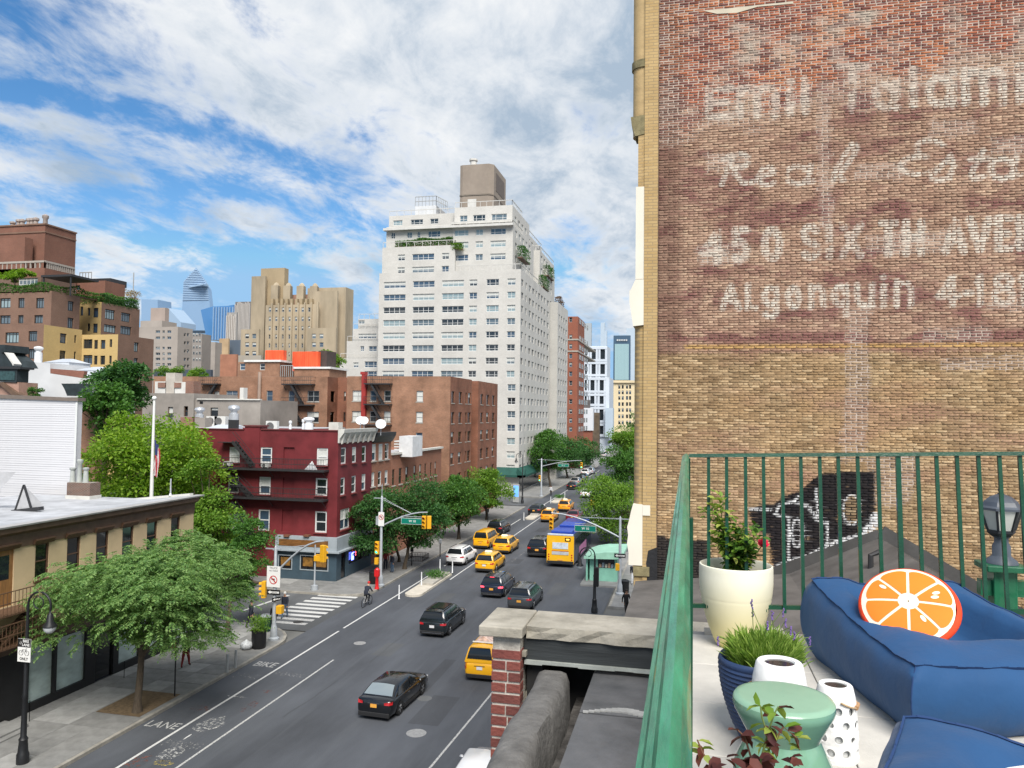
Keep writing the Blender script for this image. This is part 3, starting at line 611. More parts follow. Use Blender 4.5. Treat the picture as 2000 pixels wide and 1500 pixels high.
Yb = AY2+4; mb = MB(); TW = M('parapet_white', (.66, .66, .64), .7, .1, 1)
hb = [rSc(Yb, 'c2', 782, 862, 820, 910), rSc(Yb, 'c2', 928, 862, 965, 910)]
x0, x1 = xS(Yb, 465, 720), xS(Yb, 546, 720); zb1 = zS(Yb, 510, 707)
block(apw, x0, x1, Yb, Yb+6, za2-.6, zb1, BR_S, hb, (), .15, 'bulkhead'); wins(apw, 'S', Yb, hb, .15, FRW, GL[:2], rnd=rw)
c = MB(); c.box(x0+1, x1+.25, Yb-.2, Yb+6.1, zb1+.003, zb1+.28); c.build('coping', TW, apw)
x0, x1 = xS(Yb, 571, 725), xS(Yb, 640, 725); zb2 = zS(Yb, 600, 720); block(apw, x0, x1, Yb+.5, Yb+6, za2-.6, zb2, BR_S, (), (), name='bulkhead')
c = MB(); c.box(x0-.1, x1+.25, Yb+.3, Yb+6.1, zb2+.003, zb2+.28); c.build('coping', TW, apw)
ORANGE = M('orange_screen', (.72, .10, .035), .55, .3, 1.4, stretch=(1, 1, .25)); 
for p0, p1, q0, q1 in ((518, 554, 684, 712), (571, 621, 687, 718)):
 x0, x1 = xS(Yb+2, p0, 700), xS(Yb+2, p1, 700); z0, z1 = zS(Yb+2, 560, q1), zS(Yb+2, 560, q0)
 g = thing('tank_screen', 'orange ribbed metal screen on roof, %s of the two' % ('left' if p0 < 550 else 'right'), 'screen', ((x0+x1)/2, Yb+3, zb2), group='orange roof screens')
 n = 12; mb = MB(); mb.box(x0, x1, Yb+2, Yb+2.8, zb2-.2, z1); mb.build('casing', ORANGE, g)
 for i in range(n):
  m = MB(); u = x0+(x1-x0)*(i+.5)/n; m.box(u-.06, u+.06, Yb+1.94, Yb+1.999, zb2+.1, z1-.02); m.build('rib', ORANGE, g)
mb = MB(); Yq = Yb+3; mb.box(xS(Yq, 622, 700), xS(Yq, 638, 700), Yq, Yq+3, za2-.5, zS(Yq, 630, 685)); mb.build('stair_head', M('dark_shed', (.06, .045, .04), .8), apw)
railing(apw, [(xS(Yb, 548, 716), Yb, za2), (xS(Yb, 572, 716), Yb, za2)], zS(Yb, 560, 714)-za2, FRG, .06, 6)
# MAROON CORNER BUILDING
MAR = M('maroon_paint', (.145, .022, .026), .62, .3, .6, bump=.12, bscale=14, spec=.3); RX, RY = -29.1, 60.7
red = bld('corner_building', 'maroon painted corner building with black fire escapes and slate blue bar front', -36, RY)
ztop = zS(RY, 640, 842); xw = xS(RY, 345, 850); ye = float(gx(727, 860, RX)[1])
C6 = lambda *a: rSc(RY, 'c6', *a)
hw = [C6(378, 398, 462, 530), C6(640, 400, 732, 535), C6(1110, 408, 1200, 555), C6(368, 645, 453, 785), C6(628, 648, 720, 798), C6(1100, 658, 1195, 808), C6(365, 955, 445, 1090), C6(622, 920, 712, 1100), C6(1095, 935, 1190, 1118)]
hd = [C6(832, 400, 920, 550), C6(825, 655, 915, 805), C6(818, 922, 905, 1110)]
hE = [rEc(RX, 'c6', *q) for q in ((1312, 403, 1355, 540), (1405, 398, 1440, 530), (1487, 390, 1522, 525), (1308, 655, 1345, 800), (1400, 640, 1437, 780), (1485, 625, 1518, 760), (1305, 915, 1383, 1085))]
block(red, xw, RX, RY, ye, 0, ztop, MAR, hw+hd, hE, .15, roof=ROOF_L, para=.35)
wins(red, 'S', RY, hw, .10, FRW, GL[:2], (), (.5,), .13, (0, 0, .5, 1.0), M('sill_maroon', (.16, .03, .03), .7), True, rnd=random.Random(11)); wins(red, 'E', RX, hE, .10, FRW, GL[:2], lambda w: (.5,) if w > 1.2 else (), (.5,), .11, (0, 0, .5), M('sill_maroon', (.2, .03, .03)), True, rnd=rw)
mb = MB()
for a, c, b, d in hd: mb.quad((a, RY+.149, c), (b, RY+.149, c), (b, RY+.149, d), (a, RY+.149, d))
mb.build('bricked_up_window', MAR, red)
fz = [zS(RY, 520, p) for p in (914, 970, 1043)]; fa, fb = xS(RY, 431, 914), xS(RY, 643, 914)
PS = lambda x, y: (xS(RY, *cz('c6', x, y)), zS(RY, *cz('c6', x, y)))
fire_escape(red, fa, fb, RY, fz, 1.05, FRD, [(*PS(450, 350), *PS(610, 555)), (*PS(375, 590), *PS(600, 815)), (*PS(445, 850), *PS(605, 1110))], last=(xS(RY, 449, 1043), xS(RY, 527, 1043)), bars=.14)
mb = MB(); xq = xS(RY, 450, 862); mb.box(xq-.7, xq+.9, RY-.9, RY-.01, zS(RY, 460, 863)-.05, zS(RY, 460, 863)); mb.build('platform', FRD, red)
x0, x1 = PS(510, 230)[0], PS(635, 230)[0]; zc = PS(560, 228)[1]
mb = MB(); mb.box(x0, x1, RY-.06, RY+1.2, PS(500, 800)[1], zc); mb.build('chimney_breast', MAR, red)
mb = MB(); mb.box(x0-.1, x1+.1, RY-.14, RY+1.3, zc+.003, zc+.12); mb.box(x1+.101, RX+.05, RY-.08, RY+.35, ztop+.003, ztop+.1); mb.box(xw, x0-.101, RY-.08, RY+.35, ztop-.02, ztop+.06); mb.build('coping', M('coping_maroon', (.13, .03, .03), .7, .2, 1), red)
CW = M('cornice_white', (.55, .54, .50), .7, .12, 2); mb = MB(); za_, zb_ = ztop-1.0, ztop+.18
mb.extr([(RX+.003, za_), (RX+.12, za_), (RX+.15, za_+.35), (RX+.55, zb_-.3), (RX+.6, zb_), (RX+.003, zb_)], 'y', RY-.1, ye-.02); mb.build('cornice', CW, red)
for i in range(7):
 m = MB(); y = RY+.3+i*(ye-RY-.6)/6; m.extr([(RX+.16, za_-.12), (RX+.28, za_-.05), (RX+.5, zb_-.34), (RX+.16, zb_-.34)], 'y', y-.09, y+.09); m.build('cornice_bracket', CW, red)
mb = MB(); mb.box(RX-1.1, RX-.2, RY+.36, RY+1.2, ztop, ztop+.75); mb.build('chimney', CW, red)
BARB = M('bar_blue', (.045, .075, .10), .5, .12, 1.5); BARG = M('bar_grey', (.30, .34, .37), .6, .12, 1.5); WOODP = M('bar_wood', (.17, .075, .02), .6, .5, 3, stretch=(.6, 3, 3))
a0, z0 = PS(775, 1490); z1 = PS(1000, 1262)[1]; x1 = RX+.16; hh = [C6(805, 1300, 908, 1415), C6(988, 1303, 1210, 1430)]
mb = MB(); face(mb, 'S', RY-.22, a0, x1, .15, z1, hh, .08); face(mb, 'E', x1, RY-.22, ye-.1, .15, z1, [(RY+.7, .16, RY+1.7, 2.4), (RY+2.2, 1.1, ye-.6, 2.35)], .12); mb.quad((a0, RY-.22, .15), (a0, RY, .15), (a0, RY, z1), (a0, RY-.22, z1)); mb.quad((a0, RY-.22, z1), (x1, RY-.22, z1), (x1, ye-.1, z1), (a0, ye-.1, z1)); mb.build('bar_front', BARB, red)
for q in hh:
 m = MB(); a, c, b, d = q; m.quad((a, RY-.141, c), (b, RY-.141, c), (b, RY-.141, d), (a, RY-.141, d)); m.build('shop_window', GLB, red)
 m = MB(); t = .07
 for e in ((a-t, b+t, c-t, c), (a-t, b+t, d, d+t), (a-t, a, c, d), (b, b+t, c, d)): m.box(e[0], e[1], RY-.27, RY-.221, e[2], e[3])
 m.build('window_surround', BARG, red)
 n = 1 if b-a < 1.6 else 2
 for i in range(n):
  u0 = a+(b-a)*(i+.12)/n; u1 = a+(b-a)*(i+.86)/n; m = MB(); m.quad((u0, RY-.16, c+.25), (u1, RY-.16, c+.25), (u1, RY-.16, d-.15), (u0, RY-.16, d-.15)); m.build('window_screen', M('amber_screen', (.20, .10, .02), .6, .5, 4), red)
zf0, zf1 = PS(1000, 1250)[1], PS(1000, 1142)[1]
mb = MB(); mb.box(a0, x1+.1, RY-.42, RY-.001, zf0-.02, zf1); mb.box(RX+.001, x1+.1, RY+.001, ye-.1, zf0-.02, zf1); mb.box(a0-.1, x1+.4, RY-.62, RY-.001, zf0-.16, zf0-.022); mb.box(RX+.001, x1+.4, RY+.001, ye, zf0-.16, zf0-.022); mb.build('fascia', BARG, red)
w0, w1 = PS(815, 1160), PS(1222, 1236); mb = MB(); mb.box(w0[0], w1[0], RY-.45, RY-.421, w1[1], w0[1]); mb.build('name_board', WOODP, red)
for u in (880, 1045):
 m = MB(); p = PS(u, 1140); m.box(p[0]-.25, p[0]+.25, RY-.6, RY-.1, p[1]-.02, p[1]+.12); m.build('board_lamp', M('lamp_brown', (.16, .07, .04), .6), red)
m = MB(); m.box(x1-.11, x1-.09, RY+2.2, ye-.6, 1.1, 2.35); m.box(x1-.115, x1-.1, RY+.7, RY+1.7, .16, 2.4); m.build('shop_window', GLB, red)
for yy, zz, cl, nm in ((RY+2.7, 1.75, (.15, .2, 1.0, 5), 'neon_blue'), (RY+3.5, 2.05, (1.0, .08, .12, 4), 'neon_red')):
 m = MB()
 for k in range(3 if nm == 'neon_blue' else 1): m.tube([(x1+.05, yy+.18*k, zz-.35), (x1+.05, yy+.18*k, zz+.25), (x1+.05, yy+.18*k+.12, zz+.3)], .03, 6)
 m.build('neon_sign', M(nm, cl[:3], .4, 0, emit=cl), red)
SHEET = M('sheet_metal', (.48, .50, .53), .35, .12, 2, metal=.4); BRC = BRICK('chimney_brick', (.28, .10, .06), (.20, .075, .05), (.3, .26, .22))
def skylight(px0, px1, py0, py1, Y, z, label):
 x0, x1 = xS(Y, px0, py1), xS(Y, px1, py1); zt_ = zS(Y+2.5, (px0+px1)/2, py0)
 g = thing('skylight', label, 'skylight', ((x0+x1)/2, Y, z)); m = MB(); m.add([(x0, Y, z), (x1, Y, z), (x1, Y+3, z), (x0, Y+3, z), (x0+.8, Y+2.6, zt_), (x1, Y+2.6, zt_)], [(0, 1, 5, 4), (1, 2, 5), (2, 3, 4, 5), (3, 0, 4)]); m.build('glazing', M('skylight_panel', (.50, .53, .57), .3, .08, 1), g)
 m = MB(); m.box(x0-.08, x1+.08, Y-.1, Y-.005, z-.1, z+.12); m.build('kerb_frame', SHEET, g)
skylight(378, 440, 829, 845, RY+2, ztop-.3, 'pale sloped skylight on the maroon building roof')
def ac_unit(x, y, z, label, grp=None, w=.95, d=.4, h=.75, name='air_conditioner'):
 g = thing(name, label, 'air conditioner', (x, y, z), group=grp); m = MB(); m.box(-w/2, w/2, -d/2, d/2, .08, h); m.build('casing', M('ac_white', (.6, .6, .58), .5, .08, 3), g, local=True)
 m = MB(); m.lathe([(h*.36, 0), (h*.36, .02), (.02, .02)], 14, (0, 0, 0)); o = m.build('fan_grille', M('ac_grille', (.12, .12, .12), .6), g, local=True); o.rotation_euler = (R(90), 0, 0); o.location = (-w*.12, -d/2-.001, h*.53)
 m = MB(); m.box(-w*.4, -w*.3, -d/2, d/2, 0, .08); m.box(w*.3, w*.4, -d/2, d/2, 0, .08); m.build('foot', SHEET, g, local=True); return g
p = gy(532, 838, RY+3); ac_unit(p[0], RY+3, ztop-.35, 'white condenser on the maroon roof behind its parapet', w=1.1, h=1.1)
def vent(x, y, z, h, r, label, col=None, name='roof_vent', n=10):
 g = thing(name, label, 'vent', (x, y, z)); m = MB(); m.lathe([(r, 0), (r, h*.6), (r*.7, h*.62), (r*.7, h*.75)], n, (0, 0, 0)); m.build('pipe', col or SHEET, g, local=True, smooth=40)
 m = MB(); m.lathe([(r*.9, h*.75), (r*1.25, h*.85), (r*1.1, h*.95), (r*.3, h)], n); m.build('cowl', col or SHEET, g, local=True, smooth=40); return g
WHV = M('vent_white', (.66, .67, .68), .5, .1, 4)
p = gy(603, 836, RY+4); vent(p[0], RY+4, ztop-.35, 1.5, .42, 'stout white wrapped vent with cowl on the maroon roof', WHV)
p = gy(567, 836, RY+4); vent(p[0], RY+4, ztop-.35, 1.15, .13, 'thin white vent pipe on the maroon roof', WHV)
p = gy(592, 836, RY+5); vent(p[0], RY+5, ztop-.35, 1.3, .12, 'thin white T-topped pipe beside the stout wrapped vent', WHV)
def dish(x, y, z, h, r, label, az=200):
 g = thing('satellite_dish', label, 'dish', (x, y, z)); m = MB(); m.tube([(0, 0, 0), (0, 0, h)], .04, 6); m.build('mast', SHEET, g, local=True)
 m = MB(); m.lathe([(.02, 0), (r*.5, .04), (r, .16), (r*.98, .17), (r*.5, .055), (.02, .02)], 16, cap=False); o = m.build('reflector', WHV, g, local=True, smooth=60); o.location = (0, 0, h); o.rotation_euler = (R(62), 0, R(az))
 m = MB(); m.tube([(0, 0, h-.05), (math.sin(R(az+180))*.5*r*-1, -.55*r, h+.3*r)], .025, 5); m.build('feed_arm', SHEET, g, local=True)
for px, r, lb in ((704, .45, 'left dish of the pair on the maroon roof by the white cornice'), (711, .42, 'right dish of the pair on the maroon roof by the white cornice'), (744, .5, 'lone satellite dish above the black cornice of the orange row house')):
 p = gy(px, 828, RY+7); dish(p[0], RY+7, ztop-.5, 1.3 if px < 730 else 1.0, r, lb, 20)
for px, py, lb in ((446, 905, 'window unit below the top left window of the maroon house'), (520, 908, 'window unit below the top second window of the maroon house')):
 p = gy(px, py, RY-.25); ac_unit(p[0], RY-.28, p[2]-.25, lb, None, .7, .45, .42)
m = MB(); p = gy(604, 912, RY-.8); m.add([(p[0]-.5, RY-.7, fz[0]+.02), (p[0]+.5, RY-.7, fz[0]+.02), (p[0]+.1, RY-.5, fz[0]+.75), (p[0]-.5, RY-.3, fz[0]+.02), (p[0]+.5, RY-.3, fz[0]+.02)], [(0, 1, 2), (1, 4, 2), (4, 3, 2), (3, 0, 2), (0, 3, 4, 1)]); tag(m.build('folded_board', WHV), 'white triangular board standing on the top fire escape', 'board')
# ROW HOUSES NORTH OF IT
ORB = BRICK('row_brick_orange', (.36, .13, .07), (.29, .10, .055), (.30, .20, .15), stain=.2)
row2 = bld('row_house', 'narrow orange brick row house with black cornice and white windows', -35, 70)
yr1, yr2 = ye+.02, float(gx(764, 870, AX)[1]); zr_ = zS(RY, 640, 842)-.05
zrow = float(gx(745, 846, AX)[2]); hE = [rEc(AX, 'c6', *q) for q in ((1568, 375, 1605, 515), (1627, 373, 1662, 508), (1680, 370, 1712, 500), (1563, 612, 1593, 730), (1622, 602, 1650, 720), (1678, 594, 1704, 710))]
block(row2, -42, AX, yr1, yr2, 0, zrow, ORB, (), hE, .14, roof=ROOF_L, para=.4); wins(row2, 'E', AX, hE, .1, FRW, GL, (), (.5,), .1, (0, .5, 1), STONE, True, rnd=rw)
mb = MB(); mb.extr([(AX+.003, zrow-.9), (AX+.15, zrow-.85), (AX+.5, zrow-.25), (AX+.55, zrow+.1), (AX+.003, zrow+.1)], 'y', yr1+.02, yr2); mb.build('cornice', FRD, row2)
row3 = bld('row_house', 'low orange-red brick house with pale coping and dark sash windows', -35, 80)
yr3 = float(gx(862, 890, AX)[1]); zr3 = float(gx(800, 884, AX)[2])
cols3 = [(766, 771), (779, 785), (792, 797), (808, 812), (819, 823), (829, 832.5), (840, 843), (849, 852)]
zz = [(float(gx(782, 945, AX)[2]), float(gx(782, 914, AX)[2]))]
hE = [(float(gx(a, 925, AX)[1]), c, float(gx(b, 925, AX)[1]), d) for a, b in cols3 for c, d in zz]
block(row3, -42, AX, yr2+.02, yr3, 0, zr3, ORB, (), hE, .14, roof=ROOF_L, para=.3); wins(row3, 'E', AX, hE, .1, FRB, GL[:1], (), (.5,), .09, (0, 0, .5), STONE, True, rnd=rw)
mb = MB(); mb.box(AX-.3, AX+.25, yr2+.03, yr3, zr3+.003, zr3+.22); mb.build('coping', CW, row3)
g = thing('roof_bulkhead', 'white boarded bulkhead with slatted side on the low brick house', 'bulkhead', (-33, 76, zr3)); Yq = yr2+2.5
x0, x1 = xS(Yq, 769, 865), xS(Yq, 806, 865); m = MB(); m.box(x0+.6, x1, Yq, Yq+3, zr3-.3, zS(Yq, 790, 852)); m.build('boarding', M('board_white', (.62, .63, .64), .7, .12, 2), g)
for i in range(5): m = MB(); z = zr3+.1+i*.28; m.box(x0, x0+.595, Yq+.1, Yq+2, z, z+.12); m.build('slat', FRW, g)
# GREY STUCCO REAR
STU = M('stucco_grey', (.27, .245, .22), .95, .25, .35, bump=.3, bscale=6); GY_ = 80.0
gst = bld('stucco_building', 'old grey stuccoed rear with patchy render and small openings', -55, GY_)
h = [rSc(GY_, 'c2', 255, 1180, 290, 1275), rSc(GY_, 'c2', 372, 1175, 400, 1250), rSc(GY_, 'c2', 555, 1185, 610, 1250), rSc(GY_, 'c2', 475, 1138, 500, 1160)]
x0, xm, x1 = xS(GY_, 278, 800), xS(GY_, 378, 800), xS(GY_, 506, 800)
block(gst, x0, xm, GY_, GY_+9, 0, zS(GY_, 330, 768), STU, h[:2], (), .2); block(gst, xm+.01, x1, GY_+.3, GY_+9, 0, zS(GY_, 440, 781), STU, h[2:], (), .2, roof=ROOF_L)
wins(gst, 'S', GY_, h[:2], .2, FRB, GL[:1], (), (.5,), .06); wins(gst, 'S', GY_+.3, h[2:], .2, FRD, GL[:1], (), (), .06)
c = MB(); c.box(xm+.3, x1, GY_+.1, GY_+.6, zS(GY_, 440, 781)+.003, zS(GY_, 440, 779)+.02); c.build('coping', CW, gst)
WREN = M('render_white', (.58, .57, .54), .9, .15, .6)
for p0, p1, q0, q1, mt, nm in ((300, 322, 745, 772, WREN, 'parapet_wall'), (338, 360, 746, 772, WREN, 'parapet_wall'), (321, 339, 728, 772, M('render_pale', (.46, .42, .37), .9, .2, .8), 'chimney_stack'), (360, 376, 744, 800, BRC, 'chimney_stack'), (307, 321, 747, 757, BRC, 'brick_panel'), (339, 352, 747, 757, BRC, 'brick_panel')):
 m = MB(); d = .12 if nm == 'brick_panel' else .0; m.box(xS(GY_, p0, 760)+.003, xS(GY_, p1, 760), GY_+.2-d, GY_+1.6-d, zS(GY_, 340, q1), zS(GY_, 340, q0)); m.build(nm, mt, gst)
m = MB(); m.box(xS(GY_, 465, 770), xS(GY_, 472, 770), GY_+.35, GY_+1.2, zS(GY_, 470, 783), zS(GY_, 470, 757)); m.build('chimney_stack', WREN, gst)
LR = bld('low_roof_house', 'low roof with chimney between grey stucco rear and maroon house', -52, 68.5); zl = ztop-.1
block(LR, xS(70, 300, 840), -37.5, 68.3, 79.9, 0, zl, STU, (), (), roof=ROOF_L)
m = MB(); m.box(xS(70, 352, 830), xS(70, 376, 830), 70, 71.2, zl, zS(70, 365, 815)); m.build('chimney', BRC, LR)
m = MB(); m.box(xS(70, 380, 830), xS(70, 400, 830), 70, 71.2, zl, zS(70, 390, 816)); m.build('chimney', STU, LR)
for i, px in enumerate((418, 434)):
 p = gy(px, 830, 73); ac_unit(p[0], 73, zl, ('left' if i == 0 else 'right')+' dark roof condenser before the grey stucco wall', 'roof condensers', 1.3, .9, zS(73, 430, 813)-zl)
p = gy(390, 810, 74); vent(p[0], 74, zl, zS(74, 390, 795)-zl, .45, 'silver turbine vent above the stucco chimney'); p = gy(457, 810, 72); vent(p[0], 72, zl, zS(72, 457, 791)-zl, .5, 'tall silver mushroom vent beside the roof condensers')
m = MB(); x0, x1 = xS(RY+1.5, 452, 830), xS(RY+1.5, 468, 830); m.box(x0, x1, RY+1.0, RY+1.4, ztop, zS(RY+1.5, 460, 820)); tag(m.build('solar_hood', FRD, None), 'black tilted hood beside the maroon chimney', 'hood')
# BEIGE BUILDING WITH SHOP
BEI = M('beige_stucco', (.56, .43, .26), .9, .12, .6, bump=.12, bscale=18); BRT = M('brown_trim', (.12, .075, .05), .65, .2, 2)
bei = bld('shop_building', 'beige stucco building with brown cornice and papered black shopfront', -36, 32); X = FX
zc = float(gx(379, 978, X)[2]); yN = float(gx(379, 980, X)[1]); y0 = 16.0
W5 = [(69, 96, 1052, 1112), (131, 157, 1041, 1102), (188, 212, 1031, 1090), (239, 261, 1021, 1078), (287, 307, 1014, 1066), (334, 351.5, 1006, 1055)]
zT, zB = 7.95, 6.25; hE = []
for a, b, q, r_ in W5: hE.append((float(gx(a, (q+r_)/2, X)[1]), zB, float(gx(b, (q+r_)/2, X)[1]), zT))
door = (28.85, 5.35, 29.9, 7.95)
low = [(h[0], 3.9, h[2], 5.4) for h in hE[1:]]
block(bei, -43, X, y0, yN, 0, zc, BEI, (), hE+low+[door]+[(y0+2, zB, y0+3, zT), (y0+4.4, zB, y0+5.4, zT), (y0+6.8, zB, y0+7.8, zT)], .16, roof=ROOF_L)
wins(bei, 'E', X, hE+low, .1, FRB, [GLB], (), (.5,), .08, (0, 0, 0), FRB, True, rnd=rw)
WOOD = M('door_wood', (.28, .14, .05), .6, .3, 3, stretch=(4, 4, .6)); m = MB(); m.box(X-.12, X-.06, door[0], door[2], door[1], door[3]); d_ = m.build('door', WOOD, bei)
m = MB(); m.box(X-.059, X-.05, door[0]+.22, door[2]-.22, 6.6, 7.7); m.build('door_pane', GL[0], d_)
for a, c, b, d in hE+low+[door]:
 m = MB(); m.extr([(X+.003, d+.001), (X+.1, d+.001), (X+.22, d+.2), (X+.22, d+.26), (X+.003, d+.26)], 'y', a-.18, b+.18); m.build('lintel', FRB if d > 6 else BRT, bei)
m = MB(); zr0 = zc+.3; m.extr([(X+.003, zc-.75), (X+.06, zc-.75), (X+.10, zc-.15), (X+.38, zc+.02), (X+.42, zr0-.02), (X+.003, zr0-.02)], 'y', y0-.05, yN-.02); m.build('cornice', BRT, bei)
m = MB(); m.extr([(X-.05, zr0-.019), (X+.5, zr0-.019), (X+.52, zr0+.06), (X-.05, zr0+.06)], 'y', y0-.1, yN+.35); m.build('roof_edge', M('edge_metal', (.36, .35, .34), .5, .12, 2), bei)
m = MB(); m.add([(-44, y0, zc-1.15), (X-.051, y0, zr0+.05), (X-.051, yN+.3, zr0+.05), (-44, yN+.3, zc-1.15), (-44, y0, zc-1.3), (-44, yN+.3, zc-1.3), (X-.051, yN+.3, zc), (X-.051, y0, zc)], [(0, 1, 2, 3), (3, 2, 6, 5), (0, 3, 5, 4), (1, 0, 4, 7)]); m.build('roof_sheet', ROOF_L, bei)
m = MB(); m.obox((X-.3, yN+.15, zr0+.06), (-43.5, yN+.15, zc-1.05), .35, .16); m.build('parapet_cap', CW, bei)
SHB = M('shop_black', (.012, .012, .013), .5, .2, 2); PAPER = M('shop_paper', (.42, .52, .50), .35, .25, 1.1, stretch=(1, 1, 2.2), spec=.8, coat=.4)
hs = []; yy = 30.9
for px0, px1 in ((56, 104), (110, 166)):
 hs.append((float(gx(px0, 1340, X+.25)[1]), .55, float(gx(px1, 1340, X+.25)[1]), 3.15))
hs += [(36.6, .55, 38.2, 3.2), (38.35, .55, 39.9, 3.2), (41.0, .55, 42.6, 3.1), (26.2, .5, 28.3, 3.1), (23.6, .5, 26.0, 3.1)]
m = MB(); face(m, 'E', X+.25, y0, yN-.05, .13, 3.75, hs+[(34.9, .16, 36.2, 2.9)], .15); m.quad((X+.25, y0, 3.75), (X+.25, yN-.05, 3.75), (X, yN-.05, 3.75), (X, y0, 3.75)); m.quad((X+.25, yN-.05, .13), (X, yN-.05, .13), (X, yN-.05, 3.75), (X+.25, yN-.05, 3.75)); m.build('shopfront', SHB, bei)
for i, (a, c, b, d) in enumerate(hs):
 m = MB(); m.quad((X+.101, a, c), (X+.101, b, c), (X+.101, b, d), (X+.101, a, d)); m.build('shop_window', PAPER if i < 5 else GLB, bei)
m = MB(); m.quad((X+.12, 34.9, .16), (X+.12, 36.2, .16), (X+.12, 36.2, 2.9), (X+.12, 34.9, 2.9)); m.build('shop_door', GLB, bei)
m = MB(); m.box(X+.251, X+.5, y0, yN-.1, 3.3, 3.8); m.build('shop_cornice', M('shop_brown', (.10, .065, .045), .6, .2, 2), bei)
FEB = M('fire_escape_brown', (.115, .065, .04), .6, .2, 3)
def fe_east(root, y0, y1, z, d, mat):
 p = MB(); p.box(X+.01, X+d, y0, y1, z-.08, z); p.build('platform', mat, root); m = MB()
 for zz in (.5, 1.0):
  m.obox((X+d, y0, z+zz), (X+d, y1, z+zz), .04, .04); m.obox((X, y1, z+zz), (X+d, y1, z+zz), .04, .04)
 for y in np.arange(y0, y1+.01, .2): m.obox((X+d, y, z), (X+d, y, z+1), .02, .02)
 for x in np.arange(X+.2, X+d, .2): m.obox((x, y1, z), (x, y1, z+1), .02, .02)
 m.build('balustrade', mat, root)
fe_east(bei, 26.5, 31.4, 5.3, 1.15, FEB); fe_east(bei, 26.5, 30.7, 3.85, 1.15, FEB)
m = MB()
for xx in (X+.35, X+.85): m.obox((xx, 30.6, 5.2), (xx, 28.6, 3.9), .06, .14)
for i in range(1, 8): t = i/8; m.box(X+.35, X+.85, 30.6-2*t-.1, 30.6-2*t+.1, 5.2-1.3*t-.02, 5.2-1.3*t+.02)
m.build('stair', FEB, bei)
g = thing('chimney', 'brown brick chimney with three grey clay pots on the silver roof', 'chimney', (-36, 42.2, 8.2)); Yq = 41.6
x0, x1 = xS(Yq, 131, 940), xS(Yq, 176, 940); zt_ = zS(Yq, 150, 943); m = MB(); m.box(x0, x1, Yq, Yq+.9, 8.0, zt_); m.build('stack', BRICK('chimney_brown', (.16, .07, .045), (.10, .05, .035), (.28, .25, .22)), g)
m = MB(); m.box(x0-.05, x1+.05, Yq-.06, Yq+.95, 8.0, zS(Yq, 150, 968)); m.build('flashing', CW, g)
for px, pt in ((142, 913), (155.5, 897), (167.5, 913)):
 x = xS(Yq+.4, px, 930); zz = zS(Yq+.4, px, pt); m = MB(); m.lathe([(.19, 0), (.17, .08), (.13, (zz-zt_)*.8), (.19, (zz-zt_)*.86), (.2, (zz-zt_)*.96), (.1, zz-zt_)], 10, (x, Yq+.4, zt_)); m.build('chimney_pot', M('clay_pot', (.36, .38, .36), .8, .15, 4), g, 45)
g = thing('roof_hatch', 'triangular sheet metal hatch leaning on the silver roof', 'hatch', (-35.5, 35, 8.9)); Pq = lambda x, y: gy(*cz('c5', x, y), 36.0)
a, b, c = Pq(120, 1045), Pq(190, 840), Pq(245, 1020); m = MB(); m.add([a, b, c, (a[0], a[1]+.9, a[2]), (c[0], c[1]+.9, c[2]), (b[0]-.9, b[1]+.9, b[2]-.1)], [(0, 1, 2), (0, 3, 5, 1), (1, 5, 4, 2)]); m.build('flap', M('hatch_metal', (.42, .42, .43), .5, .15, 2), g)
for s, e in ((a, b), (b, c)): m = MB(); m.obox(s, e, .09, .09); m.build('edge_strip', FRD, g)
d = Pq(105, 1050); e = Pq(330, 1025); m = MB(); m.obox(d, e, .3, .2); m.build('base_roll', FRD, g)
g = thing('roof_hatch', 'slanted grey hatch at the left end of the silver roof', 'hatch', (-39, 36, 8.7)); a, b, c = Pq(-120, 900), Pq(0, 740), Pq(125, 740); d = Pq(0, 880); m = MB(); m.add([a, b, c, d, (a[0], a[1]+1, a[2]-.1)], [(0, 1, 2, 3), (0, 4, 1)]); m.build('flap', M('hatch_metal', (.42, .42, .43), .5), g)
p = gy(66, 980, 36.5); vent(p[0], 36.5, 8.6, .75, .12, 'white mushroom vent on the silver roof', WHV); m = MB(); q = gy(349, 958, 44); m.lathe([(.12, 0), (.05, .15), (.04, 1.05), (.001, 1.08)], 8, (q[0], 43.2, 9.0)); tag(m.build('vent_pipe', SHEET), 'thin grey pipe near the right end of the silver roof', 'pipe')
# WHITE CLAPBOARD SIDE WALL
CY = 44.2; ws = bld('white_sided_building', 'pale lilac-white building with horizontal siding behind the silver roof', -44, CY)
xr = xS(CY, 148.5, 880); zL, zR = zS(CY, 0, 773), zS(CY, 148, 783); xl = xS(CY, -60, 800)
SID = M('siding_white', (.56, .56, .58), .6, .06, .4); core = MB(); core.prism([(xl, CY+.05), (xr-.02, CY+.05), (xr-.02, CY+.45), (xl, CY+.45)], 0, zR-.05); core.build('wall', SID, ws)
bh = .155; n = int((zL-4)/bh); me_ = None
for i in range(n):
 z = 4+i*bh; m = MB()
 if me_ is None: m.add([(xl, CY+.002, 0), (xr, CY+.002, 0), (xr, CY+.02, bh), (xl, CY+.02, bh), (xl, CY+.02, -.002), (xr, CY+.02, -.002)], [(0, 1, 2, 3), (0, 4, 5, 1), (1, 5, 2)]); me_ = m.mesh('siding_board', SID, off=(-44, CY, 0))
 link('siding_board', me_, ws, (0, random.uniform(-.004, .004), z))
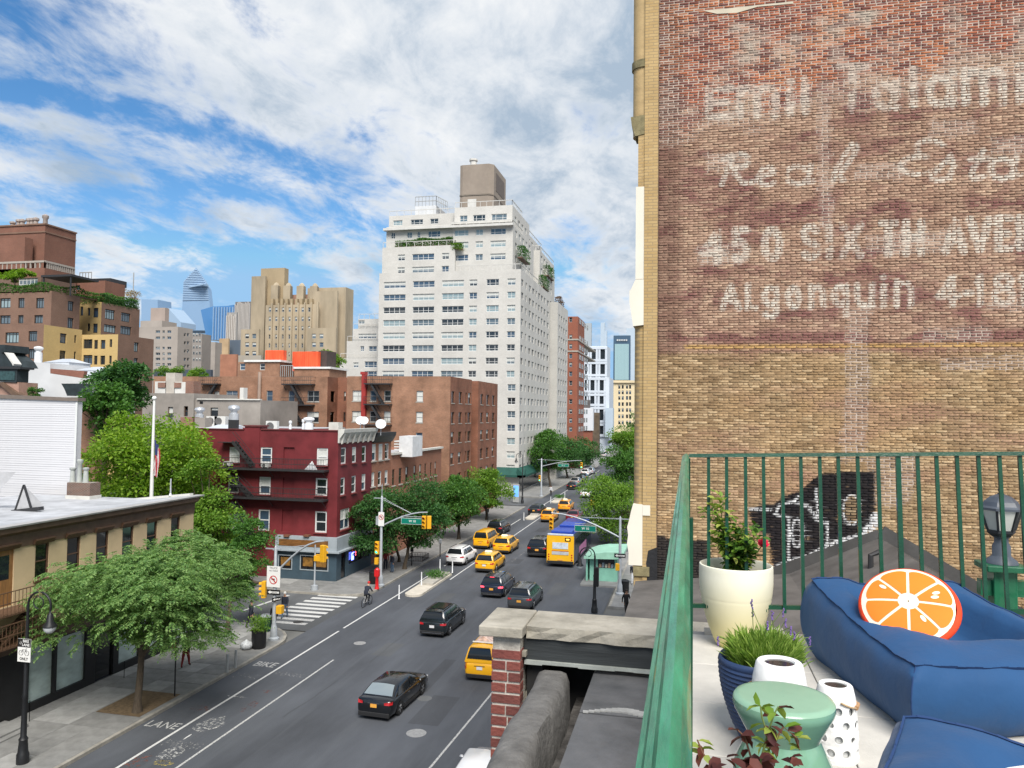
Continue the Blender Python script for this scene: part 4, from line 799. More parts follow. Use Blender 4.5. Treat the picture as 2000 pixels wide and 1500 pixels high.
m = MB(); m.add([(xl, CY-.1, zL-.12), (xr+.1, CY-.1, zR-.02), (xr+.1, CY-.1, zR+.2), (xl, CY-.1, zL+.16), (xl, CY+.6, zL-.12), (xr+.1, CY+.6, zR-.02), (xr+.1, CY+.6, zR+.2), (xl, CY+.6, zL+.16)], [(0, 1, 2, 3), (1, 5, 6, 2), (3, 2, 6, 7), (0, 4, 5, 1)]); m.build('roof_edge', M('edge_brown', (.16, .13, .11), .7, .15, 2), ws)
m = MB(); m.box(xr-.12, xr+.03, CY-.05, CY-.026, 0, zR-.1); m.build('corner_board', FRW, ws)
# FURTHER ROOFS ON THE LEFT
DY = 62.0; Z3 = lambda Y, x, y: gy(*cz('z3', x, y), Y)
ww = bld('white_wall_building', 'blank white party wall with brick parapet strip beyond the trees', -66, DY)
m = MB(); pts = [(-300, 520), (290, 515), (490, 500), (735, 520), (735, 670), (1210, 740), (1430, 760), (1430, 1300), (-300, 1300)]; P2 = [Z3(DY, *q) for q in pts]
n = len(P2); m.add([(p[0], DY, p[2]) for p in P2]+[(p[0], DY+5, p[2]) for p in P2], [tuple(range(n)), tuple(range(n, 2*n))[::-1]]+[(i, (i+1) % n, (i+1) % n+n, i+n) for i in range(n)]); m.build('wall', M('party_white', (.58, .59, .60), .85, .1, .4), ww)
m = MB(); a, b, c, d = Z3(DY, 738, 600), Z3(DY, 1240, 635), Z3(DY, 1210, 738), Z3(DY, 738, 668); m.add([a, b, c, d, a+(0, .4, 0), b+(0, .4, 0), c+(0, .4, 0), d+(0, .4, 0)], [(0, 1, 2, 3), (0, 4, 5, 1), (1, 5, 6, 2), (4, 7, 6, 5)]); m.build('brick_parapet', BRICK('para_brick', (.33, .13, .09), (.27, .1, .07), (.25, .16, .13)), ww)
for x0, x1, y0_, y1_ in ((620, 1020, 440, 600), (1100, 1430, 560, 700)):
 a, b = Z3(DY+3, x0, y1_), Z3(DY+3, x1, y0_); m = MB(); w = b[0]-a[0]; m.add([(a[0], DY+3, b[2]-.45), (b[0], DY+3, b[2]-.45), (b[0]-w*.3, DY+4.5, b[2]), (a[0]+w*.3, DY+4.5, b[2]), (a[0], DY+6, b[2]-.45), (b[0], DY+6, b[2]-.45)], [(0, 1, 2, 3), (1, 5, 2), (4, 0, 3), (5, 4, 3, 2)]); m.box(a[0]+.1, b[0]-.1, DY+3.05, DY+5.9, a[2]-.5, b[2]-.455); m.build('skylight_monitor', M('skylight_panel', (.5, .53, .57)), ww)
p = Z3(DY+1, 560, 480); vent(p[0], DY+1, p[2]-.2, 1.6, .35, 'white vent stack on top of the blank white wall', WHV)
m_root = bld('mansard_house', 'dark slate mansard dormer with carved black cornice at far left', -62, 55); MY = 55.0
SL = M('slate_black', (.022, .032, .036), .6, .35, 2); Q = lambda x, y, dy=0: gy(*cz('z3', x, y), MY+dy)
def slab(root, name, pts, d, mat, dy=0):
 P_ = [Q(x, y, dy) for x, y in pts]; n = len(P_); m = MB(); m.add([(p[0], MY+dy, p[2]) for p in P_]+[(p[0], MY+dy+d, p[2]) for p in P_], [tuple(range(n))[::-1], tuple(range(n, 2*n))]+[(i, (i+1) % n, (i+1) % n+n, i+n) for i in range(n)]); return m.build(name, mat, root)
slab(m_root, 'cornice', [(-200, 590), (270, 590), (265, 620), (250, 630), (245, 790), (235, 805), (-200, 780)], 1.2, SL)
slab(m_root, 'cornice_cap', [(-200, 560), (292, 575), (292, 605), (-200, 600)], 1.5, FRD, -.15)
slab(m_root, 'mansard', [(-200, 250), (75, 250), (78, 350), (20, 370), (150, 470), (215, 575), (-200, 575)], 2.5, SL, .2)
slab(m_root, 'roof_edge', [(60, 362), (85, 362), (205, 530), (190, 560), (170, 520)], .8, WREN, .1)
slab(m_root, 'cornice_panel', [(0, 640), (215, 640), (210, 770), (0, 765)], .05, M('verdigris', (.03, .07, .075), .7, .4, 4), -.05)
slab(m_root, 'pediment', [(-200, 800), (20, 800), (290, 985), (170, 985), (0, 840), (-200, 840)], .6, BRT, -.2); slab(m_root, 'wall', [(-200, 790), (275, 800), (275, 1100), (-200, 1100)], 2, M('pink_stone', (.36, .22, .17), .9, .2, 2), .1)
bk = bld('corniced_house', 'brick house with heavy black cornice half hidden by trees', -55, 58); BY = 58.0
m = MB(); a, b = Z3(BY, 985, 1020), Z3(BY, 1430, 825); m.box(a[0], b[0], BY, BY+1.5, 0, a[2]); m.build('wall', BR_S, bk)
P_ = [Z3(BY, *q) for q in ((975, 822), (1430, 822), (1430, 1000), (1060, 1000), (1020, 900))]; m = MB(); m.add([(p[0], BY-.6, p[2]) for p in P_]+[(p[0], BY+.5, p[2]) for p in P_], [(0, 1, 2, 3, 4), (0, 5, 6, 1), (0, 4, 9, 5), (4, 3, 8, 9)]); m.build('cornice', SL, bk)
m = MB(); a, b = Z3(BY, 1120, 1180), Z3(BY, 1260, 1080); m.box(a[0], b[0], BY-.05, BY-.003, a[2], b[2]); m.build('window', GL[0], bk)
# FAR BUILDINGS
rf = random.Random(5)
def pbox(root, Y, px0, pxC, pxR, pyT, mat, z0=0, south=(), name='wall', emat=None, pyref=None, east=(), **k):
 pr = pyref or pyT+10; x0, x1 = xS(Y, px0, pr), xS(Y, pxC, pr); y1 = float(gx(pxR, pr, x1)[1]) if pxR > pxC else Y+12
 y1 = min(max(y1, Y+1), Y+160); z1 = zS(Y, pxC, pyT); block(root, x0, x1, Y, y1, z0, z1, mat, south, east, .25, name, emat=emat, **k); return x0, x1, y1, z1
BRN = BRICK('coop_brown', (.235, .13, .09), (.19, .105, .075), (.22, .16, .125), .3, .1, .015, stain=.22); YEL = BRICK('coop_yellow', (.56, .40, .17), (.50, .355, .15), (.48, .36, .18), .3, .1, .012, stain=.12)
BRNR = BRICK('coop_red', (.25, .105, .07), (.20, .085, .06), (.2, .13, .1), .3, .1, .015, stain=.2)
CYY = 118.0; co = bld('terraced_apartment_house', 'brown and yellow brick apartment house with planted terraces and rooftop tank house', -110, CYY)
C1 = lambda Y, *q: rSc(Y, 'c1', *q)
Ya = CYY; hS = [C1(Ya, 40, 935, 135, 1012), C1(Ya, 210, 925, 270, 1000), C1(Ya, 40, 1065, 130, 1140), C1(Ya, 208, 1055, 268, 1128)]
xa = xS(Ya, 85, 660); hE = [rEc(xa, 'c1', *q) for q in ((440, 942, 487, 1015), (545, 955, 560, 1012), (437, 1068, 482, 1140), (542, 1075, 557, 1133))]
l = pbox(co, Ya, -40, 85, 160, 634, BRN, 0, hS, emat=YEL, pyref=660, east=hE, para=.5); wins(co, 'S', Ya, hS, .25, FRD, GL[2:], (.25, .5, .75), (.8,), .16, (0,), rnd=rf); wins(co, 'E', xa, hE, .25, FRD, GL[:2], lambda w: (.33, .66) if w > 2 else (), (.75,), .16, (0,), rnd=rf)
Yb = CYY+4.5; xb = xS(Yb, 100, 600); hS = [C1(Yb, 0, 685, 75, 755), C1(Yb, 135, 683, 177, 755), C1(Yb, 265, 683, 320, 757), C1(Yb, 0, 810, 75, 872), C1(Yb, 133, 808, 170, 868), C1(Yb, 252, 808, 312, 868)]
hE = [rEc(xb, 'c1', *q) for q in ((497, 706, 540, 778), (495, 828, 538, 905))]
u = pbox(co, Yb, -40, 100, 156, 568, BRN, 0, hS, pyref=600, east=hE, para=.5); wins(co, 'S', Yb, hS, .25, FRD, GL[2:], (.33, .66), (.8,), .16, (0,), rnd=rf); wins(co, 'E', xb, hE, .25, FRD, GL[2:], (.33, .66), (.8,), .16, (0,), rnd=rf)
Yc = CYY+9; t = pbox(co, Yc, -40, 80, 146, 541, M('terrace_dark', (.16, .10, .075), .8, .2, .5), 0, [C1(Yc, 135, 540, 275, 585)], pyref=560); wins(co, 'S', Yc, [C1(Yc, 135, 540, 275, 585)], .25, FRW, GL[1:], (.2, .4, .6, .8), (), .16, rnd=rf)
m = MB(); a, b = gy(*cz('c1', 300, 515), Yb+1), gy(*cz('c1', 545, 545), Yb+1); m.box(a[0], a[0]+7, Yb+1, Yb+8, a[2]-.4, a[2]); m.build('pergola', FRD, co)
m = MB()
for q in (378, 525): p = gy(*cz('c1', q, 590), Yb+1.2); m.box(a[0]+(.3 if q < 400 else 6.5), a[0]+(.5 if q < 400 else 6.7), Yb+1.2, Yb+1.4, p[2]-2, a[2]-.401)
m.build('pergola_post', FRD, co)
Yd = CYY+10; k = pbox(co, Yd, -40, 87, 149, 523, BRNR, 0, pyref=535, para=.3); railing(co, [(k[0], Yd+.1, k[3]), (k[1]-.1, Yd+.1, k[3]), (k[1]-.1, k[2]-.5, k[3])], 1.3, M('rail_stone', (.36, .32, .28), .8), .25, 14)
Ye = CYY+13; k = pbox(co, Ye, -40, 87, 148, 439, BRNR, 0, pyref=480); m = MB(); m.box(k[0], k[1]+.15, Ye-.15, k[2], k[3]-1.6, k[3]-1.3); m.box(k[0], k[1]+.2, Ye-.2, k[2]+.1, k[3]+.003, k[3]+.3); m.build('string_course', BRN, co)
k2 = pbox(co, Ye-3, -40, 48, 64, 463, BRNR, 0, pyref=490)
for px, h in ((25, 1.5), (37, 1.9), (43.5, 1.9), (56.5, 2), (62.5, 2), (70, 2.1), (88.5, 2.6)):
 p = gy(px, 437, Ye+1.5); m = MB(); m.lathe([(.5, 0), (.42, h*.6), (.62, h*.7), (.62, h*.9), (.2, h)], 8, (p[0], Ye+1.5, k[3])); m.build('flue', M('flue_grey', (.33, .28, .25), .8), co, 40)
Yf = l[2]+.05; hS = [C1(Yf, 612, 985, 675, 1052), C1(Yf, 690, 990, 715, 1055), C1(Yf, 738, 990, 770, 1055), C1(Yf, 803, 985, 820, 1042), C1(Yf, 610, 1100, 675, 1170), C1(Yf, 688, 1105, 712, 1170), C1(Yf, 735, 1105, 768, 1170), C1(Yf, 800, 1105, 817, 1160)]
xf = xS(Yf, 230, 680); hE = [rEc(xf, 'c1', *q) for q in ((982, 1008, 1015, 1078), (980, 1122, 1010, 1180))]
w = pbox(co, Yf, 150, 230, 300, 653, YEL, 0, hS, emat=BRN, pyref=680, east=hE, para=.4); wins(co, 'S', Yf, hS, .25, FRD, GL[:3], lambda q: (.33, .66) if q > 2.5 else (.5,), (.75,), .16, (0,), rnd=rf); wins(co, 'E', xf, hE, .25, FRD, GL[2:], (.5,), (.75,), .16, (0,), rnd=rf)
Yg = Yf+7; hS = [C1(Yg, 588, 745, 607, 812), C1(Yg, 642, 755, 660, 812), C1(Yg, 682, 755, 718, 825), C1(Yg, 640, 870, 658, 925), C1(Yg, 680, 870, 713, 938)]
xg = xS(Yg, 197, 640); hE = [rEc(xg, 'c1', *q) for q in ((770, 768, 842, 840), (888, 792, 955, 858), (762, 880, 850, 938), (882, 890, 962, 952))]
w2 = pbox(co, Yg, 150, 197, 272, 590, YEL, 0, hS, emat=BRN, pyref=640, east=hE, para=.4); wins(co, 'S', Yg, hS, .25, FRD, GL[:2], lambda q: (.5,) if q > 1.4 else (), (.75,), .16, (0,), rnd=rf); wins(co, 'E', xg, hE, .25, FRD, GL[2:], (.25, .5, .75), (.78,), .16, (0,), rnd=rf)
Yh = Yg+6; w3 = pbox(co, Yh, 148, 205, 244, 548, BRNR, 0, [C1(Yh, 540, 590, 585, 622)], pyref=570, para=.3); wins(co, 'S', Yh, [C1(Yh, 540, 590, 585, 622)], .25, FRW, GL[1:], rnd=rf)
m = MB(); p = gy(178, 542, Yh+3); m.box(p[0]-5, p[0]+5, Yh+3, Yh+8, w3[3]-.3, w3[3]+1.1); m.build('cooling_unit', FRD, co); railing(co, [(xS(Yh, 152, 545), Yh+.5, w3[3]), (xS(Yh, 175, 545), Yh+.5, w3[3])], 2.0, FRG, .12, 4)
m = MB(); p = gy(236, 560, Yh+8); m.tube([(p[0], Yh+12, w3[3]), (p[0], Yh+12, w3[3]+4)], .12, 5); m.build('antenna', FRG, co)
COOP = dict(b=(xb, Yb, u[3]), g=(xg, Yg, w2[3], w2[2]), a=(xa, Ya, l[3]), f=(xf, Yf, w[3], w[2]))
GRA = M('grey_brick_far', (.35, .31, .275), .9, .12, .15); gb = bld('apartment_block', 'grey-beige stepped apartment block behind the yellow brick wing', -170, 210); Yq = 215.0
C2 = lambda Y, *q: rSc(Y, 'c2', *q)
hS = [C2(Yq, x, y, x+w_, y+20) for y in (620, 665, 740, 782, 820, 860) for x, w_ in ((165, 32), (215, 16), (250, 28))]
hE = None; xq = xS(Yq, 347, 660)
hE = [rEc(xq, 'c2', x, y, x+16, y+24) for y in (640, 700, 760, 820, 870) for x in (372, 395)]
k = pbox(gb, Yq, 270, 347, 376, 638, GRA, 0, hS, pyref=660, east=hE); wins(gb, 'S', Yq, hS, .25, FRG, GL[:3], (.5,), (), .12, (0, 0, .5), rnd=rf); wins(gb, 'E', xq, hE, .25, FRG, GL[:2], (), (), .12, rnd=rf)
k = pbox(gb, Yq+40, 360, 394, 412, 652, M('grey_brick_far2', (.27, .245, .225), .9, .12, .15), 0, pyref=680); k = pbox(gb, Yq+60, 395, 420, 433, 668, GRA, 0, pyref=690)
hS2 = [C2(Yq+40, 440+i*22, 640+j*45, 452+i*22, 660+j*45) for i in range(3) for j in range(5)]
wins(gb, 'S', Yq+40, hS2, -.08, FRG, GL[:1], (), (), .1, rnd=rf)
pbox(gb, Yq+8, 274, 316, 345, 626, GRA, 0, pyref=640); pbox(gb, Yq+14, 294, 322, 330, 601, M('grey_tank_far', (.36, .29, .25), .9, .1, .2), 0, pyref=620)
TAN = M('tan_brick_far', (.37, .305, .215), .9, .3, .16, stretch=(1, 1, .3)); TAN2 = M('tan_brick_yellower', (.36, .28, .175), .9, .12, .12); Yt = 262.0  # second tan is slightly yellower, for the rear block and finials
dt = bld('deco_tower', 'tan brick art deco institutional tower with piers and blank shoulders', -150, Yt)
hS = [C2(Yt, x, y, x+20, y+32) for y in (452, 520, 588, 650, 715, 780, 840) for x in (993, 1040, 1090, 1138, 1185, 1233, 1282)]
pbox(dt, Yt, 518, 620, 622, 594, TAN, 0, hS, pyref=640, para=.5); wins(dt, 'S', Yt, hS, .25, FRG, GL[:2], (), (.5,), .14, (0, .5), rnd=rf)
for x in range(8):
 u0 = 260+(1020+48*x)/3.75-1.6; m = MB(); m.box(xS(Yt, u0, 640), xS(Yt, u0+2.4, 640), Yt-.7, Yt-.002, 0, zS(Yt, 560, 592)); m.build('pier', TAN, dt)
pbox(dt, Yt+3, 490, 517, 519, 539, TAN, 0, pyref=600); pbox(dt, Yt+5, 509, 555, 563, 523, TAN2, 0, pyref=560); k = pbox(dt, Yt+2, 610, 658, 660, 568, TAN, 0, pyref=620); pbox(dt, Yt+6, 600, 675, 690, 561, TAN, 0, pyref=600)
pbox(dt, Yt+6, 525, 600, 601, 575, M('deco_red', (.34, .20, .15), .9, .2, .4), 0, pyref=590)
for i, px in enumerate((536, 560, 586, 612)):
 m = MB(); p0, p1 = gy(px-7, 570, Yt+2.2), gy(px+7, 557+i*.5, Yt+2.2); c = (p0[0]+p1[0])/2; m.prism([(p0[0], Yt+2.2), (p1[0], Yt+2.2), (p1[0]-.5, Yt+5), (p0[0]+.5, Yt+5)], 20, p1[2]); m.lathe([((p1[0]-p0[0])*.45, 0), ((p1[0]-p0[0])*.3, .8), (.2, 1.3)], 6, (c, Yt+3.6, p1[2])); m.build('buttress', TAN, dt)
for i in range(9):
 px = 530+i*9.5; p0, p1 = gy(px-2.4, 590, Yt-.3), gy(px+2.4, 583, Yt-.3); m = MB(); m.box(p0[0], p1[0], Yt+.1, Yt+1.5, p0[2]-1, p1[2]); m.build('finial', TAN2, dt)
for (a, b, py, cs) in ((470, 505, 643, (820, 872)), (600, 656, 640, (1310, 1365))):
 Yl = Yt-6; hh = [C2(Yl, x, y, x+28, y+34) for y in (645, 708, 772, 830) for x in cs]; hh = [h for h in hh]
 pbox(dt, Yl, a, b, b+3, py, TAN, 0, hh, pyref=670); wins(dt, 'S', Yl, hh, .25, FRG, GL[:3], (), (.5,), .14, (0, .5), rnd=rf)
pbox(dt, Yt-8, 460, 510, 511, 694, M('tan_low', (.36, .33, .28), .9, .1, .2), 0, pyref=700)
def striped(name, label, Y, px0, pxC, pxR, pyT, n, mats, z0=0):
 g = bld(name, label, xS(Y, (px0+pxC)/2, 650), Y); x0, x1 = xS(Y, px0, pyT+30), xS(Y, pxC, pyT+30); z1 = zS(Y, pxC, pyT); y1 = min(float(gx(pxR, pyT+30, x1)[1]), Y+120)
 m = MB(); m.box(x0, x1, Y, y1, z0, z1); m.build('wall', mats[0], g)
 for i in range(n):
  w_ = (x1-x0)/n; m = MB(); m.box(x0+w_*(i+.25), x0+w_*(i+.75), Y-1.2, Y-.01, z0, z1-rf.random()*3); m.build('pier', mats[1], g)
 return g, x0, x1, y1, z1
striped('striped_slab', 'grey slab tower with vertical pale and dark stripes', 520.0, 459, 489, 492, 589, 12, (M('slab_dark', (.16, .15, .15), .6), M('slab_pale', (.46, .43, .40), .8)))
striped('striped_slab', 'lower pale slab with vertical piers left of the striped tower', 500.0, 442, 462, 464, 610, 6, (M('slab_grey', (.28, .27, .26), .6), M('slab_pale2', (.50, .46, .42), .8)))
g = bld('small_office_block', 'small tan and glass office block before the striped slab', -200, 330); pbox(g, 330., 428, 446, 447, 661, M('tan_small', (.42, .30, .18), .9, .2, .2), 0, pyref=680); pbox(g, 335., 446, 470, 471, 664, GLASS('office_glass', (.10, .13, .17), .15), 0, pyref=680)
g = bld('brick_low_block', 'low reddish block between grey apartments and tan tower', -170, 240); pbox(g, 240., 430, 462, 465, 692, M('brick_low', (.36, .17, .11), .9, .2, .3), 0, pyref=705); g = bld('dark_low_block', 'dark flat-roofed block in front of the grey apartments', -150, 190); pbox(g, 190., 355, 412, 414, 722, M('low_dark', (.06, .075, .10), .7, .2, .3), 0, pyref=728); pbox(g, 180., 300, 338, 340, 721, M('low_dark', (.06, .075, .10)), 0, pyref=728)
def glass_tower(name, label, Y, outline, mat, bands=(), lm=None, depth=40):
 P_ = [gy(px, py, Y) for px, py in outline]; cx = sum(p[0] for p in P_)/len(P_); g = bld(name, label, cx, Y); n = len(P_)
 m = MB(); m.add([(p[0], Y, p[2]) for p in P_]+[(cx+(p[0]-cx)*.96+depth*.12, Y+depth, p[2]) for p in P_], [tuple(range(n))[::-1], tuple(range(n, 2*n))]+[(i, (i+1) % n, (i+1) % n+n, i+n) for i in range(n)]); m.build('curtain_wall', mat, g); return g, P_
BG1 = GLASS('tower_glass_haze_pale', (.22, .34, .50), .25, .6); BG2 = GLASS('tower_glass_blue', (.07, .20, .42), .2, .6); BG3 = GLASS('tower_glass_haze_tint', (.28, .38, .50), .4, .4)  # pale blues of the far glass hold the distance haze in their colour
Yh = 1500.0
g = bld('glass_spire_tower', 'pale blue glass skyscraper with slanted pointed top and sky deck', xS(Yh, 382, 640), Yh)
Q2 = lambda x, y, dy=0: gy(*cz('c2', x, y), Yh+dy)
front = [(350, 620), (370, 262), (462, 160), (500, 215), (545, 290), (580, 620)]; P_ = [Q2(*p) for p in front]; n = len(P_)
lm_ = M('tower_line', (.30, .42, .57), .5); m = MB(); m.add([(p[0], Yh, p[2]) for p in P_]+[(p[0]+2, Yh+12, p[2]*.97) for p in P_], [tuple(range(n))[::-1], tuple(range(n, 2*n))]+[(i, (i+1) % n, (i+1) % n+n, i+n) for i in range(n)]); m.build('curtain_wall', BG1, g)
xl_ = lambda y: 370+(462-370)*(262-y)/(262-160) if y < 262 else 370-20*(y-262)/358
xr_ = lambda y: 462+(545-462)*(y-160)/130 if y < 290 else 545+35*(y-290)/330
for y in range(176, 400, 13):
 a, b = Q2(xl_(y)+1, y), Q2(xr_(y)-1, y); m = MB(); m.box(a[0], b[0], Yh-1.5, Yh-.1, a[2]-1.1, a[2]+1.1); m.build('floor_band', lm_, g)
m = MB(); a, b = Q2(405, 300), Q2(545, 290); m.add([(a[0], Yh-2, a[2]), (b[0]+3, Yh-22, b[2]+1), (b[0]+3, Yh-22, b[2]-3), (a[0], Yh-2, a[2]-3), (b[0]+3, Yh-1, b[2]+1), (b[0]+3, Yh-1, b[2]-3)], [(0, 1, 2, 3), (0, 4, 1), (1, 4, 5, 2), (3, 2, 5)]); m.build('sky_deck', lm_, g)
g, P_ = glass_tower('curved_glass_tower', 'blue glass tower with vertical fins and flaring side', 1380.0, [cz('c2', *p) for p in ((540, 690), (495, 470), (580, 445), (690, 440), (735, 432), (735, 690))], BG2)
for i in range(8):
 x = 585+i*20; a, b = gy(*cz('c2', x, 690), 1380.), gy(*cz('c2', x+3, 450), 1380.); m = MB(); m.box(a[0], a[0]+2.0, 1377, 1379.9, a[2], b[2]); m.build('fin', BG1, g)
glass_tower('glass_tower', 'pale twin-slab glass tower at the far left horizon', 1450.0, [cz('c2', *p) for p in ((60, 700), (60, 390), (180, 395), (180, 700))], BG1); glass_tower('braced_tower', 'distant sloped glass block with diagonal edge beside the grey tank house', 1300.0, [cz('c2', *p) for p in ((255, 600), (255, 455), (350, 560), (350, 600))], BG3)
# up the avenue
RBX = -29.0; RBR = BRICK('tower_red', (.33, .10, .055), (.27, .085, .05), (.25, .13, .1), .3, .1, .015, stain=.15); Yr = float(gx(1108, 700, -33.)[1])
rb = bld('red_brick_tower', 'slim red-brown brick apartment tower beyond the white one', -34, 200); Yr = 205.0; xE = xS(Yr, 1128, 700)
C4 = lambda Y, *q: rSc(Y, 'c4', *q); rws = (250, 390, 465, 545, 615, 690, 765, 840, 915, 995, 1070, 1140)
hS = [C4(Yr, 1090, y, 1115, y+38) for y in rws]+[C4(Yr, 1160, y, 1180, y+42) for y in rws[4:]]; hE = [rEc(xE, 'c4', 1168+dx, y, 1180+dx, y+42) for y in rws[1:] for dx in ()]
pbox(rb, Yr, 1100, 1128, 1141, 618, RBR, 0, [h for h in hS if h[2] < xE-.3], pyref=700, para=.5); wins(rb, 'S', Yr, [h for h in hS if h[2] < xE-.3], .25, FRG, GL[:2], (), (.5,), .12, (0, .4), rnd=rf)
hE = [(Yr+3+5*i, zS(Yr, 1120, 560+(y+40)/4.167), Yr+6+5*i, zS(Yr, 1120, 560+y/4.167)) for y in rws for i in range(4)]; wins(rb, 'E', xE, hE, -.06, FRG, GL[:2], (.5,), (.5,), .15, rnd=rf)
for y in (430, 525): p = gy(*cz('c4', 1100, y), Yr); m = MB(); m.box(xS(Yr, 1100, 700), xE+.15, Yr-.15, Yr+40, p[2]-.2, p[2]+.2); m.build('string_course', STONE, rb)
WFR = M('frame_concrete', (.55, .60, .66), .5, .06, .2); wg = bld('framed_glass_building', 'modern building with large white frames around dark glass bays', -35, 300); Yw = 300.0
def bays(root, Y, px0, px1, rows_, cols_, mat=WFR, gl=GL[0], dp=.8):
 for (a, b) in rows_:
  for (c, d) in cols_:
   h = rS(Y, c, a, d, b); m = MB(); m.box(h[0], h[2], Y-.06, Y-.01, h[1], h[3]); m.build('glazed_bay', gl, root)
 m = MB(); zs = sorted({v for r_ in rows_ for v in r_}); 
 for (a, b) in rows_:
  for py in (a, b): z = zS(Y, (px0+px1)/2, py); m.box(xS(Y, px0, 700), xS(Y, px1, 700), Y-dp, Y-.07, z-.45, z+.45)
 m.build('floor_frame', mat, root); m = MB()
 for px in sorted({v for c_ in cols_ for v in c_}):
  x = xS(Y, px, 700); m.box(x-.4, x+.4, Y-dp*.9, Y-.08, zS(Y, px, rows_[-1][1]), zS(Y, px, rows_[0][0]))
 m.build('upright_frame', mat, root)
k = pbox(wg, Yw, 1138, 1186, 1192, 676, WFR, 0, pyref=700); bays(wg, Yw-.01, 1139, 1186, [(680, 704), (709, 733), (740, 764)], [(1141, 1149), (1154, 1166), (1171, 1184)])
k = pbox(wg, Yw-8, 1138, 1190, 1198, 737, WFR, 0, pyref=760); bays(wg, Yw-8.01, 1139, 1184, [(740, 765), (771, 791), (797, 823), (829, 850)], [(1141, 1149), (1152, 1164), (1170, 1182)])
m = MB(); a, b = rS(Yw-8, 1184.5, 797, 1199, 853)[:2], rS(Yw-8, 1184.5, 797, 1199, 853)[2:]; m.box(a[0], b[0], Yw-12, Yw-8.2, a[1], b[1]); m.build('blank_panel', M('panel_blue_grey', (.42, .50, .58), .5, .06, .3), wg)
g = bld('billboard_building', 'narrow building with blank white painted wall up the avenue', -33, 262); pbox(g, 262., 1139, 1158, 1160, 797, M('bill_white', (.66, .68, .71), .8, .06, .3), 9, pyref=810); pbox(g, 262.5, 1137, 1157, 1158, 840, RBR, 0, pyref=845); pbox(g, 263., 1140, 1152, 1153, 781, M('bill_dark', (.12, .11, .11), .8, .5, .4), 9, pyref=790)
g = bld('dark_low_building', 'dark brown low building beside the white painted wall', -31, 280); pbox(g, 280., 1157, 1170, 1172, 806, M('low_brown', (.10, .075, .05), .8, .4, .5), 0, pyref=830)
g = bld('cream_office_building', 'cream office building with paired dark windows beyond the framed glass', -30, 420); Yo = 420.0; CRM = M('cream_far', (.66, .55, .36), .9, .08, .2)
C4 = lambda Y, *q: rSc(Y, 'c4', *q); hS = [C4(Yo, x, y, x+16, y+30) for y in (800, 845, 890, 940, 988, 1040, 1090) for x in (1490, 1518, 1553, 1578)]
pbox(g, Yo, 1198, 1250, 1252, 745, CRM, 0, hS, pyref=790, para=.4); wins(g, 'S', Yo, hS, .25, FRD, GL[:2], (), (), .15, (0, .3), rnd=rf)
m = MB(); p = gy(1200, 744, Yo); m.box(xS(Yo, 1197, 750), xS(Yo, 1252, 750), Yo-1, Yo-.01, p[2]-1.0, p[2]+.3); m.build('cornice', CRM, g)
TG = GLASS('tower_glass_green', (.30, .44, .46), .15, .7); g = bld('green_glass_tower', 'blue-green glass tower with dark edges and white mullions', -50, 620); Yg = 620.0; k = pbox(g, Yg, 1198, 1231, 1232, 655, GLASS('tower_edge', (.05, .09, .14), .2), 0, pyref=700)
for i in range(10):
 u0, u1 = 1201+i*2.75, 1203.2+i*2.75; h = rS(Yg, u0, 672, u1, 742); m = MB(); m.box(h[0], h[2], Yg-1.0, Yg-.02, h[1], h[3]); m.build('glass_strip', TG, g)
for i in range(6): h = rS(Yg, 1205+i*3.6, 663, 1207+i*3.6, 666); m = MB(); m.box(h[0], h[2], Yg-1, Yg-.02, h[1], h[3]); m.build('crown_window', FRW, g)
HZ = M('haze_tinted_tower', (.42, .50, .58), .9, .05, .05)  # distance haze is mixed into this wall colour, no air is built
for nm, lb, Y, a, b, t in (('distant_tower', 'thin pale supertall tower rising far up the avenue', 2600., 1173, 1181, 630), ('distant_tower', 'shorter pale slab touching the thin supertall tower', 2500., 1181, 1185, 646), ('distant_tower', 'grey slab tower above the framed glass building', 900., 1141, 1155, 631), ('distant_tower', 'haze-tinted tower half hidden behind the brick wall pilaster', 1600., 1223, 1245, 641)):
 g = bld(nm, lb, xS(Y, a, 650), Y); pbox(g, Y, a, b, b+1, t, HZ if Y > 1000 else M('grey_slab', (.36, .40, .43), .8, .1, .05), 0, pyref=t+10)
# OLD BRICK WALL WITH GHOST SIGN
WYP = 17.0; WXL, WXR, WZ0, WZ1 = -.66, 9.2, 7.5, 25.2
_lat = np.random.default_rng(21).random((64, 64))
def vnoise(x, y):
 xi = np.floor(x).astype(int); yi = np.floor(y).astype(int); fx = x-xi; fy = y-yi; fx = fx*fx*(3-2*fx); fy = fy*fy*(3-2*fy); g = lambda a, b: _lat[a % 64, b % 64]
 return (g(xi, yi)*(1-fx)+g(xi+1, yi)*fx)*(1-fy)+(g(xi, yi+1)*(1-fx)+g(xi+1, yi+1)*fx)*fy
def fbm(x, y, n=4, g=.55):
 s = 0; a = 1; t = 0
 for i in range(n): s = s+a*vnoise(x*2**i+i*13.7, y*2**i+i*7.1); t += a; a *= g
 return s/t
def wpt(px, py): p = gy(px, py, WYP); return p[0], p[2]
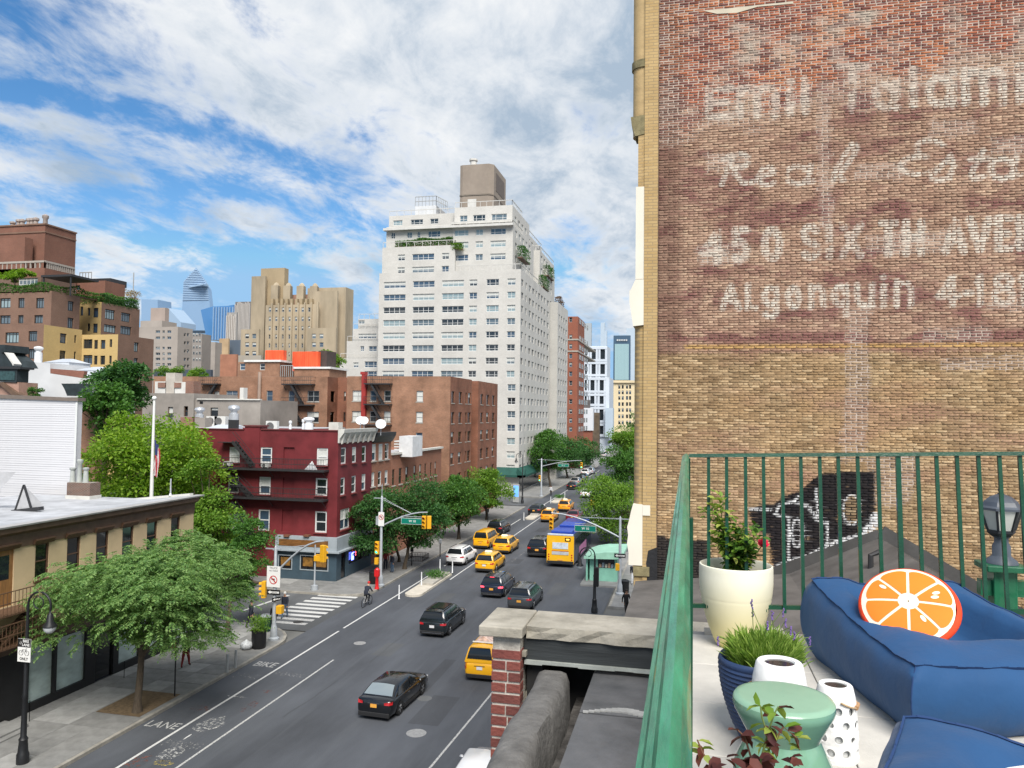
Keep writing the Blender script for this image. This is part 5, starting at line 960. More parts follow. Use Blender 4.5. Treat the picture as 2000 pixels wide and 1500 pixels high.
# faded lettering as brush strokes on the wall plane: list of (polyline, width, strength)
def arcp(cx, cy, rx, ry, a0, a1, n=10): return [(cx+rx*math.cos(R(a0+(a1-a0)*i/n)), cy+ry*math.sin(R(a0+(a1-a0)*i/n))) for i in range(n+1)]
GLY = {
 'A': [[(0, 0), (.5, 1), (1, 0)], [(.22, .33), (.78, .33)]], 'l': [[(.5, 0), (.5, 1.15)]], 'L': [[(0.15, 1), (.15, 0), (.95, 0)]], 'i': [[(.5, 0), (.5, .85)], [(.45, 1.2), (.55, 1.2)]],
 'g': [arcp(.5, .55, .4, .42, 0, 360), [(.9, .95), (.9, -.15)]+arcp(.5, -.15, .4, .28, 0, -150)], 'o': [arcp(.5, .5, .42, .48, 0, 360)], 'n': [[(.1, 0), (.1, 1)], [(.1, .7)]+arcp(.5, .62, .4, .35, 150, 0)+[(.9, 0)]],
 'q': [arcp(.5, .5, .4, .45, 0, 360), [(.9, .95), (.9, -.4)]], 'u': [[(.1, 1), (.1, .4)]+arcp(.5, .35, .4, .33, 180, 360)+[(.9, 1)], [(.9, .4), (.9, 0)]],
 '4': [[(.72, 0), (.72, 1), (0, .3), (1, .3)]], '-': [[(.1, .45), (.9, .45)]], '1': [[(.2, .8), (.5, 1), (.5, 0)]], '8': [arcp(.5, .75, .34, .24, 0, 360), arcp(.5, .27, .42, .27, 0, 360)],
 '5': [[(.9, 1), (.15, 1), (.12, .55)]+arcp(.45, .32, .42, .32, 110, -140)], '0': [arcp(.5, .5, .4, .5, 0, 360)], 'S': [arcp(.5, .75, .4, .25, 30, 270, 8)+arcp(.5, .25, .42, .25, 90, -150, 8)], 'I': [[(.5, 0), (.5, 1)]],
 'X': [[(0, 0), (1, 1)], [(0, 1), (1, 0)]], 'T': [[(0, 1), (1, 1)], [(.5, 1), (.5, 0)]], 'H': [[(.1, 0), (.1, 1)], [(.9, 0), (.9, 1)], [(.1, .5), (.9, .5)]], 'V': [[(0, 1), (.5, 0), (1, 1)]],
 'E': [[(.95, 1), (.1, 1), (.1, 0), (.95, 0)], [(.1, .5), (.8, .5)]], 'N': [[(.1, 0), (.1, 1), (.9, 0), (.9, 1)]], 'm': [[(.06, 0), (.06, 1)], [(.06, .75)]+arcp(.28, .7, .21, .28, 150, 0)+[(.49, 0)], [(.49, .75)]+arcp(.72, .7, .21, .28, 150, 0)+[(.93, 0)]],
 'a': [arcp(.48, .42, .38, .42, 0, 360), [(.9, 1), (.9, 0)]], 'Rs': [[(.1, 0), (.45, .95)], [(.15, .8)]+arcp(.6, .78, .3, .22, 140, -90)+[(.4, .5), (.75, .05), (1, .1)]], 'es': [[(.1, .4), (.8, .6)]+arcp(.5, .6, .3, .3, 0, 180)+arcp(.5, .35, .4, .35, 180, 320)],
 'as': [arcp(.45, .4, .38, .4, 20, 380), [(.9, .85), (.75, .05), (1, .15)]], 'ls': [[(.1, 0), (.2, .35), (.75, 1.0), (.9, .95), (.85, .75), (.3, .15), (.45, 0)]], 'Es': [arcp(.7, .82, .3, .2, 20, 180)+[(.45, .6), (.62, .52)]+arcp(.45, .25, .42, .27, 80, 330)], 'ss': [[(.05, .1), (.65, .95), (.75, .5), (.6, .05), (.2, .0)]], 'ts': [[(.7, 1.25), (.2, .2), (.35, 0), (.7, .1)], [(.2, .85), (.95, .9)]],
}
STR = []
def put(ch, px0, px1, pyb, pyt, w, s):
 for ln in GLY[ch]: STR.append(([wpt(px0+(px1-px0)*u, pyb+(pyt-pyb)*v) for u, v in ln], w, s))
bl4 = lambda px: 603-(px-1408)*.019
for ch, a, b, k in (('A', 1408, 1446, 44), ('L', 1454, 1480, 46), ('g', 1487, 1523, 40), ('o', 1534, 1566, 40), ('n', 1578, 1613, 40), ('q', 1623, 1659, 42), ('u', 1668, 1709, 42), ('i', 1716, 1734, 46), ('n', 1745, 1786, 46), ('4', 1829, 1874, 54), ('-', 1880, 1900, 50), ('1', 1902, 1926, 54), ('8', 1936, 1984, 56), ('1', 1988, 2012, 56)): put(ch, a+3, b-3, bl4(a), bl4(a)-k, .125, .95)
bl3 = lambda px: 512-(px-1370)*.045
for ch, a, b, s in (('4', 1368, 1418, .78), ('5', 1428, 1465, .75), ('0', 1486, 1530, .78), ('S', 1563, 1602, .82), ('I', 1610, 1630, .7), ('X', 1640, 1684, .68), ('T', 1718, 1752, .82), ('H', 1762, 1806, .95), ('A', 1843, 1886, 1), ('V', 1890, 1936, .95), ('E', 1944, 1976, .95), ('N', 1984, 2025, .95)): put(ch, a+4, b-4, bl3(a), bl3(a)-60, .16, s)
for ch, a, b, p, t, s in (('Rs', 1402, 1470, 362, 300, .85), ('es', 1476, 1520, 362, 322, .78), ('as', 1530, 1590, 360, 316, .78), ('ls', 1622, 1678, 352, 282, .85), ('Es', 1755, 1842, 340, 276, .8), ('ss', 1815, 1878, 352, 302, .85), ('ts', 1885, 1935, 350, 305, .9), ('as', 1930, 1990, 350, 300, .9)): put(ch, a, b, p, t, .115, s)
for ch, a, b, p, t, s in (('E', 1380, 1430, 228, 172, .75), ('m', 1440, 1520, 226, 170, .72), ('i', 1535, 1552, 222, 170, .72), ('l', 1560, 1585, 220, 160, .72), ('T', 1640, 1690, 215, 130, .62), ('a', 1705, 1756, 210, 158, .7), ('l', 1773, 1794, 206, 145, .8), ('a', 1808, 1866, 205, 142, .85), ('m', 1880, 1964, 201, 138, .95), ('i', 1982, 2002, 197, 140, .9)): put(ch, a, b, p, t, .17, s)
def paint_at(x, z):
 out = np.zeros(len(x))
 for ln, w, s in STR:
  P = np.array(ln); lo = P.min(0)-w; hi = P.max(0)+w; idx = np.nonzero((x > lo[0]) & (x < hi[0]) & (z > lo[1]) & (z < hi[1]))[0]
  if not len(idx): continue
  xs, zs = x[idx], z[idx]; d = np.full(len(idx), 9.)
  for a, b in zip(P[:-1], P[1:]):
   ab = b-a; L2 = max(ab@ab, 1e-9); t = np.clip(((xs-a[0])*ab[0]+(zs-a[1])*ab[1])/L2, 0, 1); d = np.minimum(d, np.hypot(xs-a[0]-t*ab[0], zs-a[1]-t*ab[1]))
  out[idx] = np.maximum(out[idx], s*np.clip((w/2-d)/.02+.5, 0, 1))
 return out
def inpoly(x, z, poly):
 P = [wpt(*p) for p in poly]; c = np.zeros(len(x), bool); j = len(P)-1
 for i in range(len(P)):
  (xi, zi), (xj, zj) = P[i], P[j]; c ^= ((zi > z) != (zj > z)) & (x < (xj-xi)*(z-zi)/(zj-zi+1e-12)+xi); j = i
 return c
G2 = lambda x, y: (1300+x/2.857, 850+y/2.857)
TAGP = [G2(*p) for p in ((465, 420), (520, 390), (600, 385), (650, 345), (750, 310), (860, 215), (960, 205), (1165, 205), (1170, 470), (1110, 565), (900, 640), (690, 730), (600, 750), (575, 560), (490, 520))]
TAR = [[G2(*p) for p in ((-60, 560), (150, 590), (250, 580), (260, 800), (-60, 1000))], [(1262, 1050), (1300, 1045), (1310, 1100), (1300, 1190), (1275, 1195), (1260, 1150)]]
TAGW = [[G2(*p) for p in q] for q in ([(465, 408), (585, 414)], [(610, 440), (640, 385), (720, 370), (800, 400), (850, 480)], [(610, 440), (690, 460)], [(690, 460), (682, 700)], [(850, 480), (905, 490), (905, 600), (850, 640)], [(580, 765), (690, 715), (790, 690)], [(790, 690), (900, 645), (960, 605), (1090, 570), (1165, 490), (1170, 450)], [(840, 300), (850, 460)], [(720, 365), (740, 340)])]
TAGO = [arcp(*G2(733, 545), 11, 27, 0, 360, 16), arcp(*G2(1038, 415), 16, 30, 0, 360, 14)]
def in_regions(x, z): return inpoly(x, z, TAGP), inpoly(x, z, TAR[0]) | inpoly(x, z, TAR[1])
def tagwhite(x, z):
 out = np.zeros(len(x))
 for q, w in [(l, .05) for l in TAGW[:5]+TAGW[7:]]+[(l, .17) for l in TAGW[5:7]]+[(l, .05) for l in TAGO[:1]]+[(TAGO[1], .03)]:
  P = np.array([wpt(*p) for p in q])
  for a, b in zip(P[:-1], P[1:]):
   ab = b-a; L2 = max(ab@ab, 1e-9); t = np.clip(((x-a[0])*ab[0]+(z-a[1])*ab[1])/L2, 0, 1); d = np.hypot(x-a[0]-t*ab[0], z-a[1]-t*ab[1]); out = np.maximum(out, np.clip((w/2-d)/.012+.5, 0, 1))
 return out
PATCH = [[(1360, 478), (1405, 472), (1460, 478), (1458, 512), (1364, 522)], [(1378, 300), (1462, 296), (1462, 325), (1378, 335)], [(1812, 238), (1905, 230), (1915, 262), (1812, 270)], [(1670, 322), (1770, 315), (1770, 348), (1668, 352)], [(1935, 270), (2005, 262), (2005, 300), (1935, 300)], [(1803, 640), (1935, 634), (1935, 666), (1803, 668)], [(1688, 460), (1850, 452), (1850, 492), (1688, 496)], [(1596, 180), (1620, 180), (1628, 440), (1600, 445)], [(1660, 600), (1702, 600), (1690, 900), (1640, 905)], [(1840, 700), (2005, 690), (2005, 722), (1840, 722)], [(1930, 595), (2005, 590), (2005, 606), (1930, 606)], [(1690, 890), (1790, 885), (1780, 985), (1700, 990)]]
def brick_cols(x, z, rnd, fine):
 n1 = fbm(x*.55+3, z*.55+1); n2 = fbm(x*1.7+11, z*1.7+5); n3 = fbm(x*.9+31, z*2.4+17)
 red = np.array([.36, .115, .06]); maroon = np.array([.20, .075, .06]); orange = np.array([.52, .21, .09]); tan = np.array([.40, .255, .13]); gold = np.array([.40, .285, .165]); brown = np.array([.30, .175, .12]); purple = np.array([.215, .10, .088]); grey = np.array([.42, .355, .285])
 def mixc(a, b, t): t = np.clip(t, 0, 1)[:, None]; return a*(1-t)+b*t
 top = mixc(np.tile(maroon, (len(x), 1)), red, (rnd-.25)*1.6); top = mixc(top, np.tile(orange, (len(x), 1)), (n1-.46)*3.2*(rnd > .35)); top = mixc(top, np.tile(grey, (len(x), 1)), (n2-.5)*3.2*(z < 23))
 mid = mixc(np.tile(brown, (len(x), 1)), np.tile(np.array([.43, .29, .205]), (len(x), 1)), .3+rnd*.6+(n2-.5)*1.2); mid = mixc(mid, np.tile(purple, (len(x), 1)), (n3-.47)*3.2+(fbm(x*3.1+5, z*4.2+8)-.5)*2.4); mid = mixc(mid, np.tile(np.array([.44, .32, .22]), (len(x), 1)), (rnd > .86)*.45)
 low = mixc(np.tile(gold, (len(x), 1)), np.tile(np.array([.23, .15, .08]), (len(x), 1)), 1.0*(1-rnd)**1.6+(fbm(x*2.3, z*5.1+3)-.5)*1.4); low = mixc(low, np.tile(tan, (len(x), 1)), (n2-.45)*2); low = mixc(low, np.tile(np.array([.50, .38, .235]), (len(x), 1)), (rnd > .9)*.4); low = mixc(low, np.tile(np.array([.33, .19, .13]), (len(x), 1)), (n3-.5)*2.5)
 zm = 21.15+.10*(x)-.0+(n2-.5)*1.2
 c = mixc(mid, top, (z-zm)/.5+.5); c = mixc(low, c, (z-15.85)/.08+.5)
 b = np.exp(-((z-15.98)/.045)**2)*(x > -.1); c = mixc(c, np.tile(np.array([.48, .30, .11]), (len(x), 1)), b*1.3)
 p = (np.exp(-((z-16.18)/.12)**2)*1.1)[:]; c = mixc(c, np.tile(purple, (len(x), 1)), p*(n3 > .4))
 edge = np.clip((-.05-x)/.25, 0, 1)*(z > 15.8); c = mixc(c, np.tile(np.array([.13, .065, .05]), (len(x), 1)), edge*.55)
 pz = np.zeros(len(x), bool)
 for q in PATCH: pz |= inpoly(x, z, q)
 c = mixc(c, c*.75+np.array([.06, .04, .035]), pz*1.0)
 c = c*(.93+.22*rnd)[:, None]*(.92+.2*fine)[:, None]
 pw = paint_at(x, z); wear = fbm(x*7+2, z*9+40, 3); fade = np.clip((wear-.51+pw*.36)/.16, 0, 1)*np.clip(pw*1.15, 0, 1)
 c = mixc(c, np.tile(np.array([.66, .60, .51]), (len(x), 1)), fade*(.60+.38*rnd))
 tg, tr = in_regions(x, z); n4 = fbm(x*5+9, z*5+3, 3); hole = inpoly(x, z, TAGO[1])
 c = mixc(c, np.tile(np.array([.012, .012, .016]), (len(x), 1)), tg*np.where(hole, .35, np.clip((n4-.12)*9, 0, .97))); c = mixc(c, np.tile(np.array([.02, .02, .022]), (len(x), 1)), tr*.95)
 c = mixc(c, np.tile(np.array([.72, .72, .72]), (len(x), 1)), tagwhite(x, z)*.9)
 return np.clip(c, 0, 1)
def light_mortar(x, z):
 pz = np.zeros(len(x), bool)
 for q in PATCH: pz |= inpoly(x+(fbm(x*6, z*6)-.5)*.25, z+(fbm(x*6+9, z*6)-.5)*.2, q)
 n2 = fbm(x*1.7+11, z*1.7+5); zm = 20.55+.10*x+(n2-.5)*1.0
 return np.clip(np.maximum((z-zm)/.3, pz*1.0), 0, 1)
def attr_mat(name, rough=.9, grain=26, amt=.3):
 m, nt, b = _nt(name); N = nt.nodes; L = nt.links; b.inputs['Roughness'].default_value = rough; b.inputs['Specular IOR Level'].default_value = .15
 at = N.new('ShaderNodeVertexColor'); at.layer_name = 'Col'; tc = N.new('ShaderNodeTexCoord'); n = N.new('ShaderNodeTexNoise'); n.inputs['Scale'].default_value = grain; n.inputs['Detail'].default_value = 5; n.inputs['Roughness'].default_value = .7; L.new(tc.outputs['Object'], n.inputs['Vector'])
 r = N.new('ShaderNodeValToRGB'); L.new(n.outputs['Fac'], r.inputs[0]); e = r.color_ramp.elements; e[0].position = .3; e[1].position = .7; e[0].color = (1-amt,)*3+(1,); e[1].color = (1+amt*.6,)*3+(1,)
 mx = N.new('ShaderNodeMixRGB'); mx.blend_type = 'MULTIPLY'; mx.inputs[0].default_value = 1; L.new(at.outputs['Color'], mx.inputs[1]); L.new(r.outputs[0], mx.inputs[2]); L.new(mx.outputs[0], b.inputs['Base Color'])
 bp = N.new('ShaderNodeBump'); bp.inputs['Strength'].default_value = .35; bp.inputs['Distance'].default_value = .008; L.new(n.outputs['Fac'], bp.inputs['Height']); L.new(bp.outputs[0], b.inputs['Normal']); return m
OLDB = attr_mat('old_brick'); MORT = attr_mat('old_mortar', .95, 18, .25)
def set_cols(me, cols):
 a = me.color_attributes.new('Col', 'FLOAT_COLOR', 'POINT'); rg = np.ones((len(cols), 4), np.float32); rg[:, :3] = cols; a.data.foreach_set('color', rg.ravel())
def brick_arrays(x0, x1, z0, z1, proud, tilt, cutn=4):
 n = len(x0); us = np.linspace(0, 1, cutn+1); e = .006
 F = []; 
 for zz, ee in ((z0+e, 0), (z1-e, 0)):
  for i, u in enumerate(us): F.append(np.stack([x0+e+(x1-x0-2*e)*u, WYP-proud+tilt*(u-.5), zz], 1))
 Bk = [np.stack([x0, np.full(n, WYP), z0], 1), np.stack([x1, np.full(n, WYP), z0], 1), np.stack([x1, np.full(n, WYP), z1], 1), np.stack([x0, np.full(n, WYP), z1], 1)]
 V = np.stack(F+Bk, 1); k = cutn+1; f = [(i, i+1, k+i+1, k+i) for i in range(cutn)]; b0 = 2*k
 f += [(b0, b0+1, cutn, 0), (b0+3, k, 2*k-1, b0+2), (b0, 0, k, b0+3), (b0+1, b0+2, 2*k-1, cutn)]
 f[4] = (b0, b0+1, cutn, 0)
 return V, np.array(f)
def old_wall():
 root = thing('brick_building', 'old brick building whose side wall bears faded white painted lettering', 'building', (3.5, WYP, 0))
 ch, bl = .0555, .212; r = np.random.default_rng(4); X0 = []; X1 = []; Z0 = []; Z1 = []
 nz_ = int((WZ1-WZ0)/ch)
 for j in range(nz_):
  z = WZ0+j*ch; off = (0 if j % 2 else -bl/2)+r.uniform(-.015, .015); hdr = (j % 6 == 0); L_ = bl/2 if hdr else bl
  xs = np.arange(WXL+off-L_, WXR+bl, L_); a = np.clip(xs, WXL, WXR); b = np.clip(xs+L_, WXL, WXR); ok = b-a > .04
  jt = .0042
  X0 += list(a[ok]+jt); X1 += list(b[ok]-jt); Z0 += [z+jt*.9]*ok.sum(); Z1 += [z+ch-jt*.9]*ok.sum()
 X0, X1, Z0, Z1 = map(np.array, (X0, X1, Z0, Z1)); n = len(X0); Z0 = Z0+r.uniform(-.002, .002, n); Z1 = Z1+r.uniform(-.002, .002, n)
 lmj = light_mortar((X0+X1)/2, (Z0+Z1)/2)*.0022; X0 = X0+lmj; X1 = X1-lmj; Z0 = Z0+lmj; Z1 = Z1-lmj; X0 = X0+r.uniform(-.002, .006, n); X1 = X1-r.uniform(-.002, .006, n); Z1 = Z1-r.exponential(.0018, n); proud = r.uniform(.007, .022, n); tilt = r.normal(0, .003, n); V, f = brick_arrays(X0, X1, Z0, Z1, proud, tilt); nv = V.shape[1]
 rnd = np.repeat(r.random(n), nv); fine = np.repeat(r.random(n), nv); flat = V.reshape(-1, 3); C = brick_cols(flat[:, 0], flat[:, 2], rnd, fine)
 off = np.array((3.5, WYP, 0))
 cx = (X0+X1)/2; cz_ = (Z0+Z1)/2; vis = (cx < 6.35) & (cz_ > 13.95) & (cz_ < 22.6); order = np.argsort(np.where(vis, -cx, 99))[:300]; single = np.zeros(n, bool); single[order] = True
 rest = np.nonzero(~single)[0]; vv = V[rest].reshape(-1, 3)-off; ff = (f[None]+np.arange(len(rest))[:, None, None]*nv).reshape(-1, 4)
 me = np_mesh('bricks', vv, ff, OLDB); set_cols(me, C.reshape(n, nv, 3)[rest].reshape(-1, 3)); o = link('bricks', me, root); o['kind'] = 'stuff'
 for i in order:
  c = V[i].mean(0); me = np_mesh('brick', V[i]-c, f, OLDB); set_cols(me, C.reshape(n, nv, 3)[i]); link('brick', me, root, c-off)
 gx_ = np.linspace(WXL, WXR, 160); gz_ = np.linspace(WZ0, WZ1, 260); XX, ZZ = np.meshgrid(gx_, gz_); x, z = XX.ravel(), ZZ.ravel(); lm = light_mortar(x, z)[:, None]; tg, tr = in_regions(x, z)
 low = (z < 15.85)[:, None]; dark = np.where(low, np.array([.27, .185, .105]), np.array([.20, .125, .09])); c = dark*(1-lm)+np.array([.47, .385, .32])*lm*(.8+.4*fbm(x*3, z*3)[:, None]); c = np.where((tg | tr)[:, None], np.array([.012, .012, .014]), c)
 idx = np.arange(160*260).reshape(260, 160); q = np.stack([idx[:-1, :-1], idx[:-1, 1:], idx[1:, 1:], idx[1:, :-1]], -1).reshape(-1, 4)
 me = np_mesh('mortar', np.stack([x-off[0], np.full(len(x), -.004+.0), z], 1), q, MORT); set_cols(me, c); link('mortar', me, root)
 m = MB(); m.box(WXL+.01, WXR, WYP+.01, WYP+27, 0, WZ1+.5); m.box(WXL+.01, 14, WYP+.011, WYP+26, 0, WZ1-1); m.build('wall_core', BR_S, root)
 m = MB(); m.box(WXL, WXR, WYP-.003, WYP+.009, 0, WZ0+.02); m.build('wall_base', BRICK('base_brick', (.40, .25, .11), (.3, .18, .08), (.15, .1, .06)), root)
 P = [wpt(*p) for p in ((1374, 22), (1400, 20), (1548, 4), (1550, 8), (1480, 14), (1440, 26), (1400, 28))]; m = MB(); m.add([(x, WYP-.024, z) for x, z in P], [tuple(range(len(P)))]); m.build('render_patch', M('render_scar', (.55, .49, .38), .9, .1, 3), root)
 BUF = BRICK('buff_brick', (.50, .355, .17), (.44, .30, .135), (.34, .25, .14), .21, .0675, .008, stain=.15, bump=.4, scale=1.5); BUF2 = M('buff_terracotta', (.47, .335, .165), .8, .14, 2.5, bump=.25, bscale=22, stretch=(1, 1, 2)); STW = M('white_stone', (.72, .68, .58), .75, .06, 1.2); MOSS = M('mossy_stone', (.20, .17, .09), .9, .4, 6, bump=.4)
 xa = wpt(1258, 500)[0]; m = MB(); m.box(xa, WXL-.004, WYP-.03, WYP+26, 0, WZ1+.5); m.build('corner_pier', BUF, root)
 m = MB(); m.box(WXL-.003, WXL+.012, WYP-.028, WYP-.0, 0, WZ1+.5); m.build('corner_edge', M('corner_dark', (.12, .07, .045), .9, .3, 4), root)
 zz = lambda py: wpt(1250, py)[1]; xx = lambda px: wpt(px, 400)[0]
 def col(pxl, py0, py1, mat, name, dep=.5, y0=.02):
  x0 = xx(pxl); x1 = xa-.002; w = x1-x0; poly = [(x1, WYP+y0), (x1, WYP+y0+dep)]+[(x1-w*math.sin(R(a))*1.0, WYP+y0+dep/2+dep/2*math.cos(R(a))) for a in range(15, 180, 15)]
  m = MB(); m.prism(poly, zz(py0), zz(py1)); m.build(name, mat, root, 35)
 col(1234, 262, -260, BUF2, 'half_column'); col(1231, 130, 115, MOSS, 'column_ring', .56, -.01); col(1233, 236, 225, MOSS, 'column_ring', .56, -.01)
 x0 = xx(1234); m = MB(); m.extr([(xa-.003, zz(226)), (xx(1231), zz(228)), (xx(1233), zz(245)), (xx(1240), zz(266)), (xa-.003, zz(262))], 'y', WYP-.02, WYP+.5); m.build('corbel', MOSS, root)
 m = MB(); m.box(xx(1246), xa-.002, WYP+.0, WYP+.5, zz(365), zz(262)); m.build('pilaster', BUF, root)
 m = MB(); m.box(xx(1242), xa-.002, WYP-.015, WYP+.5, zz(545), zz(365)); m.build('stone_pilaster', STW, root)
 m = MB(); m.extr([(xa-.002, zz(635)), (xx(1238), zz(637)), (xx(1233), zz(605)), (xx(1230.5), zz(590)), (xx(1230.5), zz(568)), (xx(1233), zz(566)), (xx(1242), zz(546)), (xa-.002, zz(546))], 'y', WYP-.025, WYP+.5); m.build('stone_bracket', STW, root)
 col(1240, 985, 636, BUF, 'half_column', .45)
 P = ((1258, 1104), (1232, 1104), (1232, 1080), (1229, 1062), (1231, 1045), (1229, 1030), (1233, 1015), (1236, 1000), (1240, 985), (1258, 985)); m = MB(); m.extr([(xx(p[0]) if p[0] < 1258 else xa-.002, zz(p[1])) for p in P], 'y', WYP-.04, WYP+.5); m.build('stone_block', STW, root)
 m = MB(); m.box(xa-.001, xx(1273), WYP-.05, WYP-.031, zz(1006), zz(986)); m.build('stone_tail', STW, root); m = MB(); m.box(xx(1241), xx(1272), WYP-.06, WYP-.032, zz(1124), zz(1106)); m.build('stone_tail', MOSS, root)
 m = MB(); m.box(xx(1242), xa-.002, WYP-.0, WYP+.5, 0, zz(1105)); m.build('pilaster', BUF, root)
 P = [(1266, 1075), (1284, 1068), (1284, 1190), (1272, 1185), (1262, 1165), (1264, 1120), (1262, 1100)]; Q_ = [wpt(*p) for p in P]; m = MB(); m.add([(x, WYP-.034, z) for x, z in Q_], [tuple(range(len(Q_)))]); m.build('tar_patch', M('tar', (.018, .018, .02), .5, .3, 3, bump=.4), root)
 return root
old_wall()
# low neighbour roof with tarred gable against the wall
TARR = M('tar_roof', (.060, .058, .056), .75, .35, 1.2, bump=.3, bscale=9); TARL = M('tar_roof_lit', (.105, .098, .092), .8, .35, 1.5, bump=.3, bscale=9)  # same tar twice: left slope painted paler as the lit side, right darker
nb = thing('tarred_roof', 'low dark tarred gable roof between the terrace and the brick wall', 'roof', (3.5, 11, 0))
ax, az = gy(1718, 1050, 16.9)[0], gy(1718, 1050, 16.9)[2]; lx, lz = gy(1541, 1120, 16.9)[0], gy(1541, 1120, 16.9)[2]; rx, rz = gy(1930, 1180, 16.9)[0], gy(1930, 1180, 16.9)[2]
ll = -1.1, lz-.9; m = MB(); m.quad((lx, 6.6, lz), (ax, 6.6, az), (ax, 16.93, az), (lx, 16.93, lz)); m.quad((ll[0], 6.6, lz-.35), (lx, 6.6, lz), (lx, 16.93, lz), (ll[0], 16.93, lz-.35)); m.build('roof_slope', TARL, nb)
m = MB(); m.quad((ax, 6.6, az), (rx+1.5, 6.6, rz-.85), (rx+1.5, 16.93, rz-.85), (ax, 16.93, az)); m.build('roof_slope', TARR, nb)
m = MB(); m.obox((lx-.4, 16.9, lz-.05), (ax, 16.9, az+.05), .06, .22); m.obox((ax, 16.9, az+.06), (rx+1.4, 16.9, rz-.75), .06, .4); m.build('flashing', TARR, nb)
m = MB(); m.box(-1.1, 7.2, 6.61, 16.92, 0, lz-1.6); m.build('wall', BR_S, nb)
m = MB(); m.tube([(3.2, 15.0, az-.35), (3.2, 15.0, az-.05), (3.35, 15.0, az+.02)], .05, 8); m.build('vent_pipe', FRD, nb)
# OUR OWN ROOF EDGE
hb = thing('roof_parapet', 'brick corner pier with stone cap and rough stone coping beside the green rail', 'parapet', (-.8, 5.2, 12.3))
LIME = M('limestone', (.20, .185, .15), .9, 0, 3.2, bump=.6, bscale=16, detail=10, col2=(.42, .39, .33)); PB = [M('pier_brick_%d' % i, c, .85, .28, 9, bump=.4, bscale=40) for i, c in enumerate(((.20, .06, .047), (.165, .048, .04), (.23, .072, .055), (.14, .045, .037)))]; PMO = M('pier_mortar', (.46, .43, .38), .95, .25, 14, bump=.5, bscale=40); CORE = M('rubble', (.30, .28, .23), .95, .4, 8, bump=.8, bscale=14)
px0, px1, py0, py1, ztop_ = -1.265, -1.07, 5.0, 5.42, 13.03
m = MB(); m.box(px0+.006, px1-.006, py0+.006, py1, 2, ztop_); m.build('pier_core', PMO, hb)
bmc = {}; rb_ = random.Random(8); o0 = wpos(hb)
for j in range(34):
 z = ztop_-.075-(j+1)*.0725; cols_ = [(px0, px0+.092), (px0+.102, px1)] if j % 2 else [(px0, px1)] if j % 4 == 0 else [(px0, px0+.105), (px0+.115, px1)]
 for a, b in cols_:
  k = (round(b-a, 3), rb_.randrange(4))
  if k not in bmc: mm = MB(); mm.box(0, k[0], 0, .1, 0, .054); bmc[k] = mm.mesh('brick', PB[k[1]])
  link('brick', bmc[k], hb, (a-o0[0], py0-.002+rb_.uniform(-.003, .003)-o0[1], z-o0[2]))
 for q in range(2):
  k = (.19, rb_.randrange(4), 's')
  if k not in bmc: mm = MB(); mm.box(-.004, .1, 0, .19, 0, .054); bmc[k] = mm.mesh('brick', PB[k[1]])
  link('brick', bmc[k], hb, (px0-o0[0], py0+.102+q*.2+(.05 if j % 2 else 0)-o0[1], z-o0[2]))
m = MB(); m.box(-1.345, -1.05, 4.95, 5.45, ztop_+.002, 13.1); m.build('pier_cap', LIME, hb, bevel=.008)
rc = random.Random(2); xs_ = np.linspace(-1.049, .62, 18); m = MB(); top = []; bot = []
for i, x in enumerate(xs_):
 f0 = 5.06+rc.uniform(-.008, .012); top.append([(x, f0+.01, 13.085), (x, 5.49, 13.085)]); bot.append([(x, f0+rc.uniform(-.005, .02), 13.085-.035), (x, f0+rc.uniform(.0, .03), 13.005)])
for i in range(len(xs_)-1):
 m.add([top[i][0], top[i+1][0], top[i+1][1], top[i][1], bot[i][0], bot[i+1][0], bot[i][1], bot[i+1][1], (xs_[i], 5.49, 13.0), (xs_[i+1], 5.49, 13.0)], [(0, 1, 2, 3), (4, 5, 1, 0), (6, 7, 5, 4), (3, 2, 9, 8), (8, 9, 7, 6)])
m.build('coping_stone', LIME, hb)
BLK = M('flashing_black', (.030, .034, .036), .55, .3, 3, stretch=(.4, 3, 6), bump=.15); m = MB(); m.box(-1.068, .62, 5.1, 5.44, 12.86, 13.0); m.build('flashing_band', BLK, hb)
m = MB(); pts = np.linspace(-1.06, .62, 15)
for i in range(14): m.box(pts[i], pts[i+1], 5.075, 5.2, 12.835+rc.uniform(-.006, .006), 12.859)
m.build('flashing_lip', M('lip_grey', (.28, .30, .28), .7, .3, 6), hb)
m = MB(); m.box(-1.06, .6, 5.42, 5.5, 11.5, 12.834); m.box(-1.055, -.95, 5.15, 5.41, 12.3, 12.834); m.build('void_backing', M('void_shade_black', (.02, .02, .02), .9), hb)  # black backing paints the shade of the hollow under the coping
rr = random.Random(5); m = MB()
for i in range(26):
 z = 12.9-rr.random()*1.1; y = 5.03+rr.random()*.3; s_ = rr.uniform(.02, .06); m.box(-1.07, -1.065+s_*.8, y, y+s_*1.6, z, z+s_*1.3)
o = m.build('broken_mortar', CORE, hb); o['kind'] = 'stuff'
kr = thing('tarred_roof_kerb', 'grey tarred kerb and gutter on the roof below the green rail', 'roof kerb', (-.8, 2.5, 12.4)); TK = M('tar_kerb', (.125, .121, .115), .75, .3, 7, bump=.6, bscale=26)
N_ = 40; m = MB(); prof = [(-.97, 12.2), (-.965, 12.76), (-.945, 12.80), (-.91, 12.815), (-.80, 12.815), (-.765, 12.80), (-.745, 12.75), (-.735, 12.52)]; rk = random.Random(9); rings = []
for i in range(N_+1):
 y = -.5+5.55*i/N_; w_ = .008*math.sin(i*.9)+rk.uniform(-.006, .006); rings.append([(x+w_, y, z+rk.uniform(-.005, .005)) for x, z in prof])
k0 = len(prof)
for i in range(N_): m.add(rings[i]+rings[i+1], [(j, j+1, j+1+k0, j+k0) for j in range(k0-1)])
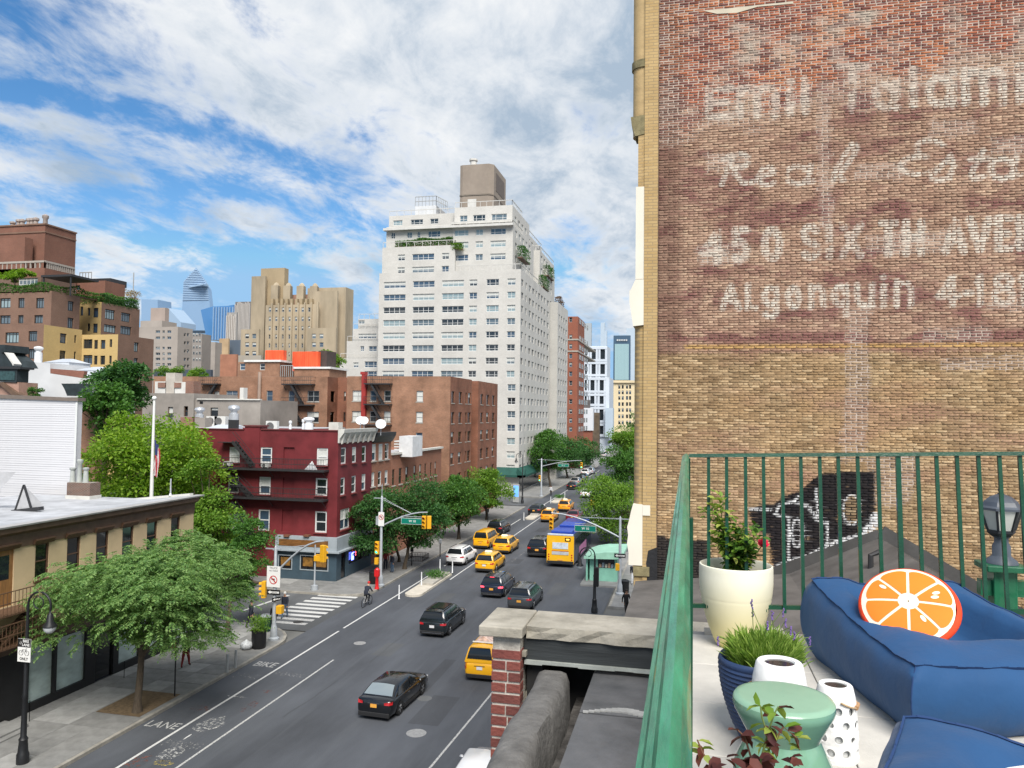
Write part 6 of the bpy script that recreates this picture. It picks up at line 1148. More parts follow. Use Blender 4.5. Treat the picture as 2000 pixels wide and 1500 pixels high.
m.build('kerb', TK, kr, 50)
m = MB(); m.quad((-.75, -.5, 12.53), (-.55, -.5, 12.53), (-.55, 5.41, 12.53), (-.75, 5.41, 12.53)); m.build('gutter', M('gutter_dirt', (.075, .07, .066), .9, .6, 9, bump=.8, bscale=20), kr)
m = MB(); m.lathe([(.03, 0), (.028, .02), (.02, .03), (.001, .034)], 10, (-.66, 4.55, 12.535)); m.build('pebble', M('pebble', (.6, .6, .58), .7), kr, 60)
SLT = M('roof_sheet_dark', (.055, .058, .062), .4, .4, 3.2, bump=.35, bscale=9, spec=.6, col2=(.125, .125, .13)); 
for a, b in ((-.5, 3.25), (3.26, 4.42), (4.43, 5.41)): m = MB(); m.box(-.60, -.005, a, b, 12.7, 12.80+(.004 if a > 3.3 else 0)); m.build('roof_sheet', SLT, kr)
m = MB(); n = 18
for i in range(n): t = i/n; m.box(-.58+.56*t, -.58+.56*(t+1/n), 4.42+.05*math.sin(t*5), 4.44+.05*math.sin(t*5)+.05*math.sin(t*math.pi)**2, 12.803, 12.812)
m.build('sealant_seam', M('sealant', (.33, .33, .32), .5, .3, 8), kr)
m = MB(); m.box(-1.03, .0, -.5, 4.99, 2, 12.5); m.build('house_wall', BR_S, kr)
# TERRACE
T = 13.2; GRN = M('rail_green', (.004, .056, .028), .35, .25, 7, bump=.12, bscale=60, coat=.2, spec=.4); GRN_T = M('rail_green_worn', (.022, .20, .105), .38, .4, 14, bump=.15, bscale=90, coat=.25, spec=.5, stretch=(4, .5, 4))
terr = thing('terrace_deck', None, None, (1.5, 2.5, T-.1)); terr['kind'] = 'structure'; del_ = None
m = MB(); m.box(0.0, 4.5, -1.0, 4.99, 12.0, T-.045); m.build('deck_base', M('deck_base', (.30, .29, .27), .9, .2, 2), terr)
PAV = [M('paver_%d' % i, c, .85, .10, 6, bump=.15, bscale=90) for i, c in enumerate(((.50, .48, .44), (.475, .455, .42), (.52, .50, .46)))]
pc = {}; rp = random.Random(1); o0 = wpos(terr); ys = [-.9, -.35, .2, .75, 1.3, 1.86, 2.42, 2.98, 3.10, 3.655, 4.20, 4.76][0:0] or list(np.arange(4.76-.555*10, 4.77, .555)); xs = [.012, .62, 1.23, 1.84, 2.45, 3.06, 3.67]
for i in range(len(xs)-1):
 for j in range(len(ys)-1):
  k = (round(xs[i+1]-xs[i], 3), rp.randrange(3))
  if k not in pc:
   mm = MB(); a, b = k[0]/2-.0025, .555/2-.0025; e = .003; mm.add([(-a, -b, -.04), (a, -b, -.04), (a, b, -.04), (-a, b, -.04), (-a, -b, -e), (a, -b, -e), (a, b, -e), (-a, b, -e), (-a+e, -b+e, 0), (a-e, -b+e, 0), (a-e, b-e, 0), (-a+e, b-e, 0)], [(8, 9, 10, 11)]+[(p, (p+1) % 4, (p+1) % 4+4, p+4) for p in range(4)]+[(4+p, 4+(p+1) % 4, 8+(p+1) % 4, 8+p) for p in range(4)]); pc[k] = mm.mesh('paver', PAV[k[1]])
  link('paver', pc[k], terr, ((xs[i]+xs[i+1])/2-o0[0], (ys[j]+ys[j+1])/2-o0[1], T-o0[2]+rp.uniform(-.0012, .0012)))
m = MB(); m.box(.1, 4.4, 4.80, 5.0, T-.2, T-.02); m.build('edge_stone', LIME, terr)
# rails
rl = thing('green_railing', 'long green metal handrail running away beside the roof edge', 'railing', (0, 2, T)); prof = [(-.0335, 14.255), (-.0335, 14.266), (-.0295, 14.2685), (-.0275, 14.272), (-.0225, 14.2745), (-.0195, 14.279), (-.0115, 14.2815), (-.004, 14.279), (.0, 14.2735), (.003, 14.268), (.003, 14.255)]
m = MB(); m.extr(prof, 'y', -.8, 4.565); m.build('handrail', GRN_T, rl, 25)
for y in np.arange(-.7, 4.5, .115): m = MB(); m.box(-.021, -.009, y-.006, y+.006, T+.18, 14.256); m.build('baluster', GRN, rl)
m = MB(); m.box(-.024, -.006, -.8, 4.54, T+.165, T+.182); m.build('bottom_rail', GRN, rl)
for y in (-.6, 1.9, 4.53): m = MB(); m.box(-.012, .012, y-.012, y+.012, T-.1, 14.256); m.build('post', GRN, rl)
bk_ = thing('green_railing', 'green railing with thin upright bars along the far end of the terrace', 'railing', (1.2, 4.55, T)); zr_ = lambda x: 14.278+.03*x; lean = .1
m = MB(); m.add([(0.004, 4.585, zr_(0)-.02), (2.9, 4.585, zr_(2.9)-.02), (2.9, 4.625, zr_(2.9)-.02), (.004, 4.625, zr_(0)-.02), (.004, 4.59, zr_(0)+.0), (2.9, 4.59, zr_(2.9)), (2.9, 4.62, zr_(2.9)), (.004, 4.62, zr_(0))], [(0, 1, 5, 4), (4, 5, 6, 7), (3, 2, 6, 7), (1, 2, 6, 5), (0, 3, 2, 1), (0, 4, 7, 3)]); m.build('top_rail', GRN, bk_)
for i, px in enumerate((1384, 1419, 1456, 1491, 1528, 1564, 1601, 1637, 1675, 1714.7, 1754, 1792, 1829, 1869, 1911, 1952, 1992, 2035, 2078, 2122)):
 x = gy(px, 890, 4.6)[0]; w_ = .009 if px != 1754 else .012; m = MB(); m.obox((x, 4.605-lean, T+.02 if px == 1754 else T+.22), (x, 4.605, zr_(x)-.019), w_*2, w_*2, up=(0, 1, 0)); m.build('baluster', GRN, bk_)
m = MB(); m.obox((0.0, 4.605-lean*.8, T+.222), (2.9, 4.605-lean*.8, T+.36), .022, .022); m.build('bottom_rail', GRN, bk_)
# post with lantern
lx, ly = 1.69, 4.78; lp = thing('lamp_post', 'square green post carrying a small slate grey lantern', 'lamp', (lx, ly, T)); GR2 = M('post_green', (.012, .135, .062), .4, .15, 6, bump=.1, bscale=40, coat=.3)
m = MB(); m.box(-.058, .058, -.058, .058, -.2, .47); m.build('post', GR2, lp, local=True, bevel=.004)
m = MB(); m.box(-.105, .105, -.105, .105, .47, .505); m.build('post_cap', GR2, lp, local=True, bevel=.006)
for z in (.33, -.02): m = MB(); m.box(-.115, .115, -.03, .03, z, z+.085); m.build('clamp', GR2, lp, local=True)
SLG = M('lantern_slate', (.085, .10, .125), .45, .2, 8, spec=.5); LG = M('lantern_glass', (.62, .63, .58), .15, .12, 6, spec=.6); LB = M('lantern_black', (.025, .028, .032), .5, .1, 8)
m = MB(); m.lathe([(.085, .506), (.08, .52), (.05, .545), (.047, .55), (.047, .60), (.036, .62), (.036, .645), (.05, .655)], 10); m.build('pedestal', SLG, lp, local=True, smooth=35)
m = MB(); m.lathe([(.05, .655), (.072, .675), (.072, .69)], 6); m.build('cage_base', LB, lp, local=True)
m = MB(); m.lathe([(.066, .69), (.098, .80)], 6); m.build('glazing', LG, lp, local=True)
for k in range(6): a = 2*math.pi*k/6; m = MB(); m.obox((.069*math.cos(a), .069*math.sin(a), .69), (.102*math.cos(a), .102*math.sin(a), .80), .011, .011); m.build('cage_bar', LB, lp, local=True)
m = MB(); m.lathe([(.112, .80), (.112, .812), (.098, .822), (.085, .845), (.055, .872), (.022, .885)], 6); m.build('lantern_roof', SLG, lp, local=True)
m = MB(); m.lathe([(.02, .885), (.01, .895), (.016, .91), (.008, .925), (.001, .94)], 8); m.build('finial', LB, lp, local=True, smooth=40)
# beanbags
def fabric(name, c):
 m_ = M(name, c, .7, .08, 2.5, bump=.45, bscale=7, spec=.25); b = m_.node_tree.nodes['Principled BSDF']; b.inputs['Sheen Weight'].default_value = .08; return m_
BLU = fabric('beanbag_blue', (.015, .066, .172)); BLUS = M('beanbag_seam', (.012, .040, .125), .8, .1, 20)
def beanbag(name, label, corners, hf, hb_, bowl=.15, group=None, seed=1):
 A, B, C_, D = [np.array(c) for c in corners]; c0 = (A+B+C_+D)/4; root = thing(name, label, 'beanbag', (c0[0], c0[1], T), group=group); n = 28
 rs = np.random.default_rng(seed)
 def plan(u, v): return A*(1-u)*(1-v)+B*u*(1-v)+C_*u*v+D*(1-u)*v
 def h(u, v):
  rim = hf+(hb_-hf)*v**1.5; du, dv = min(u, 1-u), min(v, 1-v)*1.0
  ss = lambda q: max(0, min(1, q))**2*(3-2*max(0, min(1, q))); inner = ss((du-.13)/.15)*ss((1-v-.08)/.16)*ss((v-.26)/.18)
  roll = .03*math.sin(math.pi*min(1, du/.30))**.7*(1-inner)*(.4+.6*min(1, v/.2))+.028*math.sin(math.pi*min(1, v/.40))**.7*(1-inner)*min(1, du/.12)
  wr = .003*math.sin(17*u+9*v+seed)+.003*math.sin(31*v-13*u)+.004*inner*math.sin(60*u+20*v)
  ear = .05*max(0, 1-math.hypot(u, 1-v)/.12)+.05*max(0, 1-math.hypot(1-u, 1-v)/.12)+.02*max(0, 1-math.hypot(u, v)/.1)
  return rim+roll-bowl*inner*(.75+.25*v)-.008*math.sin(math.pi*u)*(1-v)**3+ear*.4+wr
 def bul(u, v, k):
  p = plan(u, v); o = p-c0; return c0+o*(1+k)
 V = []; F = []
 for j in range(n+1):
  for i in range(n+1):
   p = plan(i/n, j/n); V.append((p[0]-c0[0], p[1]-c0[1], h(i/n, j/n)))
 ix = lambda i, j: j*(n+1)+i
 for j in range(n):
  for i in range(n): F.append((ix(i, j), ix(i+1, j), ix(i+1, j+1), ix(i, j+1)))
 m = MB(); m.add(V, F); o = m.build('top_cover', BLU, root, local=True, smooth=80)
 per = [(i/n, 0) for i in range(n)]+[(1, i/n) for i in range(n)]+[(1-i/n, 1) for i in range(n)]+[(0, 1-i/n) for i in range(n)]
 V = []; F = []; K = 10
 for k in range(K+1):
  t = k/K
  for (u, v) in per:
   hh = h(u, v); q = bul(u, v, .12*math.sin(math.pi*min(1, t*1.02))**.6*(1 if t < 1 else 0)-.03*t+.006*math.sin(40*u+23*v+5*t)); V.append((q[0]-c0[0], q[1]-c0[1], hh*(1-t)+.004*math.sin(25*u+9*t)))
 N_ = len(per)
 for k in range(K):
  for i in range(N_): F.append((k*N_+i, k*N_+(i+1) % N_, (k+1)*N_+(i+1) % N_, (k+1)*N_+i))
 m = MB(); m.add(V, F); m.build('side_cover', BLU, root, local=True, smooth=80)
 pts = [(plan(u, v)[0]-c0[0], plan(u, v)[1]-c0[1], h(u, v)+.004) for u, v in per]; m = MB()
 pp = [((x)*1.008, (y)*1.008, z) for x, y, z in pts]
 for i in range(N_):
  a, b = pts[i], pts[(i+1) % N_]; c, d = pp[i], pp[(i+1) % N_]; wv = .004*math.sin(i*2.1)
  m.add([a, b, (d[0]*1.004, d[1]*1.004, d[2]+.004+wv*.4), (c[0]*1.004, c[1]*1.004, c[2]+.004+wv*.4), (b[0], b[1], b[2]-.008), (a[0], a[1], a[2]-.008)], [(0, 1, 2, 3), (3, 2, 4, 5)])
 m.build('edge_seam', BLUS, root, local=True)
 for (u, v) in ((0, 0), (1, 0)):
  m = MB(); L_ = []
  for k in range(9):
   t = k/8; q = bul(u, v, .124*math.sin(math.pi*min(1, t*1.02))**.6*(1 if t < 1 else 0)-.03*t+.006*math.sin(40*u+23*v+5*t)); L_.append((q[0]-c0[0], q[1]-c0[1], h(u, v)*(1-t)))
  m.tube(L_, .003, 5); m.build('corner_seam', BLUS, root, local=True)
 return root
beanbag('beanbag_chair', 'large royal blue beanbag chair holding the orange slice cushion', [(.90, 3.44), (1.86, 3.74), (1.40, 4.54), (.66, 4.47)], .285, .40, .16)
beanbag('beanbag_chair', 'second blue beanbag cut off by the lower right corner', [(.30, 1.75), (1.5, 1.5), (1.68, 2.48), (.70, 2.80)], .29, .29, .07, seed=4)
# orange slice cushion
cu = thing('orange_cushion', 'round cushion printed as an orange slice lying on the beanbag', 'cushion', gy(1775, 1186, 3.98)); nrm = Vector((-.20, -.66, .73)).normalized(); q = nrm.to_track_quat('Z', 'Y').to_euler(); rad = .218
cu.rotation_euler = q
dome = lambda r: .048*math.sqrt(max(0, 1-(r/rad)**2.4))
OR_D = M('cushion_edge', (.72, .055, .012), .8, .15, 12, bump=.2); OR_S = M('cushion_orange', (.88, .19, .012), .75, .06, 8); CRE = M('cushion_cream', (.86, .74, .56), .8, .04, 8)
m = MB(); m.lathe([(.001, -.045)]+[(rad*t, -dome(rad*t)*.9) for t in (.3, .6, .8, .92, .98)]+[(rad, 0)]+[(rad*t, dome(rad*t)) for t in (.985, .95, .9)], 48, cap=False); m.build('edge', OR_D, cu, local=True, smooth=60)
def radial(name, mat, r0, r1, a0, a1, lift, nr=8, na=8, rnd=0.0):
 m = MB(); V = []
 for i in range(nr+1):
  for j in range(na+1):
   t = i/nr; s = j/na; r = r0+(r1-r0)*t; pad = rnd/max(r, .02); b0, b1 = a0+pad, a1-pad
   if b1 < b0: b0 = b1 = (a0+a1)/2
   e = 1-.06*((2*s-1)**4)*(t**3); a = b0+(b1-b0)*s; rr_ = r*e; V.append((rr_*math.cos(a), rr_*math.sin(a), dome(rr_)+lift))
 m.add(V, [(i*(na+1)+j, (i+1)*(na+1)+j, (i+1)*(na+1)+j+1, i*(na+1)+j+1) for i in range(nr) for j in range(na)]); return m.build(name, mat, cu, local=True, smooth=80)
radial('rind', CRE, .004, rad*.93, 0, 2*math.pi, .001, 10, 48)
for k in range(8): radial('segment', OR_S, .045, rad*.85, 2*math.pi*k/8+.05, 2*math.pi*(k+1)/8+.05, .0035, 10, 10, .0065)
for r, a in ((.13, 2.6), (.115, .35), (.105, 5.35), (.13, .52)):
 m = MB(); V = [(r*math.cos(a)+.018*math.cos(t)*math.cos(a)-.009*math.sin(t)*math.sin(a), r*math.sin(a)+.018*math.cos(t)*math.sin(a)+.009*math.sin(t)*math.cos(a)) for t in np.linspace(0, 2*math.pi, 14)[:-1]]; m.add([(x, y, dome(math.hypot(x, y))+.006) for x, y in V], [tuple(range(len(V)))]); m.build('seed', CRE, cu, local=True)
# planters
def glaze(name, top, low):
 m_, nt, b = _nt(name); N = nt.nodes; L = nt.links; tc = N.new('ShaderNodeTexCoord'); sp_ = N.new('ShaderNodeSeparateXYZ'); L.new(tc.outputs['Object'], sp_.inputs[0]); r_ = N.new('ShaderNodeValToRGB'); L.new(sp_.outputs[2], r_.inputs[0]); e = r_.color_ramp.elements; e[0].position = .0; e[0].color = rgba(low); e[1].position = .40; e[1].color = rgba(top); L.new(r_.outputs[0], b.inputs['Base Color']); b.inputs['Roughness'].default_value = .45; return m_
def small_leaves(name, P, D, L_, W_, mat, parent, droop=.2):
 P = np.array(P, float); D = np.array(D, float); D /= np.linalg.norm(D, axis=1)[:, None]; n = len(P); up = RNG.normal(0, .35, (n, 3))+(0, 0, 1); S = np.cross(D, up); S /= np.linalg.norm(S, axis=1)[:, None]; Nn = np.cross(S, D); L_ = np.broadcast_to(L_, n)[:, None]; W_ = np.broadcast_to(W_, n)[:, None]
 v = np.stack([P, P+D*L_*.3+S*W_*.5+Nn*W_*.12, P+D*L_*.72+S*W_*.42, P+D*L_-Nn*L_*droop, P+D*L_*.72-S*W_*.42, P+D*L_*.3-S*W_*.5+Nn*W_*.12, P+D*L_*.5-Nn*W_*.1], 1).reshape(-1, 3)
 f = np.array([(0, 1, 6, 5), (1, 2, 3, 6), (6, 3, 4, 5)])[None]+np.arange(n)[:, None, None]*7
 o = link(name, np_mesh(name, v-wpos(parent), f.reshape(-1, 4), mat, True), parent); o['kind'] = 'stuff'; return o
LF_R = LEAF('rose_leaf', (.03, .09, .015), (.12, .23, .03), .25); LF_Y = LEAF('rose_leaf_young', (.14, .26, .03), (.38, .42, .10), .35); LF_D = LEAF('rose_leaf_red', (.06, .018, .02), (.16, .05, .035), .2); LF_L = LEAF('lavender_leaf', (.14, .26, .04), (.36, .48, .12), .35); STEM = M('stem_green', (.13, .18, .05), .7, .3, 20); STEMR = M('stem_red', (.14, .07, .04), .7, .3, 20)
pw = gz(1435, 1250, T); wp = thing('planter_pot', 'tall cream ribbed planter in the terrace corner', 'planter', (pw[0], pw[1]-.1, T)); CER = glaze('cream_glaze', (.80, .78, .64), (.66, .56, .20))
pf = [(.10, 0), (.112, .01)]
for i in range(44): t = i/43; r = .112+.093*math.sin(min(1, t*1.12)*math.pi/2)**.9-.006*max(0, t-.8)*5*.2; rib = 0 if t > .62 else .0015*(1 if i % 2 else -1); pf.append((r+rib, .012+.43*t))
pf += [(.202, .455), (.196, .458), (.188, .45), (.183, .38), (.001, .38)]
m = MB(); m.lathe(pf, 40); m.build('pot', CER, wp, local=True, smooth=50); m = MB(); m.lathe([(.184, .388), (.1, .395), (.001, .40)], 20, cap=False); m.build('soil', M('soil', (.06, .04, .025)), wp, local=True)
def bush(root, base, H, n, spread, mats, seed, leafL=.035, stems=STEM, dens=16, lean=(0, 0)):
 r = np.random.default_rng(seed); P = []; D = []; m = MB()
 for k in range(n):
  a = r.uniform(0, 6.28); hh = H*r.uniform(.45, 1); ex = spread*r.uniform(.3, 1); pts = []; 
  for i in range(7): t = i/6; pts.append(np.array((base[0]+math.cos(a)*ex*t**1.3+lean[0]*t+r.normal(0, .006), base[1]+math.sin(a)*ex*t**1.3+lean[1]*t+r.normal(0, .006), base[2]+hh*t)))
  m.tube(pts, [.004*(1-.7*i/6) for i in range(7)], 5)
  for q in range(dens):
   t = r.uniform(.15, 1)*6; i = min(5, int(t)); p = pts[i]*(1-(t-i))+pts[i+1]*(t-i); b = r.uniform(0, 6.28); d = np.array((math.cos(b), math.sin(b), r.uniform(-.2, .6)))
   for s in range(3): P.append(p+d*leafL*.5*s); D.append(d+r.normal(0, .5, 3)*(s < 2))
 o = m.build('stems', stems, root); o['kind'] = 'stuff'; P = np.array(P); k = len(mats); sel = r.integers(0, k, len(P))
 for i, mt in enumerate(mats):
  idx = np.nonzero(sel == i)[0]
  if len(idx): small_leaves('leaves', P[idx], np.array(D)[idx], leafL*r.uniform(.6, 1.2, len(idx)), leafL*.6, mt, root)
rp_ = thing('rose_bush', 'rose bush with one red bloom growing in the cream planter', 'plant', (pw[0], pw[1]-.1, T+.395)); bx_, by_ = pw[0], pw[1]-.1
bush(rp_, (bx_, by_, T+.395), .34, 22, .19, [LF_R, LF_R, LF_R, LF_Y], 3, .042, dens=13); bush(rp_, (bx_-.06, by_, T+.48), .42, 6, .09, [LF_Y], 5, .042, dens=12, lean=(-.04, 0))
fp = gy(1490, 1063, by_); m = MB(); RS = M('rose_red', (.62, .012, .06), .6, .2, 30)
for ring, (nn, rr_, hh) in enumerate(((5, .032, .0), (5, .026, .012), (4, .018, .02), (3, .010, .026))):
 for k in range(nn):
  a = 2*math.pi*k/nn+ring*.6; c, s = math.cos(a), math.sin(a); c2, s2 = math.cos(a+.7), math.sin(a+.7); c3, s3 = math.cos(a-.7), math.sin(a-.7); z = hh
  m.add([(0, 0, z-.012), (c3*rr_*.9, s3*rr_*.9, z+.004), (c*rr_*1.1, s*rr_*1.1, z+.012), (c2*rr_*.9, s2*rr_*.9, z+.004)], [(0, 1, 2, 3)])
o = m.build('rose_bloom', RS, rp_, local=True, smooth=60); o.location = Vector(fp)-rp_.location; o.rotation_euler = (.7, .2, 0)
m = MB(); m.tube([(bx_+.06, by_, T+.5), (bx_+.11, by_, T+.52), tuple(fp)], .003, 5); o = m.build('flower_stem', STEM, rp_)
nv = gz(1478, 1440, T); npot = thing('planter_pot', 'navy ribbed bowl planter beside the green stool', 'planter', (nv[0]+.012, nv[1], T)); NAV = M('navy_ceramic', (.022, .045, .115), .5, .15, 6, coat=.15, bump=.05)
pf = [(.075, 0), (.085, .008)]
for i in range(34): t = i/33; pf.append((.085+.078*math.sin(t*math.pi/2)**.9+(.0028 if i % 2 else -.0028)*(t > .1), .01+.295*t))
pf += [(.162, .318), (.157, .325), (.148, .318), (.145, .27), (.001, .27)]
m = MB(); m.lathe(pf, 40); m.build('pot', NAV, npot, local=True, smooth=50); m = MB(); m.lathe([(.146, .272), (.08, .285), (.001, .285)], 18, cap=False); m.build('soil', M('soil', (.06, .04, .025)), npot, local=True)
lv = thing('lavender_plant', 'feathery green lavender with purple flower spikes in the navy planter', 'plant', (nv[0]+.012, nv[1], T+.28)); r = np.random.default_rng(12); P = []; D = []
for k in range(2200):
 a = r.uniform(0, 6.28); rr_ = .125*math.sqrt(r.random()); b = np.array((nv[0]+.035+rr_*math.cos(a), nv[1]+rr_*math.sin(a), T+.28+r.uniform(0, .11)*(1-rr_*3))); P.append(b); D.append((math.cos(a)*rr_*6+r.normal(0, .25), math.sin(a)*rr_*6+r.normal(0, .25), 1.0))
small_leaves('leaves', P, D, r.uniform(.035, .095, len(P)), .0055, LF_L, lv, .1)
PUR = M('lavender_purple', (.16, .10, .30), .8, .3, 30)
for k, (px, py) in enumerate(((1468, 1172), (1470, 1190), (1508, 1195), (1530, 1190), (1545, 1225), (1582, 1245), (1552, 1235), (1500, 1215), (1402, 1245), (1535, 1210))):
 t_ = gy(px, py, nv[1]+r.uniform(-.06, .06)); b = np.array((nv[0]+.02+r.uniform(-.04, .06), nv[1]+r.uniform(-.05, .05), T+.33)); m = MB(); m.tube([b, (b*.45+t_*.55)+(0, 0, .02), t_], .0016, 4); m.build('stalk', STEM, lv); m = MB()
 for i in range(7): c = t_+np.array((r.normal(0, .002), r.normal(0, .002), -.005*i)); m.lathe([(.001, -.004), (.0042, 0), (.001, .005)], 5, c)
 m.build('flower_spike', PUR, lv)
# stool
sp = gz(1530, 1361, T+.43); st = thing('garden_stool', 'mint green glazed ceramic drum stool', 'stool', (sp[0], sp[1], T)); MIN = M('mint_glaze', (.19, .37, .25), .16, .14, 4, coat=.8, spec=.6); MINT = M('mint_glaze_top', (.235, .40, .285), .32, .10, 3, coat=.25)
m = MB(); m.lathe([(.12, 0), (.138, .01), (.14, .03), (.135, .07), (.105, .115), (.108, .125), (.148, .18), (.152, .20), (.150, .22), (.112, .30), (.108, .312), (.112, .325), (.148, .392), (.1525, .408), (.151, .42)], 48); m.build('drum', MIN, st, local=True, smooth=30)
m = MB(); m.lathe([(.1512, .4205), (.146, .429), (.13, .4315), (.001, .432)], 48, cap=False); m.build('seat', MINT, st, local=True, smooth=60)
# solar lanterns
WCER = M('lantern_white', (.78, .78, .77), .5, .04, 8, bump=.12, bscale=40); SOL = GLASS('solar_cell', (.015, .012, .014), .12); ROPE = M('rope', (.42, .30, .18), .9, .3, 30)
def solar_lantern(label, x, y, H, r0, rot=0):
 g = thing('solar_lantern', label, 'lantern', (x, y, T), rot, 'white solar lanterns'); m = MB(); nc, nr = 9, 4; za, zb_ = .06*H, .80*H
 rad_ = lambda z: r0*(1.0-.28*max(0, (z/H-.35))**1.2)
 for i in range(nc):
  for j in range(nr):
   off = .5*(j % 2); a0 = 2*math.pi*(i+off)/nc; da = 2*math.pi/nc; z0 = za+(zb_-za)*j/nr; dz = (zb_-za)/nr; sq = []; ci = []; K = 16
   for k in range(K):
    t = 2*math.pi*k/K; c, s = math.cos(t), math.sin(t); f = 1/max(abs(c), abs(s)); sq.append((a0+da/2+c*f*da/2, z0+dz/2+s*f*dz/2)); hr = .30 if (i+j) % 3 else .22; ci.append((a0+da/2+c*hr*dz/r0, z0+dz/2+s*hr*dz))
   P_ = lambda a, z, k=1.0: (rad_(z)*k*math.cos(a), rad_(z)*k*math.sin(a), z)
   V = [P_(*p) for p in sq]+[P_(*p, 1.012) for p in ci]+[P_(*p, .93) for p in ci]; m.add(V, [(k, (k+1) % K, K+(k+1) % K, K+k) for k in range(K)]+[(K+k, K+(k+1) % K, 2*K+(k+1) % K, 2*K+k) for k in range(K)])
 m.lathe([(r0*1.02, 0), (r0*1.03, za)], 36); m.build('shell', WCER, g, local=True, smooth=50)
 m = MB(); m.lathe([(rad_(zb_), zb_), (rad_(zb_)*.97, H*.86), (rad_(H)*.92, H*.985), (rad_(H)*.86, H), (rad_(H)*.62, H), (rad_(H)*.60, H*.985), (rad_(H)*.58, H*.98)], 36, cap=False); m.build('lid', WCER, g, local=True, smooth=40)
 m = MB(); m.lathe([(rad_(H)*.60, H*.984), (.001, H*.984)], 24, cap=False); m.build('solar_panel', SOL, g, local=True)
 m = MB(); m.lathe([(r0*.86, .01), (r0*.84, H*.4), (r0*.70, zb_)], 24); m.build('light_diffuser', M('diffuser', (.62, .63, .62), .6), g, local=True)
 rr_ = rad_(H*.84); m = MB(); L_ = [(rr_*1.02*math.cos(a), rr_*1.02*math.sin(a)-.0, H*.84-.10*H*math.sin((a+.6)/2.4*math.pi)) for a in np.linspace(-.6, 1.8, 12)]; m.tube([(1.08*x, 1.08*y, z) for x, y, z in L_], .0035, 6); m.build('rope_handle', ROPE, g, local=True)
 m = MB(); a, b = Vector(L_[4])*1.1, Vector(L_[7])*1.1; a.z = L_[4][2]; b.z = L_[7][2]; m.tube([a, b], .008, 8); m.build('wooden_grip', M('grip_wood', (.38, .22, .11), .7, .3, 20, stretch=(1, 1, 6)), g, local=True); return g
b2 = gz(1632, 1478, T); solar_lantern('white pierced lantern in front of the beanbag, right of the stool', b2[0], b2[1], .275, .082, -.9)
b1 = gy(1522, 1292, 3.02); solar_lantern('larger white lantern standing behind the green stool', b1[0], 3.02, b1[2]-T, .108, 2.0)
# young rose in the foreground, pot below the frame
r2 = thing('rose_bush', 'young rose with reddish leaves rising before the stool', 'plant', (.20, 1.96, T+.38)); rr_ = random.Random(4)
P3 = lambda px, py, y=1.96: gy(px, py, y)
canes = [[(1470, 1560), (1490, 1470), (1500, 1430), (1512, 1395), (1520, 1380)], [(1480, 1560), (1495, 1475), (1530, 1420), (1555, 1440), (1562, 1465)], [(1475, 1560), (1470, 1490), (1455, 1440), (1440, 1425)], [(1480, 1560), (1510, 1470), (1488, 1400), (1485, 1378)], [(1460, 1570), (1400, 1510), (1372, 1470), (1362, 1445)]]
Py = []; Dy = []; Pr = []; Dr = []
for ci, c in enumerate(canes):
 pts = [P3(px, py, 1.96+.03*ci-.05) for px, py in c]; m = MB(); m.tube(pts, [.0035, .003, .0025, .002, .0015][:len(pts)], 6); m.build('cane', STEM if ci in (0, 3) else STEMR, r2)
 for i in range(1, len(pts)):
  for k in range(5 if i < 4 else 4):
   p = pts[i-1]+(pts[i]-pts[i-1])*rr_.random(); d = (rr_.uniform(-1, 1), rr_.uniform(-.7, .4), rr_.uniform(-.7, .5)); young = (i >= 2 and ci in (0, 1, 3, 4)) and rr_.random() < .75
   (Py if young else Pr).append(p); (Dy if young else Dr).append(d)
for k in range(46):
 p = P3(rr_.uniform(1385, 1545), rr_.uniform(1478, 1540), 1.9+rr_.uniform(-.08, .1)); Pr.append(p); Dr.append((rr_.uniform(-1, 1), rr_.uniform(-1, .2), rr_.uniform(-.4, .5)))
small_leaves('leaves', Py, Dy, RNG.uniform(.022, .042, len(Py)), .017, LF_Y, r2, .25); small_leaves('leaves', Pr, Dr, RNG.uniform(.025, .05, len(Pr)), .024, LF_D, r2, .25)
m = MB(); m.lathe([(.09, T), (.11, T+.02), (.13, T+.22), (.135, T+.3), (.125, T+.3), (.12, T+.25), (.001, T+.25)], 28, (.2, 1.96, 0)); tag(m.build('planter_pot', NAV, None, 40), 'dark pot below the reddish young rose at the frame edge', 'planter')
m = MB(); c = gz(2010, 1530, T+.45); m.lathe([(.03, T), (.03, T+.42), (.22, T+.43), (.25, T+.44), (.25, T+.455), (.22, T+.46), (.001, T+.46)], 32, (c[0]+.12, c[1]-.14, 0)); tag(m.build('side_table', M('table_white', (.8, .8, .8), .4, .03, 4), None, 40), 'white round table edge in the lower right corner', 'table')
